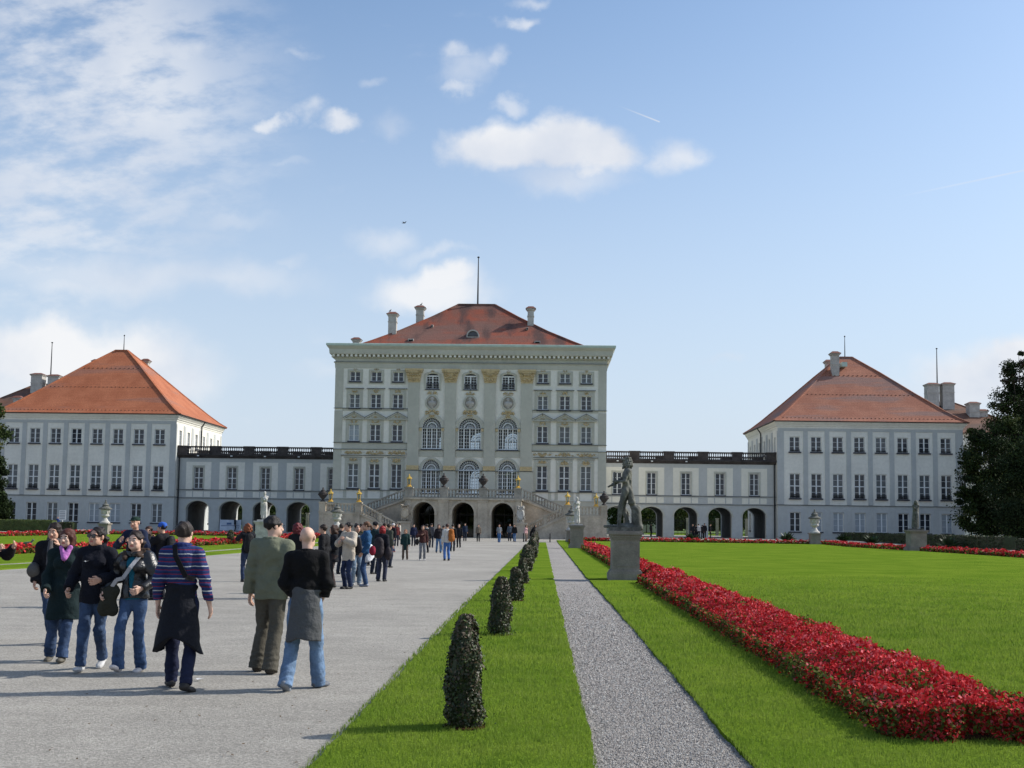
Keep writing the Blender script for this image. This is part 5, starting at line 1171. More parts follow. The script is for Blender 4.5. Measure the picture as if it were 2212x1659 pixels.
def torso_prims(J, i=0., fem=False, belly=0.):
    s = J['s']; P, C, Nk = J['pelvis'], J['chest'], J['neck']; w = .93 if fem else 1.0; W_ = (P+C)/2
    L = [ell(P, np.array([.148*s+i, .106*s+i, .13*s+i])), ell(W_+np.array([0, -belly*.4, 0]), np.array([(.112 if fem else .130)*s+i+belly, .092*s+i+belly, .17*s+i])), ell(C, np.array([.148*s*w+i, .112*s+i, .17*s+i])),
         cap(J['shL'], J['shR'], (.056 if not fem else .050)*s+i*.8, (.056 if not fem else .050)*s+i*.8), cap(Nk-np.array([0, 0, .06*s]), Nk+np.array([0, 0, .02*s]), .080*s+i*.5, .056*s+i*.4), cap(J['shL']*.55+Nk*.45+np.array([0, .01, .0]), J['shR']*.55+Nk*.45+np.array([0, .01, .0]), .050*s+i*.6, .050*s+i*.6)]
    if fem: L += [ell(C+np.array([sg*.065*s, -.085*s, .02*s]), np.array([.062, .06, .06])*s+i*.7) for sg in (-1, 1)]
    else: L += [ell(C+np.array([0, .045*s, .05*s]), np.array([.14, .08, .13])*s+i)]
    return L
def arm_prims(J, i=0., k='LR', f=1., wr=1.):
    s = J['s']; L = []
    for q in k: L += [cap(J['sh'+q], J['el'+q], .047*s*f+i, .039*s*f+i), cap(J['el'+q], J['el'+q]+(J['wr'+q]-J['el'+q])*wr*(1.25 if i > .008 else 1), .039*s*f+i, (.028+.004*(i > .008))*s*f+i)]
    return L
def leg_prims(J, i=0., k='LR', flare=0., thigh=1.):
    s = J['s']; L = []
    for q in k: L += [cap(J['hip'+q], J['kn'+q], .080*s*thigh+i, .052*s+i), cap(J['kn'+q], J['kn'+q]+(J['an'+q]-J['kn'+q])*(1.28 if i > .005 else 1), .053*s+i, .036*s+i+flare)]
    return L
def folds(J, s):
    """creases gather at the elbows, knees, waist and ankles"""
    pts = [(J['el'+q], n_(J['wr'+q]-J['sh'+q]), .12, 75, .0065) for q in 'LR']+[(J['kn'+q], n_(J['an'+q]-J['hip'+q]), .13, 70, .0048) for q in 'LR']+[(J['an'+q]+np.array([0, 0, .07]), n_(J['an'+q]-J['kn'+q]), .11, 85, .0060) for q in 'LR']+[((J['pelvis']+J['chest'])/2, np.array([.25, .1, 1.]), .22, 50, .0065)]
    def g(P):
        d = np.zeros(len(P))
        for c, u, r, f, a in pts: k = np.exp(-((P-c)**2).sum(1)/(r*s)**2); d += a*k*np.sin((P-c)@u*f+2.2*np.sin(P[:, 0]*23)+1.7*np.sin(P[:, 1]*29))
        return d
    return g
FOLD = [None]
def wrinkle(amp, seed, fr=(16, 34)):
    r = np.random.default_rng(seed); K = [(r.normal(0, 1, 3)*np.array([1, 1, 1.6]), r.uniform(0, 6.28), r.uniform(*fr)) for _ in range(6)]
    def g(P): return amp*sum(np.sin(P@(n_(k)*f)+p+.8*np.sin(P[:, 2]*9+p)) for k, p, f in K)/2.4
    return g
def garment(name, prims, mats, parent, h, k=.03, clips=(), wr=.004, seed=1, cut=None, mi=None, fr=(16, 34), sleeves=None):
    u = union(prims, k)
    if sleeves:
        u0, ua, wc = u, union(sleeves[0], k), sleeves[1]; prims = prims+sleeves[0]
        def u(P): a = np.maximum(ua(P), wc(P)); d = u0(P); q = np.clip(.5+.5*(a-d)/k, 0, 1); return a*(1-q)+d*q-k*q*(1-q)
    W_ = wrinkle(wr*1.1, seed, fr)
    def f(P):
        d = u(P)+W_(P)
        if FOLD[0] is not None and wr > .0025: d = d+FOLD[0](P)
        for c in clips: d = np.maximum(d, c(P))
        if cut is not None: d = np.maximum(d, -cut(P))
        return d
    return mk(name, f, bbox(prims, .05), h, mats, parent, mi)
def above(z, amp=0., ph=0.): return lambda P: z-P[:, 2]+amp*np.sin(P[:, 0]*19+ph+P[:, 1]*11)
def below(z): return lambda P: P[:, 2]-z
def wristcut(J, back=.0):
    def f(P):
        d = np.full(len(P), -1.)
        for q in 'LR':
            e, w = J['el'+q], J['wr'+q]; u = n_(w-e); near = np.linalg.norm(P-w, axis=1) < .21; t = (P-w)@u+back; d = np.where(near, np.maximum(d, t), d)
        return d
    return f
def anklecut(J, drop=.0):
    def f(P):
        d = np.full(len(P), -1.)
        for q in 'LR':
            e, w = J['kn'+q], J['an'+q]; u = n_(w-e); near = np.linalg.norm(P-w, axis=1) < .25; t = (P-w)@u-drop; d = np.where(near, np.maximum(d, t), d)
        return d
    return f

def head_mesh(J, yaw, pitch, roll, skin, h, face=True, hairc=None, glasses=None, ears=True):
    """head and neck; returns arrays (V, F, material index) with slots skin, lips, eye white, iris, brow"""
    s = J['s']*1.0; Rm = rotm(yaw, pitch, roll); c = J['head']
    def g(p): return c+Rm@(np.array(p)*s*1.02)
    def E(p, r): return ell(g(p), np.array(r)*s*1.02, Rm)
    pr = [E((0, .018, .030), (.074, .094, .084)), E((0, -.022, -.030), (.058, .068, .082)), E((0, -.058, -.088), (.028, .026, .022)), E((.038, -.03, -.062), (.024, .045, .035)), E((-.038, -.03, -.062), (.024, .045, .035)),
          cap(g((0, .015, -.04)), J['neck']+np.array([0, 0, -.03*s]), .050*s, .058*s)]
    fine = [cap(g((0, -.090, .008)), g((0, -.107, -.030)), .008*s, .0135*s), E((.011, -.096, -.034), (.010, .010, .008)), E((-.011, -.096, -.034), (.010, .010, .008)), cap(g((.042, -.076, .030)), g((-.042, -.076, .030)), .010*s, .010*s), cap(g((-.020, -.080, -.060)), g((.020, -.080, -.060)), .0085*s, .0085*s), E((.040, -.068, -.025), (.020, .016, .018)), E((-.040, -.068, -.025), (.020, .016, .018))]
    er = [E((sg*.077, .012, -.004), (.011, .020, .031)) for sg in (-1, 1)]
    u1 = union(pr, .028); u2 = union(fine, .012); so = [E((sg*.031, -.093, .008), (.017, .014, .011)) for sg in (-1, 1)]; er_u = union(er, .01)
    def f(P):
        d = u1(P)
        if face:
            e = u2(P); kk = .014; hh = np.clip(.5+.5*(e-d)/kk, 0, 1); d = e*(1-hh)+d*hh-kk*hh*(1-hh)
            for q in so: e = -q(P); hh = np.clip(.5-.5*(e-d)/.012, 0, 1); d = d*(1-(1-hh))+e*(1-hh) if False else np.maximum(d, e+.0015)
        if ears: d = np.minimum(d, er_u(P))
        return d
    lo, hi = bbox(pr, .03); lo[2] = J['neck'][2]-.05*s
    V, F = surface_nets(f, lo, hi, h); q = ((V-c)@Rm)/(s*1.02); m_v = np.zeros(len(V), int)
    if face:
        m_v[(np.abs(q[:, 0]) < .024) & (np.abs(q[:, 2]+.060) < .0085) & (q[:, 1] < -.06)] = 1
        m_v[(np.abs(np.abs(q[:, 0])-.032) < .017) & (np.abs(q[:, 2]-.0305) < .0034) & (q[:, 1] < -.05)] = 4
    mi = np.where((m_v[F] == 1).sum(1) >= 2, 1, np.where((m_v[F] == 4).sum(1) >= 2, 4, 0))
    Vs, Fs, Ms = [V], [F], [mi]
    if face and h < .009:
        for sg in (-1, 1):
            for r, off, m_ in ((.0125, -.0795, 2), (.0065, -.0870, 3)):
                cc = g((sg*.031, off, .008)); vv = []; 
                for a in range(5):
                    for b_ in range(8): th = math.pi*(a+.5)/5; ph = 2*math.pi*b_/8; vv.append(cc+Rm@(np.array([math.sin(th)*math.cos(ph), math.sin(th)*math.sin(ph), math.cos(th)*.72])*r*s))
                ff = [(a*8+b_, a*8+(b_+1) % 8, (a+1)*8+(b_+1) % 8, (a+1)*8+b_) for a in range(4) for b_ in range(8)]
                n0 = sum(len(x) for x in Vs); Vs.append(np.array(vv)); Fs.append(np.array(ff)+n0); Ms.append(np.full(len(ff), m_))
    return np.concatenate(Vs), np.concatenate(Fs), np.concatenate(Ms), g, Rm
def hand_f(J, q, curl=.55, spread=.16):
    """palm, four unequal fingers with two bends, and a thumb off the side"""
    s = J['s']; w = J['wr'+q]; d = n_(w-J['el'+q]); sg = 1 if q == 'L' else -1
    inn = np.array([-sg, 0, 0.]); inn = n_(inn-d*(inn@d)); fwd = n_(np.cross(d, inn)*sg); fwd = fwd if fwd[1] < 0 or abs(fwd[1]) < .05 else -fwd     # thumb side looks forward
    pal = inn; lat = fwd; fs = [cap(w-d*.05*s, w+d*.01*s, .030*s, .024*s)]
    for t in (-.5, -.17, .17, .5): fs.append(cap(w+d*.005*s+lat*t*.035*s, w+d*.075*s+lat*t*.062*s, .015*s, .0125*s))
    for t, L in ((.5, .070), (.17, .080), (-.17, .075), (-.5, .058)):
        a = w+d*.078*s+lat*t*.066*s; ang = 0; p = a
        for j, fr in enumerate((.45, .32, .23)):
            ang += curl*(.6, .9, .7)[j]; dd = d*math.cos(ang)+pal*math.sin(ang)+lat*t*spread; p2 = p+n_(dd)*L*fr*s*1.1; fs.append(cap(p, p2, (.0098-.001*j)*s, (.009-.001*j)*s)); p = p2
    a = w+d*.022*s+lat*.022*s; b_ = a+(d*.55+lat*.65+pal*.35)*.042*s; c = b_+(d*.9+lat*.15+pal*.35)*.034*s; fs += [cap(a, b_, .0145*s, .0115*s), cap(b_, c, .011*s, .0085*s)]
    return fs
def shoe(J, q, mats, parent, h, name='shoe', high=0.):
    s = J['s']; a = J['an'+q]; Rm = rotm(J['fy'+q], J['fp'+q]); g = lambda p: a+Rm@(np.array(p)*s)
    fs = [ell(g((0, .028, -.045)), np.array([.040, .055, .040])*s, Rm), ell(g((0, -.06, -.055)), np.array([.044, .085, .030])*s, Rm), ell(g((0, -.125, -.058)), np.array([.042, .055, .026])*s, Rm), cap(g((0, .012, -.03)), g((0, .01, .01+high)), .042*s, .046*s+high*.1)]
    nrm = Rm@np.array([0, 0, 1.]); base = g((0, 0, -.082)); u = union(fs, .03)
    def f(P): return np.maximum(u(P), -((P-base)@nrm))
    bb = bbox(fs, .02)
    return mk(name, f, bb, h, mats, parent)

def hair(kind, J, g, Rm, m_, parent, h, seed=0):
    s = J['s']; E = lambda p, r: ell(g(p), np.array(r)*s*1.02, Rm); W_ = wrinkle(.0050, seed, (60, 125)); sk = E((0, .024, .040), (.088, .102, .090)); L = [sk]; extra = []
    if kind == 'short': L = [E((0, .022, .038), (.087, .103, .089))]; ct = [E((0, -.085, -.035), (.075, .085, .100)), E((0, .0, -.13), (.12, .15, .09))]
    elif kind == 'crew': L = [E((0, .024, .030), (.086, .103, .091))]; ct = [E((0, -.095, -.01), (.08, .085, .105)), E((0, .0, -.14), (.12, .15, .105)), E((0, .030, .160), (.040, .050, .060))]
    elif kind == 'bob': L += [E((0, .045, -.035), (.092, .085, .10)), E((.070, .005, -.03), (.030, .05, .10)), E((-.070, .005, -.03), (.030, .05, .10))]; ct = [E((0, -.090, -.035), (.062, .09, .100)), E((0, -.05, -.16), (.07, .10, .07))]
    elif kind == 'pony': L = [E((0, .022, .036), (.085, .102, .088))]; extra = [cap(g((0, .115, .02)), g((.02, .15, -.03)), .030*s, .032*s), cap(g((.02, .15, -.03)), g((.01, .13, -.15)), .032*s, .012*s)]; ct = [E((0, -.085, -.035), (.074, .085, .112)), E((0, .0, -.13), (.12, .15, .085))]
    elif kind == 'bun': L = [E((0, .022, .036), (.085, .102, .088))]; extra = [E((0, .07, .115), (.040, .038, .036))]; ct = [E((0, -.085, -.035), (.074, .085, .112)), E((0, .0, -.13), (.12, .15, .085))]
    elif kind == 'curly': L += [E((0, .035, .0), (.115, .11, .12)), E((.075, .01, -.05), (.055, .07, .10)), E((-.075, .01, -.05), (.055, .07, .10)), E((0, .07, -.07), (.10, .07, .10))]; ct = [E((0, -.105, -.035), (.064, .09, .105))]; W_ = wrinkle(.012, seed, (50, 100))
    elif kind == 'long': L += [E((0, .05, -.05), (.090, .075, .13)), cap(g((.07, .02, 0)), g((.082, .0, -.17)), .030*s, .028*s), cap(g((-.07, .02, 0)), g((-.082, .0, -.17)), .030*s, .028*s), cap(g((0, .07, -.05)), g((0, .09, -.20)), .07*s, .05*s)]; ct = [E((0, -.090, -.035), (.060, .09, .104)), E((0, -.05, -.16), (.062, .10, .08))]
    elif kind == 'cap': L = [E((0, .018, .062), (.088, .104, .062))]; extra = [E((0, -.10, .046), (.062, .055, .010))]; ct = [E((0, -.02, -.02), (.2, .2, .052))]; W_ = wrinkle(.001, seed)
    elif kind == 'beanie': L = [E((0, .022, .052), (.090, .104, .086))]; ct = [E((0, -.09, -.04), (.075, .075, .088)), E((0, 0, -.11), (.14, .15, .1))]; W_ = wrinkle(.003, seed, (50, 90))
    u = union(L, .03); cu = [c for c in ct]
    def f(P):
        d = u(P)+W_(P)
        for c in cu: d = np.maximum(d, -c(P))
        if extra: d = np.minimum(d, union(extra, .02)(P)+W_(P))
        return d
    return mk('hair' if kind not in ('cap', 'beanie') else 'hat', f, bbox(L+extra, .03), h, [m_], parent)

def person(x, y, rz, label, group=None, H=1.7, fem=False, P=None, skin=None, hairk='short', hairc=(.03, .02, .015), head=(0, 0, 0), top=None, bottom=None, shoes=((.02, .02, .02),), detail=0, hands=True, girth=0., seed=0, hat=None, curl=.5, z=None, extras=None, face=True):
    """detail 0: distant, 1: middle, 2: close"""
    P = P or {}; J = pose(H=H, **P); s = J['s']; FOLD[0] = folds(J, s) if detail else None; hb, hh, hc, hs = [(.035, .020, .026, .024), (.024, .011, .014, .013), (.022, .0052, .0090, .0085)][detail]
    skin = skin or SKIN; gzz = gz(y) if z is None else z
    # body: one mesh of head, neck, trunk, limbs and hands
    bod = torso_prims(J, -.012, fem, girth*.5)+arm_prims(J, -.010)+leg_prims(J, -.012); V1, F1 = surface_nets(union(bod, .03), *bbox(bod, .03), hb)
    V2, F2, M2, g, Rm = head_mesh(J, *head, skin, hh, face=face and detail > 0)
    Vs, Fs, Ms = [V1, V2], [F1, F2+len(V1)], [np.zeros(len(F1), int), M2]
    for q in 'LR':
        hf = hand_f(J, q, curl if not isinstance(curl, dict) else curl[q]) if hands else [cap(J['wr'+q], J['wr'+q]+n_(J['wr'+q]-J['el'+q])*.12*s, .028*s, .02*s)]
        a, b_ = bbox(hf, .012); V3, F3 = surface_nets(union(hf, .008 if detail else .02), a, b_, (.016, .008, .0042)[detail]); n0 = sum(len(v) for v in Vs); Vs.append(V3); Fs.append(F3+n0); Ms.append(np.zeros(len(F3), int))
    o = link_mesh('person', np_mesh('person', np.concatenate(Vs), np.concatenate(Fs), [skin, LIPS, EYEW, EYED, BROW], np.concatenate(Ms), True), None, (x, y, gzz), rz)
    tag(o, label, 'person', group)
    if hairk: hair(hairk, J, g, Rm, hairmat(hairc), o, hh*1.1, seed)
    if hat: hair(hat[0], J, g, Rm, cloth(hat[1]), o, hh*1.1, seed)
    if bottom:
        b = dict(col=(.03, .04, .08), i=.012, hem=.02, flare=.012, kind='trousers', top=.99); b.update(bottom)
        tp = [ell(J['pelvis'], np.array([.150*s+b['i'], .108*s+b['i'], .13*s+b['i']]))]+leg_prims(J, b['i'], flare=b['flare'], thigh=1.02)
        m_ = b.get('mat') or cloth(b['col'], .9, .42 if b.get('jeans') else .1)
        garment(b['kind'], tp, [m_], o, hc, .025, [anklecut(J, b['hem']*s), below(b['top']*s)], wr=.0045 if detail else .003, seed=seed+5)
    for q, sc in zip('LR', shoes if len(shoes) == 2 else (shoes[0], shoes[0])): shoe(J, q, [cloth(sc, .6, .1, .4)], o, hs, high=0)
    if top:
        for ti, t0 in enumerate(top if isinstance(top, list) else [top]):
            t = dict(col=(.03, .03, .03), i=.016, hem=.88, kind='jacket', collar=None, skirt=None, sleeve=1., open=None, wr=.006, neck=None, arm=True); t.update(t0)
            pr = torso_prims(J, t['i'], fem, girth)
            sl = (arm_prims(J, t['i'], f=t.get('sf', 1.08)), wristcut(J, (1-t['sleeve'])*.25)) if t['arm'] else None
            if t['arm'] and not t['skirt']: Pv = J['pelvis']; pr += [cap((Pv[0], Pv[1], Pv[2]+.12*s), (Pv[0], Pv[1], t['hem']*s-.12), (.126 if fem else .134)*s+t['i']+girth, (.148 if fem else .142)*s+t['i']+girth, (1, .76))]
            if t['skirt']: zt, zb, rx, ry = t['skirt']; Pv = J['pelvis']; pr += [cap((Pv[0], Pv[1], zt*s), (Pv[0], Pv[1]+t.get('sback', 0), zb*s), rx*s*.78, rx*s, (1, ry/rx))]
            cl = [above(t['hem']*s, t.get('wave', .006), seed)]
            nk = t['neck'] if t['neck'] is not None else .015
            def nf(P, N0=J['neck'], nk=nk, s=s): return np.minimum(P[:, 2]-(N0[2]+nk*s), .10*s-np.hypot(P[:, 0]-N0[0], P[:, 1]-N0[1]))
            cl.append(nf)
            cut = None
            if t['open']:
                wx, z0, z1 = t['open']; C = J['chest']
                def cut(P, C=C, wx=wx, z0=z0*s, z1=z1*s): k = np.clip((P[:, 2]-z0)/(z1-z0), 0, 1); return np.maximum(np.maximum(np.abs(P[:, 0]-C[0])-(.006+wx*k), P[:, 1]-(C[1]-.05)), np.maximum(z0-P[:, 2], P[:, 2]-1.7))
            go = garment(t['kind'], pr, t.get('mats') or [cloth(t['col'], t.get('rough', .9), .12, t.get('spec', .2))], o, hc, .035, cl, wr=t['wr'] if detail else .004, seed=seed+ti, cut=cut, sleeves=sl)
            if t['collar'] is not None:
                hgt, rad = t['collar'][:2]; N0 = J['neck']; rings = []
                for i in range(14):
                    a0, a1 = 2*math.pi*i/14, 2*math.pi*(i+1)/14
                    if len(t['collar']) > 2 and t['collar'][2] and (abs(((a0+a1)/2)-1.5*math.pi) < .35): continue
                    p0 = N0+np.array([math.cos(a0)*rad*s, math.sin(a0)*rad*s*.95, hgt*s+.012*s*math.sin(a0)]); p1 = N0+np.array([math.cos(a1)*rad*s, math.sin(a1)*rad*s*.95, hgt*s+.012*s*math.sin(a1)]); rings.append(cap(p0, p1, .020*s, .020*s)); rings.append(cap(p0-np.array([0, 0, .03*s]), p1-np.array([0, 0, .03*s]), .020*s, .020*s))
                garment('collar', rings, [t.get('cmat') or cloth(t.get('ccol', t['col']), t.get('rough', .9))], go, hc*.8 if detail == 2 else hc, .015, wr=.002, seed=seed)
    o['_s'] = s
    if extras: extras(o, J, g, Rm, s, hc)
    return o, J, g, Rm
def strap(parent_name, label, cat, pts, w, t, m_, o=None, parent=None):
    b = MB()
    for p, q in zip(pts, pts[1:]): b.rod(p, q, w, t, ref=(0, 1, .2))
    return b.build(parent_name, m_, parent)
def loc_obj(o, J=None): return o
# ================================================================ the people
def px_at(px, py): return at(px, py)
JEAN = dict(col=(.040, .066, .125), jeans=True); JEAN_L = dict(col=(.13, .20, .31), jeans=True); JEAN_D = dict(col=(.03, .045, .09), jeans=True)
def bagobj(name, label, cat, o, fs, k, h, col, seed=0, wr=.004, group=None, rough=.7):
    """a bag or similar held by a person: its own thing, placed in the person's frame"""
    r = garment(name, fs, [cloth(col, rough)], None, h, k, wr=wr, seed=seed); r.location = o.location; r.rotation_euler = o.rotation_euler; tag(r, label, cat, group); return r
def add_strap(owner, pts, w, m_, name='strap'):
    b = MB()
    for p, q in zip(pts, pts[1:]): b.rod(p, q, w, .008, ref=(.1, 1, .1))
    return b.build(name, m_, owner)

# striped rugby shirt
def stripes():
    M = cloth((.02, .03, .10), .88).copy(); M.name = 'striped_knit'; t = M.node_tree; b = t.nodes['Principled BSDF']; co = t.nodes.new('ShaderNodeTexCoord'); sx = t.nodes.new('ShaderNodeSeparateXYZ'); t.links.new(co.outputs['Object'], sx.inputs[0])
    no = t.nodes.new('ShaderNodeTexNoise'); no.inputs['Scale'].default_value = 5; ma = t.nodes.new('ShaderNodeMath'); ma.operation = 'MULTIPLY_ADD'; t.links.new(no.outputs[0], ma.inputs[0]); ma.inputs[1].default_value = .02; t.links.new(sx.outputs[2], ma.inputs[2])
    m1 = t.nodes.new('ShaderNodeMath'); m1.operation = 'MULTIPLY'; m1.inputs[1].default_value = 1/.125; t.links.new(ma.outputs[0], m1.inputs[0]); fr = t.nodes.new('ShaderNodeMath'); fr.operation = 'FRACT'; t.links.new(m1.outputs[0], fr.inputs[0])
    cr = t.nodes.new('ShaderNodeValToRGB'); cr.color_ramp.interpolation = 'CONSTANT'; el = cr.color_ramp.elements; nav = (.018, .028, .10, 1); blu = (.022, .045, .15, 1); red = (.20, .02, .045, 1); wh = (.42, .43, .44, 1)
    el[0].position = 0; el[0].color = nav; el[1].position = .14; el[1].color = wh
    for p, c in ((.22, nav), (.40, blu), (.50, red), (.57, nav), (.74, blu), (.84, red), (.90, nav)): e = el.new(p); e.color = c
    t.links.new(fr.outputs[0], cr.inputs[0]); t.links.new(cr.outputs[0], b.inputs['Base Color']); return M
def sling(J, s, hip=1, rad=.2, front=True):
    """points of a strap from one shoulder to the other hip, round the chest"""
    C = J['chest']; P = J['pelvis']; sh = J['sh'+('L' if hip < 0 else 'R')]
    y = -1 if front else 1
    return [sh+np.array([-hip*.07*s*0+hip*.06*s, 0, .072*s]), sh+np.array([hip*.09*s, y*.10*s, .0]), C+np.array([hip*.0, y*.158*s, .02*s]), C+np.array([hip*.10*s, y*.165*s, -.14*s]), P+np.array([hip*.19*s, y*.10*s, .10*s]), P+np.array([hip*.215*s, y*.03*s, .02*s])]

# -- four women arm in arm, walking towards the viewer
TOW = R(8)
p = at(140, 1428)
A2, JA, g_, Rm_ = person(p.x, p.y, R(10), 'woman in long dark green coat with a pink scarf and an auburn bob', 'women walking arm in arm', H=1.60, fem=True, detail=2, seed=3, skin=SKIN_P,
    P=dict(pelv=(-.03, 0), footL=(-.0, -.16, .0, -.1), footR=(-.20, .08, .0, .1), wL=(.14, -.24, -.26), wR=(-.05, -.16, -.46), turn=.05), hairk='bob', hairc=(.075, .022, .014), head=(-.30, .05, 0), curl=.9,
    top=dict(kind='coat', col=(.008, .018, .020), i=.024, hem=.56, skirt=(.97, .54, .235, .19), collar=(.03, .085, True), wr=.008, open=(.05, 1.30, 1.5)), bottom=dict(JEAN, i=.014, flare=.022, col=(.035, .06, .12)), shoes=((.10, .09, .07),))
gl = garment('scarf', [cap(JA['neck']+np.array([-.05, -.075, .03]), JA['neck']+np.array([.0, -.125, -.10]), .028, .034), cap(JA['neck']+np.array([.05, -.07, .03]), JA['neck']+np.array([.0, -.125, -.10]), .028, .034), cap(JA['neck']+np.array([-.06, .03, .03]), JA['neck']+np.array([-.05, -.075, .03]), .026, .028), cap(JA['neck']+np.array([.06, .03, .03]), JA['neck']+np.array([.05, -.07, .03]), .026, .028)], [cloth((.42, .15, .42))], A2, .009, .02, wr=.003)
p = at(121, 1392)
A1, JA, g_, Rm_ = person(p.x-.09, p.y, R(14), 'dark-haired woman in black at the left of the group, one hand raised to her chin', 'women walking arm in arm', H=1.66, fem=True, detail=2, seed=4,
    P=dict(footL=(.15, .14, .03, .3), footR=(.04, -.10, .0, -.1), wL=(-.06, -.22, .02), wR=(-.06, -.10, -.50), elb=dict(L=(.4, -.3, -1))), hairk='long', hairc=(.018, .010, .009), head=(-.25, .18, 0), curl=.8,
    top=dict(kind='jacket', col=(.010, .010, .013), i=.026, hem=.80, collar=(.02, .09), wr=.008), bottom=dict(JEAN, i=.012), shoes=((.35, .34, .33),))
sc = garment('scarf', [cap(JA['neck']+np.array([-.03, -.10, .0]), JA['chest']+np.array([-.03, -.17, -.12]), .036, .04), cap(JA['neck']+np.array([-.06, -.04, .03]), JA['neck']+np.array([.06, -.06, .02]), .036, .036)], [cloth((.09, .085, .09))], A1, .012, .02, wr=.004)
bagobj('handbag', 'small grey patterned handbag under the arm of the leftmost woman', 'bag', A1, [ell(JA['pelvis']+np.array([-.24, -.07, .13]), (.08, .11, .11))], .02, .014, (.09, .085, .08))
p = at(184, 1449)
A3, JA, g_, Rm_ = person(p.x+.06, p.y+.05, R(4), 'stout woman in black zip jacket and sunglasses, dark hair tied back', 'women walking arm in arm', H=1.64, fem=True, detail=2, seed=6, girth=.016,
    P=dict(footL=(.03, .24, .05, .45), footR=(-.07, -.20, .0, -.12), wL=(-.04, -.25, -.30), wR=(-.12, -.14, -.42), elb=dict(L=(.8, .5, -.4))), hairk='pony', hairc=(.014, .010, .010), head=(-.38, -.04, .06), curl=.9,
    top=dict(kind='jacket', col=(.007, .008, .014), i=.030, hem=.82, collar=(.045, .088, True), wr=.007, sf=1.12), bottom=dict(JEAN, i=.014, top=.95, flare=.01, col=(.04, .066, .125)), shoes=((.50, .50, .50),))
b = MB(); 
for sg in (-1, 1): b.lathe([(.028, -.004), (.030, 0), (.028, .004)], (0, 0, 0), 12); 
vv = b.v; b.v = []
for i, q in enumerate(vv): sg = -1 if i < len(vv)//2 else 1; b.v.append(tuple(g_((sg*.033+q[0]*1.05, -.100-q[2], .006+q[1]*.85))))
b.rod(g_((-.012, -.104, .012)), g_((.012, -.104, .012)), .008, .006)
for sg in (-1, 1): b.rod(g_((sg*.060, -.097, .014)), g_((sg*.078, .01, .010)), .012, .004)
b.build('sunglasses', mat('dark_lens', (.012, .006, .010), .12, .1, 5, spec=.7), A3)
b = MB(); c = JA['chest']+np.array([-.055, -.185, .03]); b.v = []; pts = [(-.034, .002), (-.012, -.006), (.030, .010), (-.008, -.001), (-.020, .006)]; b.add([(c[0]+x, c[1], c[2]+z) for x, z in pts]+[(c[0]+x, c[1]+.02, c[2]+z) for x, z in pts], [(0, 1, 2, 3, 4), (9, 8, 7, 6, 5)]+[(i, (i+1) % 5, 5+(i+1) % 5, 5+i) for i in range(5)]); b.build('chest_emblem', mat('white_print', (.7, .7, .7), .6, .02, 5), A3)
p = at(274, 1453)
A4, JA, g_, Rm_ = person(p.x+.04, p.y+.03, R(-4), 'woman in black leather jacket over a teal top with shoulder bag across her chest', 'women walking arm in arm', H=1.60, fem=True, detail=2, seed=8, skin=SKIN_P,
    P=dict(footL=(.06, .10, .0, .1), footR=(-.06, -.22, .03, -.35), wL=(.02, -.24, -.36), wR=(-.18, -.10, -.42), elb=dict(L=(.8, .8, -.2))), hairk='pony', hairc=(.022, .012, .010), head=(-.05, .02, 0), curl=.8,
    top=[dict(kind='blouse', col=(.012, .11, .17), i=.010, hem=.90, wr=.003, sleeve=.7, neck=-.03), dict(kind='leather_jacket', col=(.010, .010, .012), i=.030, hem=.92, collar=(.01, .105, True), wr=.009, rough=.35, spec=.6, open=(.05, .93, 1.42))], bottom=dict(JEAN, i=.008, flare=.030, hem=.05, col=(.045, .08, .16)), shoes=((.55, .52, .52),))
garment('fur_trim', [cap(JA['neck']+np.array([sg*.10, -.03, .0]), JA['chest']+np.array([sg*.075, -.12, .12]), .04, .028) for sg in (-1, 1)]+[cap(JA['neck']+np.array([-.1, .05, .02]), JA['neck']+np.array([.1, .05, .02]), .04, .04)], [cloth((.05, .035, .028), .95)], A4, .010, .03, wr=.010, seed=2, fr=(60, 110))
bag = bagobj('shoulder_bag', 'dark olive shoulder bag with pale grey strap worn by the woman with the teal top', 'bag', A4, [cap(JA['pelvis']+np.array([-.20, -.13, .06]), JA['pelvis']+np.array([-.30, -.11, -.14]), .085, .085, (1, .5)), cap(JA['pelvis']+np.array([-.28, -.13, .04]), JA['pelvis']+np.array([-.20, -.11, -.15]), .07, .07, (1, .5))], .03, .012, (.022, .022, .015))
st = strap('strap', None, None, [tuple(q) for q in (JA['shL']+np.array([-.05, .0, .085]), JA['shL']+np.array([-.06, -.11, .03]), JA['chest']+np.array([.02, -.185, .0]), JA['chest']+np.array([-.06, -.185, -.12]), JA['pelvis']+np.array([-.14, -.17, .20]), JA['pelvis']+np.array([-.20, -.15, .12]))], .042, .012, cloth((.36, .36, .38)), parent=bag)

def detail_bar(owner, name, pts, w, col, t=.006):
    b = MB()
    for p_, q_ in zip(pts, pts[1:]): b.rod(tuple(p_), tuple(q_), w, t, ref=(0, 1, .1))
    return b.build(name, cloth(col, .6), owner)
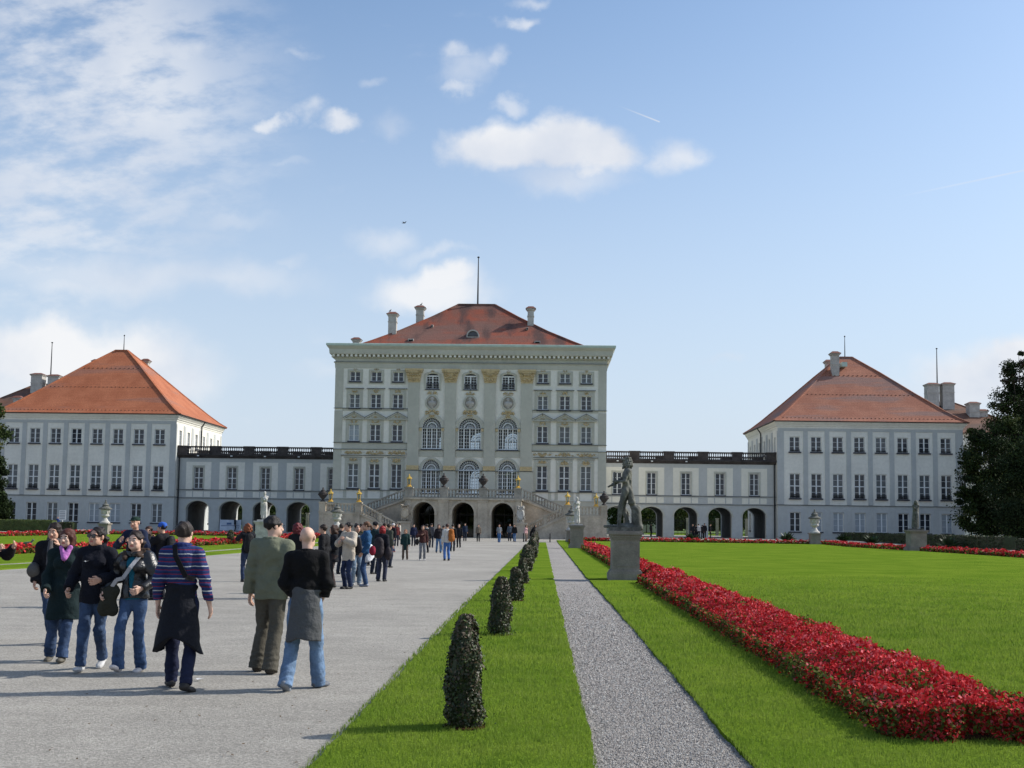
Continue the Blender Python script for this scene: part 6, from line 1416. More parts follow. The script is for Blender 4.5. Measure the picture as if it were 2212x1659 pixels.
# -- three men walking away
p = at(384, 1492)
M1, JA, g_, Rm_ = person(p.x, p.y, R(180), 'man in navy shirt with red and white stripes, dark coat tied round his waist', 'men walking towards the palace', H=1.72, detail=2, seed=11,
    P=dict(footL=(.14, -.20, .0, 0), footR=(-.13, .16, .02, .25), wL=(.08, -.02, -.53), wR=(-.12, -.06, -.52), yawF=(.5, -.3), elb=dict(L=(.5, 1, 0), R=(-.5, 1, 0))), hairk='crew', hairc=(.025, .018, .016), head=(0, .05, 0), skin=SKIN_P,
    top=dict(kind='shirt', mats=[stripes()], i=.017, hem=.93, collar=(.022, .075), ccol=(.02, .03, .12), wr=.006, neck=.01), bottom=dict(col=(.014, .018, .045), i=.016, flare=.014), shoes=((.02, .018, .018),), curl=.35)
cloth_d = cloth((.008, .009, .013), .8)
def tied(o, J, s, col, zb, rx, ry, name, wave=.03, seed=0, open_front=True, h=.011, tails=(), off=0.):
    Pv = J['pelvis']; pr = [cap((Pv[0], Pv[1]+.015, Pv[2]+.10*s), (Pv[0]+off, Pv[1]+.05, zb*s-.16), .158*s, rx*s, (1, ry/rx)), ell((Pv[0], Pv[1], Pv[2]+.13*s), (.170*s, .140*s, .045*s))]
    inner = cap((Pv[0], Pv[1]-.03, Pv[2]+.02*s), (Pv[0]+off, Pv[1]+.02, zb*s-.22), .150*s, rx*s-.028, (1, (ry-.028)/rx)); box = lambda P: np.minimum(P[:, 2]-(Pv[2]+.02*s), 0)
    def cut(P):
        d = np.maximum(inner(P), P[:, 2]-(Pv[2]-.05*s))
        if open_front: d = np.minimum(d, np.maximum(np.abs(P[:, 0]-Pv[0])-(.05+.25*np.clip((Pv[2]-P[:, 2]), 0, 1)), np.maximum(P[:, 1]-(Pv[1]-.06), P[:, 2]-(Pv[2]+.03))))
        return d
    pr += list(tails)
    def hem(P): a = np.arctan2(P[:, 1]-Pv[1], P[:, 0]-Pv[0]); return zb*s+wave*np.cos(2*a+math.pi)*1.0-P[:, 2]+.008*np.sin(P[:, 0]*31)
    return garment(name, pr, [cloth(col, .8)], o, h, .03, [hem], wr=.010, seed=seed, cut=cut, fr=(12, 26))
tied(M1, JA, JA['s'], (.008, .009, .014), .47, .27, .21, 'tied_coat', .085, 5)
sp_ = JA['chest']; add_strap(M1, [tuple(q) for q in (JA['neck']+np.array([.06, .08, .03]), JA['chest']+np.array([.02, .165, .09]), JA['chest']+np.array([-.09, .155, -.12]), JA['pelvis']+np.array([-.165, .10, .22]))], .05, cloth((.010, .010, .012)), 'bag_strap')
p = at(580, 1452)
M2_, JA, g_, Rm_ = person(p.x, p.y, R(172), 'broad man in khaki-green jacket and brown trousers, glancing at the bald man', 'men walking towards the palace', H=1.79, detail=2, seed=14, girth=.02, skin=SKIN_P,
    P=dict(footL=(.15, -.02, .0, 0), footR=(-.08, .16, .0, .1), wL=(.10, -.06, -.53), wR=(-.09, -.02, -.53), elb=dict(L=(.4, 1, 0), R=(-.4, 1, 0))), hairk='short', hairc=(.012, .010, .010), head=(-.75, .05, .08),
    top=dict(kind='jacket', col=(.155, .165, .115), i=.034, hem=.82, collar=(.012, .098), wr=.008, sf=1.15), bottom=dict(col=(.085, .078, .062), i=.026, flare=.032, hem=.05), shoes=((.03, .025, .02),), curl=.45)
for sg in (-1, 1):
    b = MB(); n = 10
    for i in range(n): a0, a1 = 2*math.pi*i/n, 2*math.pi*(i+1)/n; b.rod(g_((sg*.033+.022*math.cos(a0), -.108, .006+.017*math.sin(a0))), g_((sg*.033+.022*math.cos(a1), -.108, .006+.017*math.sin(a1))), .003, .003)
    b.rod(g_((sg*.055, -.107, .012)), g_((sg*.078, .01, .010)), .003, .003); b.build('spectacles', M_iron, M2_)
p = at(655, 1490)
M3, JA, g_, Rm_ = person(p.x, p.y, R(184), 'bald man in black sweater, grey jacket tied round his waist, light jeans', 'men walking towards the palace', H=1.68, detail=2, seed=17, girth=.008, skin=SKIN_P,
    P=dict(footL=(.16, .16, .03, .5), footR=(-.13, -.16, .0, 0), wL=(.0, -.24, -.40), wR=(.0, -.22, -.42), yawF=(-.1, -.6), elb=dict(L=(.5, 1, 0), R=(-.5, 1, 0))), hairk=None, head=(-.12, .04, .05),
    top=dict(kind='sweater', col=(.006, .006, .007), i=.022, hem=.98, collar=(.004, .072), wr=.006, neck=-.01), bottom=dict(JEAN_L, i=.020, flare=.024, hem=.06), shoes=((.20, .22, .25), (.10, .11, .13)), curl=.9)
tied(M3, JA, JA['s'], (.075, .078, .082), .53, .205, .165, 'tied_jacket', .02, 9, open_front=False)
b = MB(); 
for sg in (-1, 1): b.rod(g_((sg*.06, -.10, .012)), g_((sg*.08, .012, .006)), .008, .003)
b.rod(g_((-.06, -.102, .012)), g_((.06, -.102, .012)), .010, .003); b.build('spectacles', M_iron, M3)

# -- people further off: (px, py of the feet, height, facing, label, clothes ...)
GT_ = 'tour group standing on the gravel'; GV = 'visitors in front of the palace'
def mid(px, py, H, rz, lab, grp, fem, hairk, hairc, topc, botc, shoe=(.02, .02, .02), det=1, z=None, coat=False, Y=None, girth=.01, top=None, hat=None, skin=None, **P):
    if Y: q = at(px, 1400); k = Y; x = atY(px, 1150, Y).x; y = Y
    else: q = at(px, py, gz(min(135, at(px, py).y)) if det == 0 else 0.); x, y = q.x, q.y
    t = top or dict(col=topc, i=.026, hem=.55 if coat else .86, skirt=(.95, .57, .19, .15) if coat else None, collar=(.01, .085))
    head = P.pop('head', (0, 0, 0)); curl = P.pop('curl', .5)
    return person(x, y, rz, lab, grp, H=H, fem=fem, detail=det, P=P, hairk=hairk, hairc=hairc, head=head, top=t, bottom=dict(col=botc, jeans=True, i=.014, flare=.012), shoes=(shoe,), girth=girth, seed=abs(int(px)), hat=hat, skin=skin, hands=det > 0, curl=curl)
PH = dict(wL=(-.10, -.20, .06), wR=(.10, -.20, .06), elb=dict(L=(1, -.2, -1), R=(-1, -.2, -1)))      # taking a photograph
def camera_prop(o, J, g, lab):
    b = MB(); c = g((0, -.20, -.01)); b.box(c[0]-.055, c[0]+.055, c[1]-.02, c[1]+.02, c[2]-.035, c[2]+.035); b.rod((c[0], c[1]-.02, c[2]), (c[0], c[1]-.045, c[2]), .04, .04, ref=(1, 0, 0)); q = b.build('camera', M_iron); q.location = o.location; q.rotation_euler = o.rotation_euler; tag(q, lab, 'camera')
o, J, g, r_ = mid(532, 1257, 1.64, R(-150), 'woman with curly red hair taking a photograph, black jacket and backpack, blue jeans', GT_, True, 'curly', (.19, .055, .02), (.012, .013, .018), (.03, .045, .09), **PH)
bagobj('backpack', 'black backpack of the curly red-haired woman taking a photograph', 'backpack', o, [cap(J['chest']+np.array([0, .20, .02]), J['pelvis']+np.array([0, .22, .10]), .13, .15, (1, .6))], .02, .02, (.012, .012, .014)); camera_prop(o, J, g, 'small camera held up by the woman with curly red hair')
mid(643, 0, 1.68, R(160), 'woman with dyed dark red hair behind the khaki jacket, in black', GT_, True, 'curly', (.10, .012, .016), (.010, .010, .012), (.02, .02, .03), Y=25)
mid(700, 0, 1.66, R(-100), 'person in black with grey bag, mostly hidden behind the bald man', GT_, False, 'short', (.03, .02, .015), (.012, .012, .014), (.03, .04, .06), Y=27)
mid(719, 1269, 1.63, R(-70), 'woman with curly brown hair in profile, black coat, holding a white leaflet', GT_, True, 'curly', (.045, .022, .014), (.010, .012, .017), (.06, .045, .045), top=dict(col=(.010, .012, .017), i=.028, hem=.72, skirt=(.95, .7, .19, .15), collar=(.01, .09)), wL=(.02, -.25, -.34), wR=(-.06, -.10, -.5))
o, J, g, r_ = mid(751, 1272, 1.72, R(-35), 'person in cream fleece jacket with dark shoulder bag and blue trousers', GT_, False, 'short', (.015, .012, .012), (.40, .36, .30), (.018, .028, .065), (.02, .02, .02), top=dict(col=(.42, .37, .31), i=.040, hem=.74, collar=(.01, .09), sf=1.2), wL=(-.05, -.27, -.10), wR=(.02, -.24, -.18), head=(-.3, 0, 0), elb=dict(L=(1, 0, -1), R=(-1, 0, -1)))
bagobj('shoulder_bag', 'dark grey bag slung on the back of the cream fleece jacket', 'bag', o, [cap(J['chest']+np.array([.10, .21, -.05]), J['pelvis']+np.array([.14, .23, .12]), .12, .12, (1, .5))], .02, .02, (.018, .018, .026))
b = MB(); b.lathe([(.006, 0), (.010, .10), (.045, .28), (.050, .60), (.018, .70), (.012, .86)], n=8); q = b.build('umbrella', cloth((.012, .012, .014), .6)); q.location = (o.location.x-.42, o.location.y-.1, 0); tag(q, 'folded black umbrella with its tip on the gravel', 'umbrella')
mid(768, 1264, 1.68, R(30), 'woman in black sweater with dark hair in a bun and pale jeans', GT_, True, 'bun', (.018, .012, .012), (.010, .012, .014), (.16, .22, .30), (.4, .4, .4))
bagobj('handbag', 'small dark red bag between the black sweater and the blue jacket', 'bag', o, [ell(JA['pelvis']+np.array([.52, .35, .10]), (.09, .08, .13))], .02, .02, (.22, .01, .03))
o, J, g, r_ = mid(790, 1267, 1.75, R(-82), 'woman in bright blue jacket with a white sweatshirt tied round her waist', GT_, True, 'pony', (.10, .05, .028), (.022, .075, .17), (.03, .06, .13), (.20, .22, .28), wL=(.02, -.12, -.5), wR=(-.10, -.22, -.36))
tied(o, J, J['s'], (.62, .62, .64), .72, .22, .20, 'tied_sweatshirt', .06, 3, open_front=False, h=.016)
bagobj('tote_bag', 'pale grey-blue tote bag at the front of the blue-jacketed woman', 'bag', o, [cap(J['chest']+np.array([-.12, -.22, -.05]), J['pelvis']+np.array([-.12, -.24, .15]), .12, .13, (0, .5))], .02, .018, (.30, .36, .38))
o, J, g, r_ = mid(823, 1256, 1.62, R(165), 'person with bright red hair carrying two dark bags on the back', GT_, True, 'bob', (.22, .012, .015), (.014, .014, .020), (.03, .035, .06))
bagobj('backpack', 'large black and grey backpack below the bright red hair', 'backpack', o, [cap(J['chest']+np.array([0, .22, -.05]), J['pelvis']+np.array([0, .25, .0]), .15, .18, (1, .7)), ell(J['pelvis']+np.array([-.26, .12, -.04]), (.11, .11, .2))], .02, .022, (.028, .022, .026))
mid(808, 1240, 1.74, R(150), 'man with black cap behind the blue-jacketed woman', GT_, False, None, (0, 0, 0), (.014, .03, .035), (.02, .025, .04), hat=('beanie', (.012, .012, .016)))
mid(829, 1215, 1.70, R(120), 'person in brown jacket behind the red-haired person', GT_, False, 'short', (.03, .018, .012), (.05, .04, .03), (.02, .02, .025), det=0)
mid(686, 1262, 1.70, R(170), 'person in dark jacket glimpsed behind the bald man', GT_, False, 'short', (.02, .015, .012), (.015, .014, .014), (.02, .02, .025), det=0) if False else None
mid(849, 1193, 1.66, R(-60), 'woman in white knitted hat, maroon scarf and dark coat', GV, True, None, (0, 0, 0), (.014, .013, .018), (.035, .055, .12), (.30, .14, .14), det=0, top=dict(col=(.014, .013, .018), i=.03, hem=.78, collar=(.04, .085), ccol=(.16, .01, .03)), hat=('beanie', (.62, .58, .58)), footL=(.12, -.1, 0), footR=(-.1, .12, 0))
mid(863, 1165, 1.62, R(-90), 'person in white jacket and black trousers at the foot of the left stairs', GV, True, 'short', (.02, .015, .012), (.45, .42, .38), (.012, .012, .014), det=0)
mid(875, 1209, 1.40, R(0), 'short ginger-haired woman in an open dark green coat with hands to her head', GV, True, 'bob', (.30, .12, .05), (.012, .035, .035), (.10, .075, .06), (.03, .02, .015), det=0, coat=True)
o, J, g, r_ = mid(912, 1210, 1.62, R(12), 'woman in brown leather jacket and grey trousers carrying bags', GV, True, 'long', (.025, .015, .012), (.055, .022, .020), (.17, .175, .19), (.6, .6, .6), det=0, wR=(.10, -.18, -.14), elb=dict(R=(-1, -.2, -1)))
bagobj('handbag', 'dark handbag at the hip of the woman in grey trousers', 'bag', o, [ell(J['pelvis']+np.array([-.25, .02, -.02]), (.09, .10, .16))], .02, .03, (.02, .018, .018))
mid(921, 1194, 1.66, R(-150), 'woman in black coat with white fur collar before the left door', GV, True, 'short', (.02, .015, .012), (.012, .012, .014), (.015, .015, .018), det=0, top=dict(col=(.012, .012, .014), i=.03, hem=.75, collar=(.02, .10), ccol=(.5, .48, .45)))
mid(947, 1194, 1.64, R(15), 'woman in dark jacket and blue jeans walking from the left door', GV, True, 'long', (.06, .022, .018), (.018, .015, .018), (.08, .15, .27), det=0, footL=(.10, -.12, 0), footR=(-.1, .12, 0))
mid(957, 1192, 1.58, R(-170), 'person in dark grey half hidden behind the orange jacket', GV, False, 'short', (.03, .02, .02), (.03, .03, .035), (.015, .015, .018), (.5, .5, .5), det=0)
o, J, g, r_ = mid(965, 1211, 1.70, R(-160), 'man in white jacket and blue jeans with an orange-brown coat over his shoulder', GV, False, 'short', (.05, .02, .015), (.52, .50, .47), (.06, .14, .36), (.02, .02, .03), det=0)
bagobj('orange_coat', 'orange-brown coat slung over the shoulder of the man in white', 'coat', o, [cap(J['chest']+np.array([-.15, .17, .08]), J['pelvis']+np.array([-.16, .20, .10]), .13, .15, (1, .6)), cap(J['shR']+np.array([0, 0, .03]), J['chest']+np.array([-.15, .17, .08]), .08, .10)], .03, .03, (.34, .11, .022), wr=.01)
mid(977, 1191, 1.66, R(170), 'woman in dark parka with pale fur hood by the middle door', GV, True, 'short', (.02, .015, .012), (.016, .014, .014), (.02, .02, .03), det=0, top=dict(col=(.016, .014, .014), i=.03, hem=.78, collar=(.02, .12), ccol=(.42, .38, .33)))
mid(991, 1183, 1.64, R(-10), 'fair-haired person all in black before the middle door', GV, True, 'short', (.35, .22, .16), (.012, .012, .015), (.014, .014, .018), det=0)
mid(1033, 1170, 1.62, R(0), 'man in beige jacket and black trousers walking from the palace', GV, False, 'short', (.04, .025, .02), (.16, .13, .10), (.012, .012, .014), det=0, footL=(.10, -.12, 0), footR=(-.1, .12, 0))
mid(1078, 1172, 1.66, R(5), 'man in grey T-shirt and blue jeans before the right door', GV, False, 'short', (.08, .03, .02), (.20, .21, .23), (.05, .12, .27), (.03, .05, .12), det=0, top=dict(kind='t_shirt', col=(.20, .21, .23), i=.014, hem=.88, sleeve=0.), footL=(.06, -.10, 0), footR=(-.05, .10, 0))
mid(1111, 1170, 1.66, R(-15), 'man in black T-shirt and blue jeans left of the leaning woman', GV, False, 'short', (.02, .015, .012), (.012, .012, .014), (.06, .12, .24), det=0, footL=(.12, -.08, 0), footR=(-.08, .12, 0))
mid(1136, 1168, 1.58, R(60), 'person in pink and white top beside the leaning woman', GV, True, 'long', (.05, .025, .018), (.50, .30, .30), (.22, .16, .13), det=0)
mid(1147, 1167, 1.62, R(70), 'long-haired woman in a black coat leaning towards the topiary row', GV, True, 'long', (.03, .018, .014), (.010, .010, .012), (.012, .012, .014), det=0, coat=True, lean=.75)
for px, py, lab, tc, hk, rz in ((735, 1240, 'dark-haired head between the curly brown hair and the cream fleece', (.02, .02, .024), 'short', 160), (778, 1246, 'person in olive jacket behind the hair bun', (.05, .055, .03), 'short', 40), (800, 1222, 'person in black with brown hair behind the blue jacket', (.012, .012, .014), 'long', -30),
        (838, 1226, 'person in grey-green coat by the red hair', (.05, .055, .045), 'short', 140), (856, 1180, 'person in maroon top at the foot of the stairs', (.10, .02, .02), 'long', 20), (893, 1180, 'distant person in navy left of the left door', (.015, .02, .05), 'short', 10), (931, 1183, 'distant person in grey before the left door', (.07, .07, .08), 'short', 170), (1004, 1168, 'distant person in dark blue at the middle door', (.015, .025, .05), 'short', 15), (1101, 1167, 'person in faded blue inside the right door', (.07, .09, .12), 'short', 0)):
    mid(px, py, 1.6+.13*((px*7) % 10)/10, R(rz), lab, GV, bool(px % 2), hk, (.03, .02, .015), tc, (.02, .025, .04), det=0)
for px, lab, tc, H, rz in ((1496, 'person in dark suit at the left of the group under the right arcade', (.014, .014, .018), 1.7, 30), (1504, 'second person in dark clothes in the arcade group, turned away', (.02, .018, .022), 1.66, 200), (1509, 'person in a white shirt in the arcade group', (.5, .48, .48), 1.74, 180),
                         (1517, 'person in charcoal standing between the white shirt and the tall man', (.02, .018, .02), 1.62, 150), (1522, 'tall man in a dark suit in the arcade group', (.012, .012, .016), 1.82, 170), (1534, 'man in black standing apart at the right of the arcade group', (.010, .010, .013), 1.74, 90)):
    mid(px, 0, H, R(rz), lab, 'group standing before the right arcade', False, 'short', (.02, .015, .012), tc, (.012, .012, .016), det=0, Y=134)
mid(1406, 0, 1.7, R(120), 'dark figure behind the second arch of the right arcade', GV, False, 'short', (.02, .015, .012), (.02, .02, .025), (.015, .015, .018), det=0, Y=152)
# left lawn side
mid(293, 0, 1.78, R(-10), 'man in dark green cap and navy sweater behind the women', 'visitors beside the left lawn', False, None, (0, 0, 0), (.012, .018, .045), (.05, .05, .05), Y=22, wL=(-.06, -.25, -.14), wR=(-.02, -.26, -.12), elb=dict(L=(1, .2, -1), R=(-1, .2, -1)), hat=('cap', (.012, .030, .022)), top=dict(kind='sweater', col=(.012, .018, .045), i=.03, hem=.88, collar=(.0, .08)))
mid(322, 0, 1.58, R(5), 'woman in red blouse under a navy jacket behind the striped man', 'visitors beside the left lawn', True, 'short', (.045, .018, .012), (.014, .020, .045), (.02, .025, .04), Y=24, top=[dict(kind='blouse', col=(.30, .015, .02), i=.012, hem=.9, sleeve=.8), dict(col=(.014, .020, .045), i=.028, hem=.84, collar=(.0, .09, True), open=(.06, .85, 1.42))])
o, J, g, r_ = mid(352, 0, 1.66, R(-100), 'person in bright blue knitted hat and black coat with a raised hand', 'visitors beside the left lawn', False, 'short', (.02, .015, .012), (.010, .010, .013), (.02, .02, .025), Y=24, hat=('beanie', (.03, .10, .42)), wL=(.02, -.30, .08), wR=(-.02, -.28, -.05), elb=dict(L=(.3, -.2, -1), R=(-.3, -.2, -1)))
bagobj('backpack', 'black backpack of the person in the bright blue hat', 'backpack', o, [cap(J['chest']+np.array([0, .2, .02]), J['pelvis']+np.array([0, .22, .12]), .13, .15, (1, .6))], .02, .02, (.012, .012, .014))
o, J, g, r_ = mid(-34, 0, 1.62, R(60), 'person in black at the left frame edge raising both hands with a camera', 'visitors beside the left lawn', False, 'short', (.02, .015, .012), (.010, .010, .012), (.02, .02, .03), Y=15.5, wL=(.02, -.47, .02), wR=(.05, -.46, -.02), elb=dict(L=(.5, 0, -1), R=(-.5, 0, -1)))
mid(507, 0, 1.7, R(100), 'person in dark clothes before the white banner under the left arcade', GV, False, 'short', (.02, .015, .012), (.018, .02, .035), (.015, .015, .02), det=0, Y=140)
mid(124, 0, 1.55, R(0), 'person in blue top and red trousers by the left pavilion wall', GV, False, 'short', (.25, .12, .08), (.03, .06, .22), (.35, .03, .03), det=0, Y=133)

# ================================================================ statues, garden urns and small things
def pedestal(name, label, group, x, y, w, h, rz=0., stone=M_plinth):
    g0 = gz(y); root = empty(name, (x, y, g0), label, 'statue' if 'statue' in name else 'urn', group, rz=rz); b = MB()
    b.box(-w*.62, w*.62, -w*.62, w*.62, -.1, .24); 
    for j, (k, z0, z1) in enumerate(((.585, .24, .30), (.55, .30, .34))): b.box(-w*k, w*k, -w*k, w*k, z0, z1)
    b.box(-w/2, w/2, -w/2, w/2, .34, h-.30)
    for k, z0, z1 in ((.53, h-.30, h-.24), (.57, h-.24, h-.15), (.64, h-.15, h-.09), (.60, h-.09, h-.04)): b.box(-w*k, w*k, -w*k, w*k, z0, z1)
    b.slab(rect(-w*.38, w*.38, .46, h-.42), [rect(-w*.34, w*.34, .50, h-.46)], -w/2-.012, -w/2+.002); p_ = b.build('pedestal', stone, root); return root
# nearest statue: bearded satyr playing pipes, goat skin and tree stump
sx_, sy_ = 2.66, 35.35; st = pedestal('piping_satyr_statue', 'weathered grey statue of a wreathed satyr holding pipes, on the nearest tall pedestal', 'garden statues', sx_, sy_, .86, 1.60)
b = MB(); b.box(-.50, .46, -.34, .34, 1.56, 1.68); b.build('plinth_block', M_statue, st)
def statue_fig(root, H, z, P, rz, extra, head=(0, 0, 0), h=.016, m_=M_statue, fem=False, hairk='curly', name='figure', i=.0, nude=True):
    J = pose(H=H, **P); s = J['s']; pr = torso_prims(J, i, fem)+arm_prims(J, .006)+leg_prims(J, .012); 
    for q in 'LR': a = J['an'+q]; pr += [cap(a+np.array([0, .03, -.05])*s, a+rotm(J['fy'+q])@(np.array([0, -.13, -.06])*s), .038*s, .028*s), cap(J['wr'+q], J['wr'+q]+n_(J['wr'+q]-J['el'+q])*.13*s, .034*s, .022*s)]
    pr += extra(J, s); U = union(pr, .035); W_ = wrinkle(.006, 3, (18, 50)); V1, F1 = surface_nets(lambda P_: U(P_)+W_(P_), *bbox(pr, .05), h)
    V2, F2, M2, g, Rm = head_mesh(J, *head, None, h*.5, face=True); o = link_mesh(name, np_mesh(name, np.concatenate([V1, V2]), np.concatenate([F1, F2+len(V1)]), [m_], None, True), root, (0, 0, z), rz)
    if hairk: hair(hairk, J, g, Rm, m_, o, h*.6, 4)
    return J, g, o
def pan_extra(J, s):
    P, C = J['pelvis'], J['chest']; L = []
    L += [cap(P+np.array([.04, .09, .06])*s, P+np.array([.03, .17, -.30])*s, .065*s, .095*s), cap(P+np.array([-.08, .05, .06])*s, P+np.array([-.07, .15, -.26])*s, .06*s, .07*s), cap(P+np.array([0, .12, .10])*s, P+np.array([.0, .19, -.42])*s, .05*s, .06*s), cap(C+np.array([0, .08, .12])*s, P+np.array([0, .11, .05])*s, .05*s, .06*s)]   # goat skin
    L += [cap((.0, .30*s, .02), (.0, .27*s, .46*s), .135*s, .115*s), cap((-.06, .33*s, .02), (-.04, .33*s, .36*s), .09*s, .06*s), cap((.05, .22*s, .0), (.03, .24*s, .52*s), .07*s, .05*s)]                                                                          # tree stump
    for k in (-1.5, -.5, .5, 1.5): L.append(cap(J['wrL']+np.array([-.06+k*.022, -.05, .22-k*.015])*s, J['wrL']+np.array([-.06+k*.022, -.06, -.10])*s, .014*s, .014*s))      # pipes
    hd = J['head']; L += [cap(hd+np.array([0, -.055, -.09])*s, hd+np.array([0, -.10, -.16])*s, .038*s, .022*s)]      # beard
    L += [cap((-.1, -.50*s, .02), (.1, -.10*s, .03), .045, .06), cap((0, -.1*s, .0), (0, .35*s, .0), .12, .14)]
    return L
J, g, o = statue_fig(st, 2.2, 1.68, dict(lean=-.10, pelv=(0, .0), footL=(.10, -.20, 0), footR=(-.10, .10, 0), wL=(-.12, -.28, -.26), wR=(.10, -.38, -.34), elb=dict(L=(1, .5, -.6), R=(-1, .5, -.8))), R(-90), pan_extra, head=(.0, .25, 0))
f = garment('wreath', [cap(g((.085*math.cos(a), .018+.10*math.sin(a), .085+.01*math.sin(3*a))), g((.09*math.cos(a+.5), .018+.10*math.sin(a+.5), .085+.01*math.sin(3*a+1.5))), .026, .026) for a in np.arange(0, 6.28, .5)], [M_statue], o, .012, .02, wr=.010, fr=(60, 90))
# draped statue at the far pedestal, right of the path
p2 = (2.62, 81.6)
def drape(J, s):
    P, C = J['pelvis'], J['chest']; L = [cap(P+np.array([0, 0, .05])*s, P+np.array([.02, .03, -.75])*s, .16*s, .19*s, (1, .8))]
    for k in range(7): a = k*.9; L.append(cap(P+np.array([.13*math.cos(a), .10*math.sin(a), 0])*s, P+np.array([.19*math.cos(a), .15*math.sin(a), -.82])*s, .03*s, .035*s))
    L += [cap(J['shL']+np.array([0, 0, .02]), P+np.array([-.12, -.10, .05])*s, .05*s, .06*s)]; return L
st = pedestal('draped_woman_statue', 'pale statue of a standing draped woman on the far pedestal right of the path', 'garden statues', p2[0], p2[1], .95, 1.75)
b = MB(); b.box(-.42, .42, -.34, .34, 1.71, 1.80); b.build('plinth_block', M_marble, st); statue_fig(st, 1.95, 1.8, dict(footL=(.10, -.05, 0), footR=(-.10, .08, 0), wL=(-.10, -.18, -.36), wR=(-.10, -.05, -.5)), R(15), drape, head=(.3, .05, 0), h=.026, m_=M_marble, fem=True, hairk='bun')
st = pedestal('cloaked_figure_statue', 'pale statue of a robed figure holding a bundle, on the far pedestal at the left', 'garden statues', at(565, 1170).x*0-19.75, 79.0, .98, 1.75, stone=M_marble)
b = MB(); b.box(-.42, .42, -.34, .34, 1.71, 1.80); b.build('plinth_block', M_marble, st)
def drape2(J, s): return drape(J, s)+[ell(J['chest']+np.array([.06, -.20, -.06])*s, np.array([.13, .10, .15])*s), cap(J['shR']+np.array([0, .05, 0]), J['pelvis']+np.array([-.18, .12, -.6])*s, .07*s, .07*s)]
statue_fig(st, 2.0, 1.8, dict(footL=(.10, -.05, 0), footR=(-.10, .08, 0), wL=(-.16, -.20, -.20), wR=(.14, -.22, -.22)), R(10), drape2, head=(.2, .0, 0), h=.026, m_=M_marble, fem=True, hairk='short')
st = pedestal('cloaked_man_statue', 'dark weathered statue of a cloaked man with folded arms on the pedestal at the right', 'garden statues', 30.0, 90.0, 1.25, 1.72)
b = MB(); b.box(-.5, .5, -.42, .42, 1.68, 1.80); b.build('plinth_block', M_statue, st)
def cloak(J, s): return [cap(J['neck']+np.array([-.05, .10, 0])*s, J['pelvis']+np.array([-.14, .20, -.80])*s, .12*s, .20*s), cap(J['neck']+np.array([.08, .10, 0])*s, J['pelvis']+np.array([.0, .18, -.80])*s, .08*s, .12*s)]
statue_fig(st, 2.25, 1.80, dict(footL=(.13, -.14, 0), footR=(-.10, .06, 0), wL=(-.16, -.22, -.16), wR=(.10, -.24, -.28)), R(-35), cloak, head=(-.5, .05, 0), h=.028)

def garden_urn(x, y, label, base=1.15, w=.95):
    root = empty('garden_urn', (x, y, gz(y)), label, 'urn', 'tall lidded urns at the corners of the lawns'); b = MB()
    b.box(-w*.58, w*.58, -w*.58, w*.58, -.1, .22); b.box(-w/2, w/2, -w/2, w/2, .22, base-.12); b.box(-w*.6, w*.6, -w*.6, w*.6, base-.12, base); b.build('pedestal', M_plinth, root)
    b = MB(); b.lathe([(.50, 0), (.50, .10), (.44, .16), (.34, .24), (.24, .42), (.16, .52), (.20, .58), (.34, .66), (.42, .74), (.42, .82), (.36, .86), (.40, 1.10), (.46, 1.34), (.44, 1.40)], (0, 0, base), 20)
    for i in range(8):
        a = i*math.pi/4; b.lathe([(.05, -.12), (.09, 0), (.07, .1), (.02, .16)], (.41*math.cos(a), .41*math.sin(a), base+1.10), 6)
    b.build('urn_body', M_marble, root, smooth=False); b = MB(); b.lathe([(.44, 1.40), (.66, 1.44), (.64, 1.52), (.44, 1.62), (.30, 1.74), (.30, 1.80), (.36, 1.84), (.24, 1.96), (.12, 2.02), (.14, 2.10), (.05, 2.22), (.08, 2.30), (.01, 2.42)], (0, 0, base), 20); b.build('lid', M_statue, root)
garden_urn(AX+11.45, 108.5, 'pale lidded garden urn on a pedestal before the right stair flight'); garden_urn(AX-11.45, 108.5, 'pale lidded garden urn on a pedestal before the left stair flight')
garden_urn(AX+35.9, 112.4, 'pale lidded garden urn on a pedestal before the right pavilion'); garden_urn(AX-35.9, 112.4, 'pale lidded garden urn on a pedestal before the left pavilion')
# white banner under the left arcade
b = MB(); x0, x1 = atY(700/1.4756, 1140, 140.3).x, atY(768/1.4756, 1140, 140.3).x; b.box(x0, x1, 140.3, 140.36, .4, 1.75); b.box(x0, x0+.08, 140.36, 140.44, .3, 1.8); b.box(x1-.08, x1, 140.36, 140.44, .3, 1.8)
bn = tag(b.build('banner', mat('white_banner', (.50, .56, .66), .7, .1, 2)), 'white and pale blue banner fixed low across the second left arch', 'banner')
b = MB(); b.box(x0+.2, x1-.2, 140.27, 140.296, 1.0, 1.06); b.box(x0+.9, x0+1.5, 140.27, 140.296, 1.15, 1.4); b.box(x0+2.4, x1-.3, 140.27, 140.296, .6, .9); b.build('banner_print', mat('banner_blue', (.10, .16, .30), .7, .1, 2), bn)
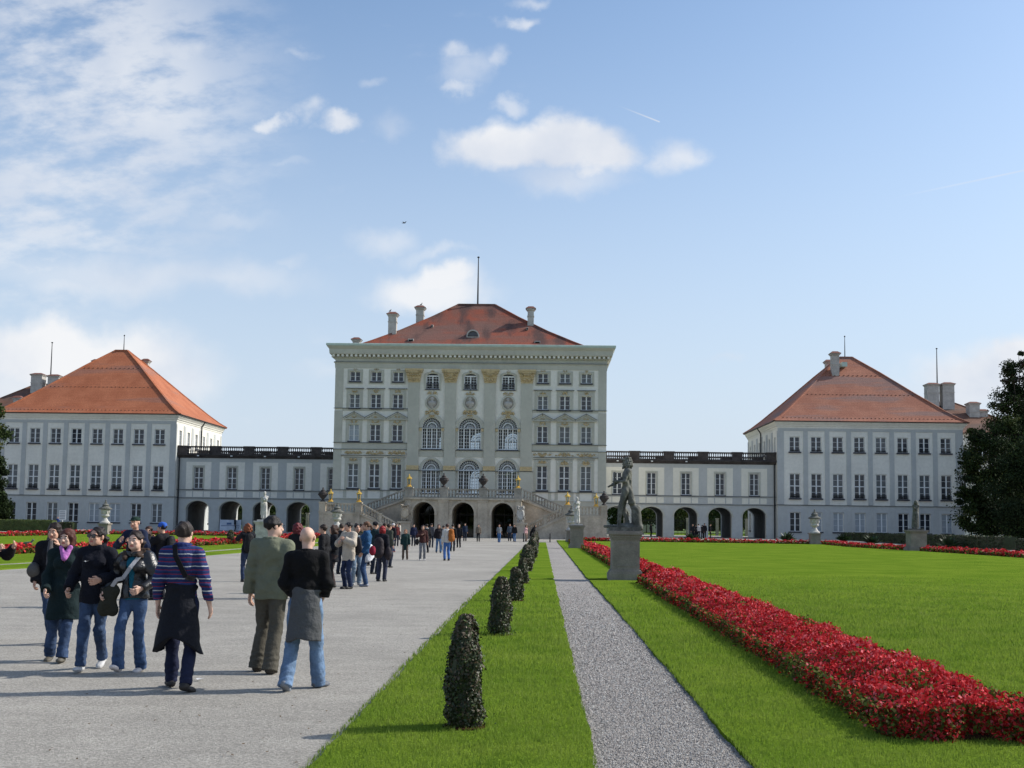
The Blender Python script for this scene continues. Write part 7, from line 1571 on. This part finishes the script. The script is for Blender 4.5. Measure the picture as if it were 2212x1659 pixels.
# information board and bicycle by the left pavilion
p = atY(135, 1120, 131); root = empty('notice_board', (p.x, 131, gz(131)), 'small white notice board near the left pavilion wall', 'sign'); b = MB(); b.box(-.04, .04, -.04, .04, 0, 1.3); b.build('post', M_frame, root)
b = MB(); b.box(-.40, .40, -.07, -.045, 1.2, 2.35); b.build('panel', M_frame, root); b = MB()
for i in range(5): b.box(-.32, .32, -.085, -.072, 1.32+i*.2, 1.40+i*.2)
b.build('printed_lines', mat('printed_grey', (.3, .32, .36), .8, .05, 3), root)
def bicycle(px, Y, label, rz=0.):
    p = atY(px, 1130, Y); root = empty('bicycle', (p.x, Y, gz(Y)), label, 'bicycle', 'bicycles by the left pavilion', rz=rz)
    for x in (-.52, .52):
        b = MB(); n = 18
        for i in range(n): a0, a1 = 2*math.pi*i/n, 2*math.pi*(i+1)/n; b.rod((x+.33*math.cos(a0), 0, .34+.33*math.sin(a0)), (x+.33*math.cos(a1), 0, .34+.33*math.sin(a1)), .035, .035)
        for i in range(6): a0 = math.pi*i/6; b.rod((x+.32*math.cos(a0), 0, .34+.32*math.sin(a0)), (x-.32*math.cos(a0), 0, .34-.32*math.sin(a0)), .006, .006)
        b.build('wheel', M_iron, root)
    b = MB(); m_ = mat('bicycle_paint', (.05, .12, .10), .4, .1, 5)
    for p_, q in (((-.52, .34), (-.12, .30)), ((-.12, .30), (-.2, .82)), ((-.52, .34), (-.18, .74)), ((-.12, .30), (.36, .78)), ((-.18, .74), (.34, .84)), ((.52, .34), (.34, .95))): b.rod((p_[0], 0, p_[1]), (q[0], 0, q[1]), .035, .035)
    b.build('frame', m_, root); b = MB(); b.rod((.34, -.25, .98), (.34, .25, .98), .03, .03, ref=(1, 0, 0)); b.build('handlebar', M_iron, root); b = MB(); b.box(-.32, -.08, -.07, .07, .86, .92); b.build('saddle', M_iron, root)
bicycle(70, 132, 'bicycle leaning near the dark tree by the left pavilion'); bicycle(106, 132.6, 'bicycle beside the person in blue by the left pavilion', .4); bicycle(152, 133, 'bicycle right of the white notice board', -.3)
# birds
def bird(x, y, z, label, s=1., rz=0., wings=False, m_=M_iron):
    fs = [ell((0, 0, .10*s), (.05*s, .13*s, .05*s)), cap((0, -.10*s, .14*s), (0, -.15*s, .20*s), .028*s, .03*s), cap((0, -.15*s, .20*s), (0, -.21*s, .195*s), .02*s, .004*s), cap((0, .10*s, .10*s), (0, .22*s, .08*s), .03*s, .012*s)]
    if wings: fs += [cap((sg*.03*s, 0, .11*s), (sg*.34*s, .05*s, .16*s), .03*s, .008*s, None) for sg in (-1, 1)]
    else: fs += [cap((sg*.02, 0, .05*s), (sg*.02, 0, .0), .006*s, .006*s) for sg in (-1, 1)]
    h = .02*s; V, F = surface_nets(union(fs, .02*s), *bbox(fs, .03*s), h); o = link_mesh('bird', np_mesh('bird', V, F, [m_], None, True), None, (x, y, z), rz); tag(o, label, 'bird')
p = at(60, 1181, .05); bird(p.x, p.y, GT, 'grey duck on the left lawn edge by the red flowers', 2.0, R(90), m_=M_statue)
p = atY(873, 484, 300); bird(p.x, 300, p.z, 'dark bird flying high above the palace', 3.4, R(80), True)
for px, Y, w_, lab in ((843, 135.4, 1, 'crow perched on the leftmost tall roof chimney'), (910, 138.2, 1, 'crow perched on the second roof chimney')):
    pt = 674 if px < 900 else 660; p = atY(px, pt, Y); bird(p.x, Y-.2, p.z-.05, lab, 1.5, R(40))
# low black bollards at the head of the path
for px, lab in ((1134, 'short black bollard left of the topiary row at its far end'), (1186, 'short black bollard at the far end of the narrow path')):
    p = at(px, 1168); b = MB(); b.lathe([(.07, 0), (.06, .1), (.05, .75), (.07, .8), (.02, .86)], n=8); o = b.build('bollard', M_iron); o.location = (p.x, 106.5, gz(106.5)); tag(o, lab, 'bollard', 'black bollards')
# scraps on the gravel
def scrap(px, py, s, label, col, name='paper_scrap', cat='litter'):
    p = at(px, py); r = random.Random(int(px)); b = MB(); n = 7; b.add([(s*(.7+.5*r.random())*math.cos(i*.9), s*(.5+.4*r.random())*math.sin(i*.9), .012+.02*r.random()) for i in range(n)]+[(0, 0, .03)], [(i, (i+1) % n, n) for i in range(n)]); o = b.build(name, mat(name, col, .8, .1, 20)); o.location = (p.x, p.y, 0); tag(o, label, cat)
scrap(431, 1471, .045, 'crumpled white paper by the heel of the striped man', (.7, .7, .7)); scrap(951, 1363, .04, 'small white scrap on the gravel by the lawn edge', (.7, .7, .7))
def dead_leaves():
    n = 260; t = rng.random(n)**1.6; y = 8+22*t; x = -1.7-rng.random(n)**2.2*2.6; n2 = 120; y = np.concatenate([y, rng.uniform(8, 26, n2)]); x = np.concatenate([x, rng.uniform(-8, -2, n2)]); n += n2
    c = np.stack([x, y, np.full(n, .012)], 1); V = leaf_quads(c, rng.uniform(.008, .020, n), np.tile([0, 0, 3.], (n, 1))); return np_mesh('fallen_leaves', V, np.arange(len(V)).reshape(-1, 4), [mat('dead_leaf', (.09, .05, .02), .8, .3, 20)])
tag(link_mesh('fallen_leaves', dead_leaves()), 'scattered brown leaves on the gravel', 'leaves', kind='stuff')
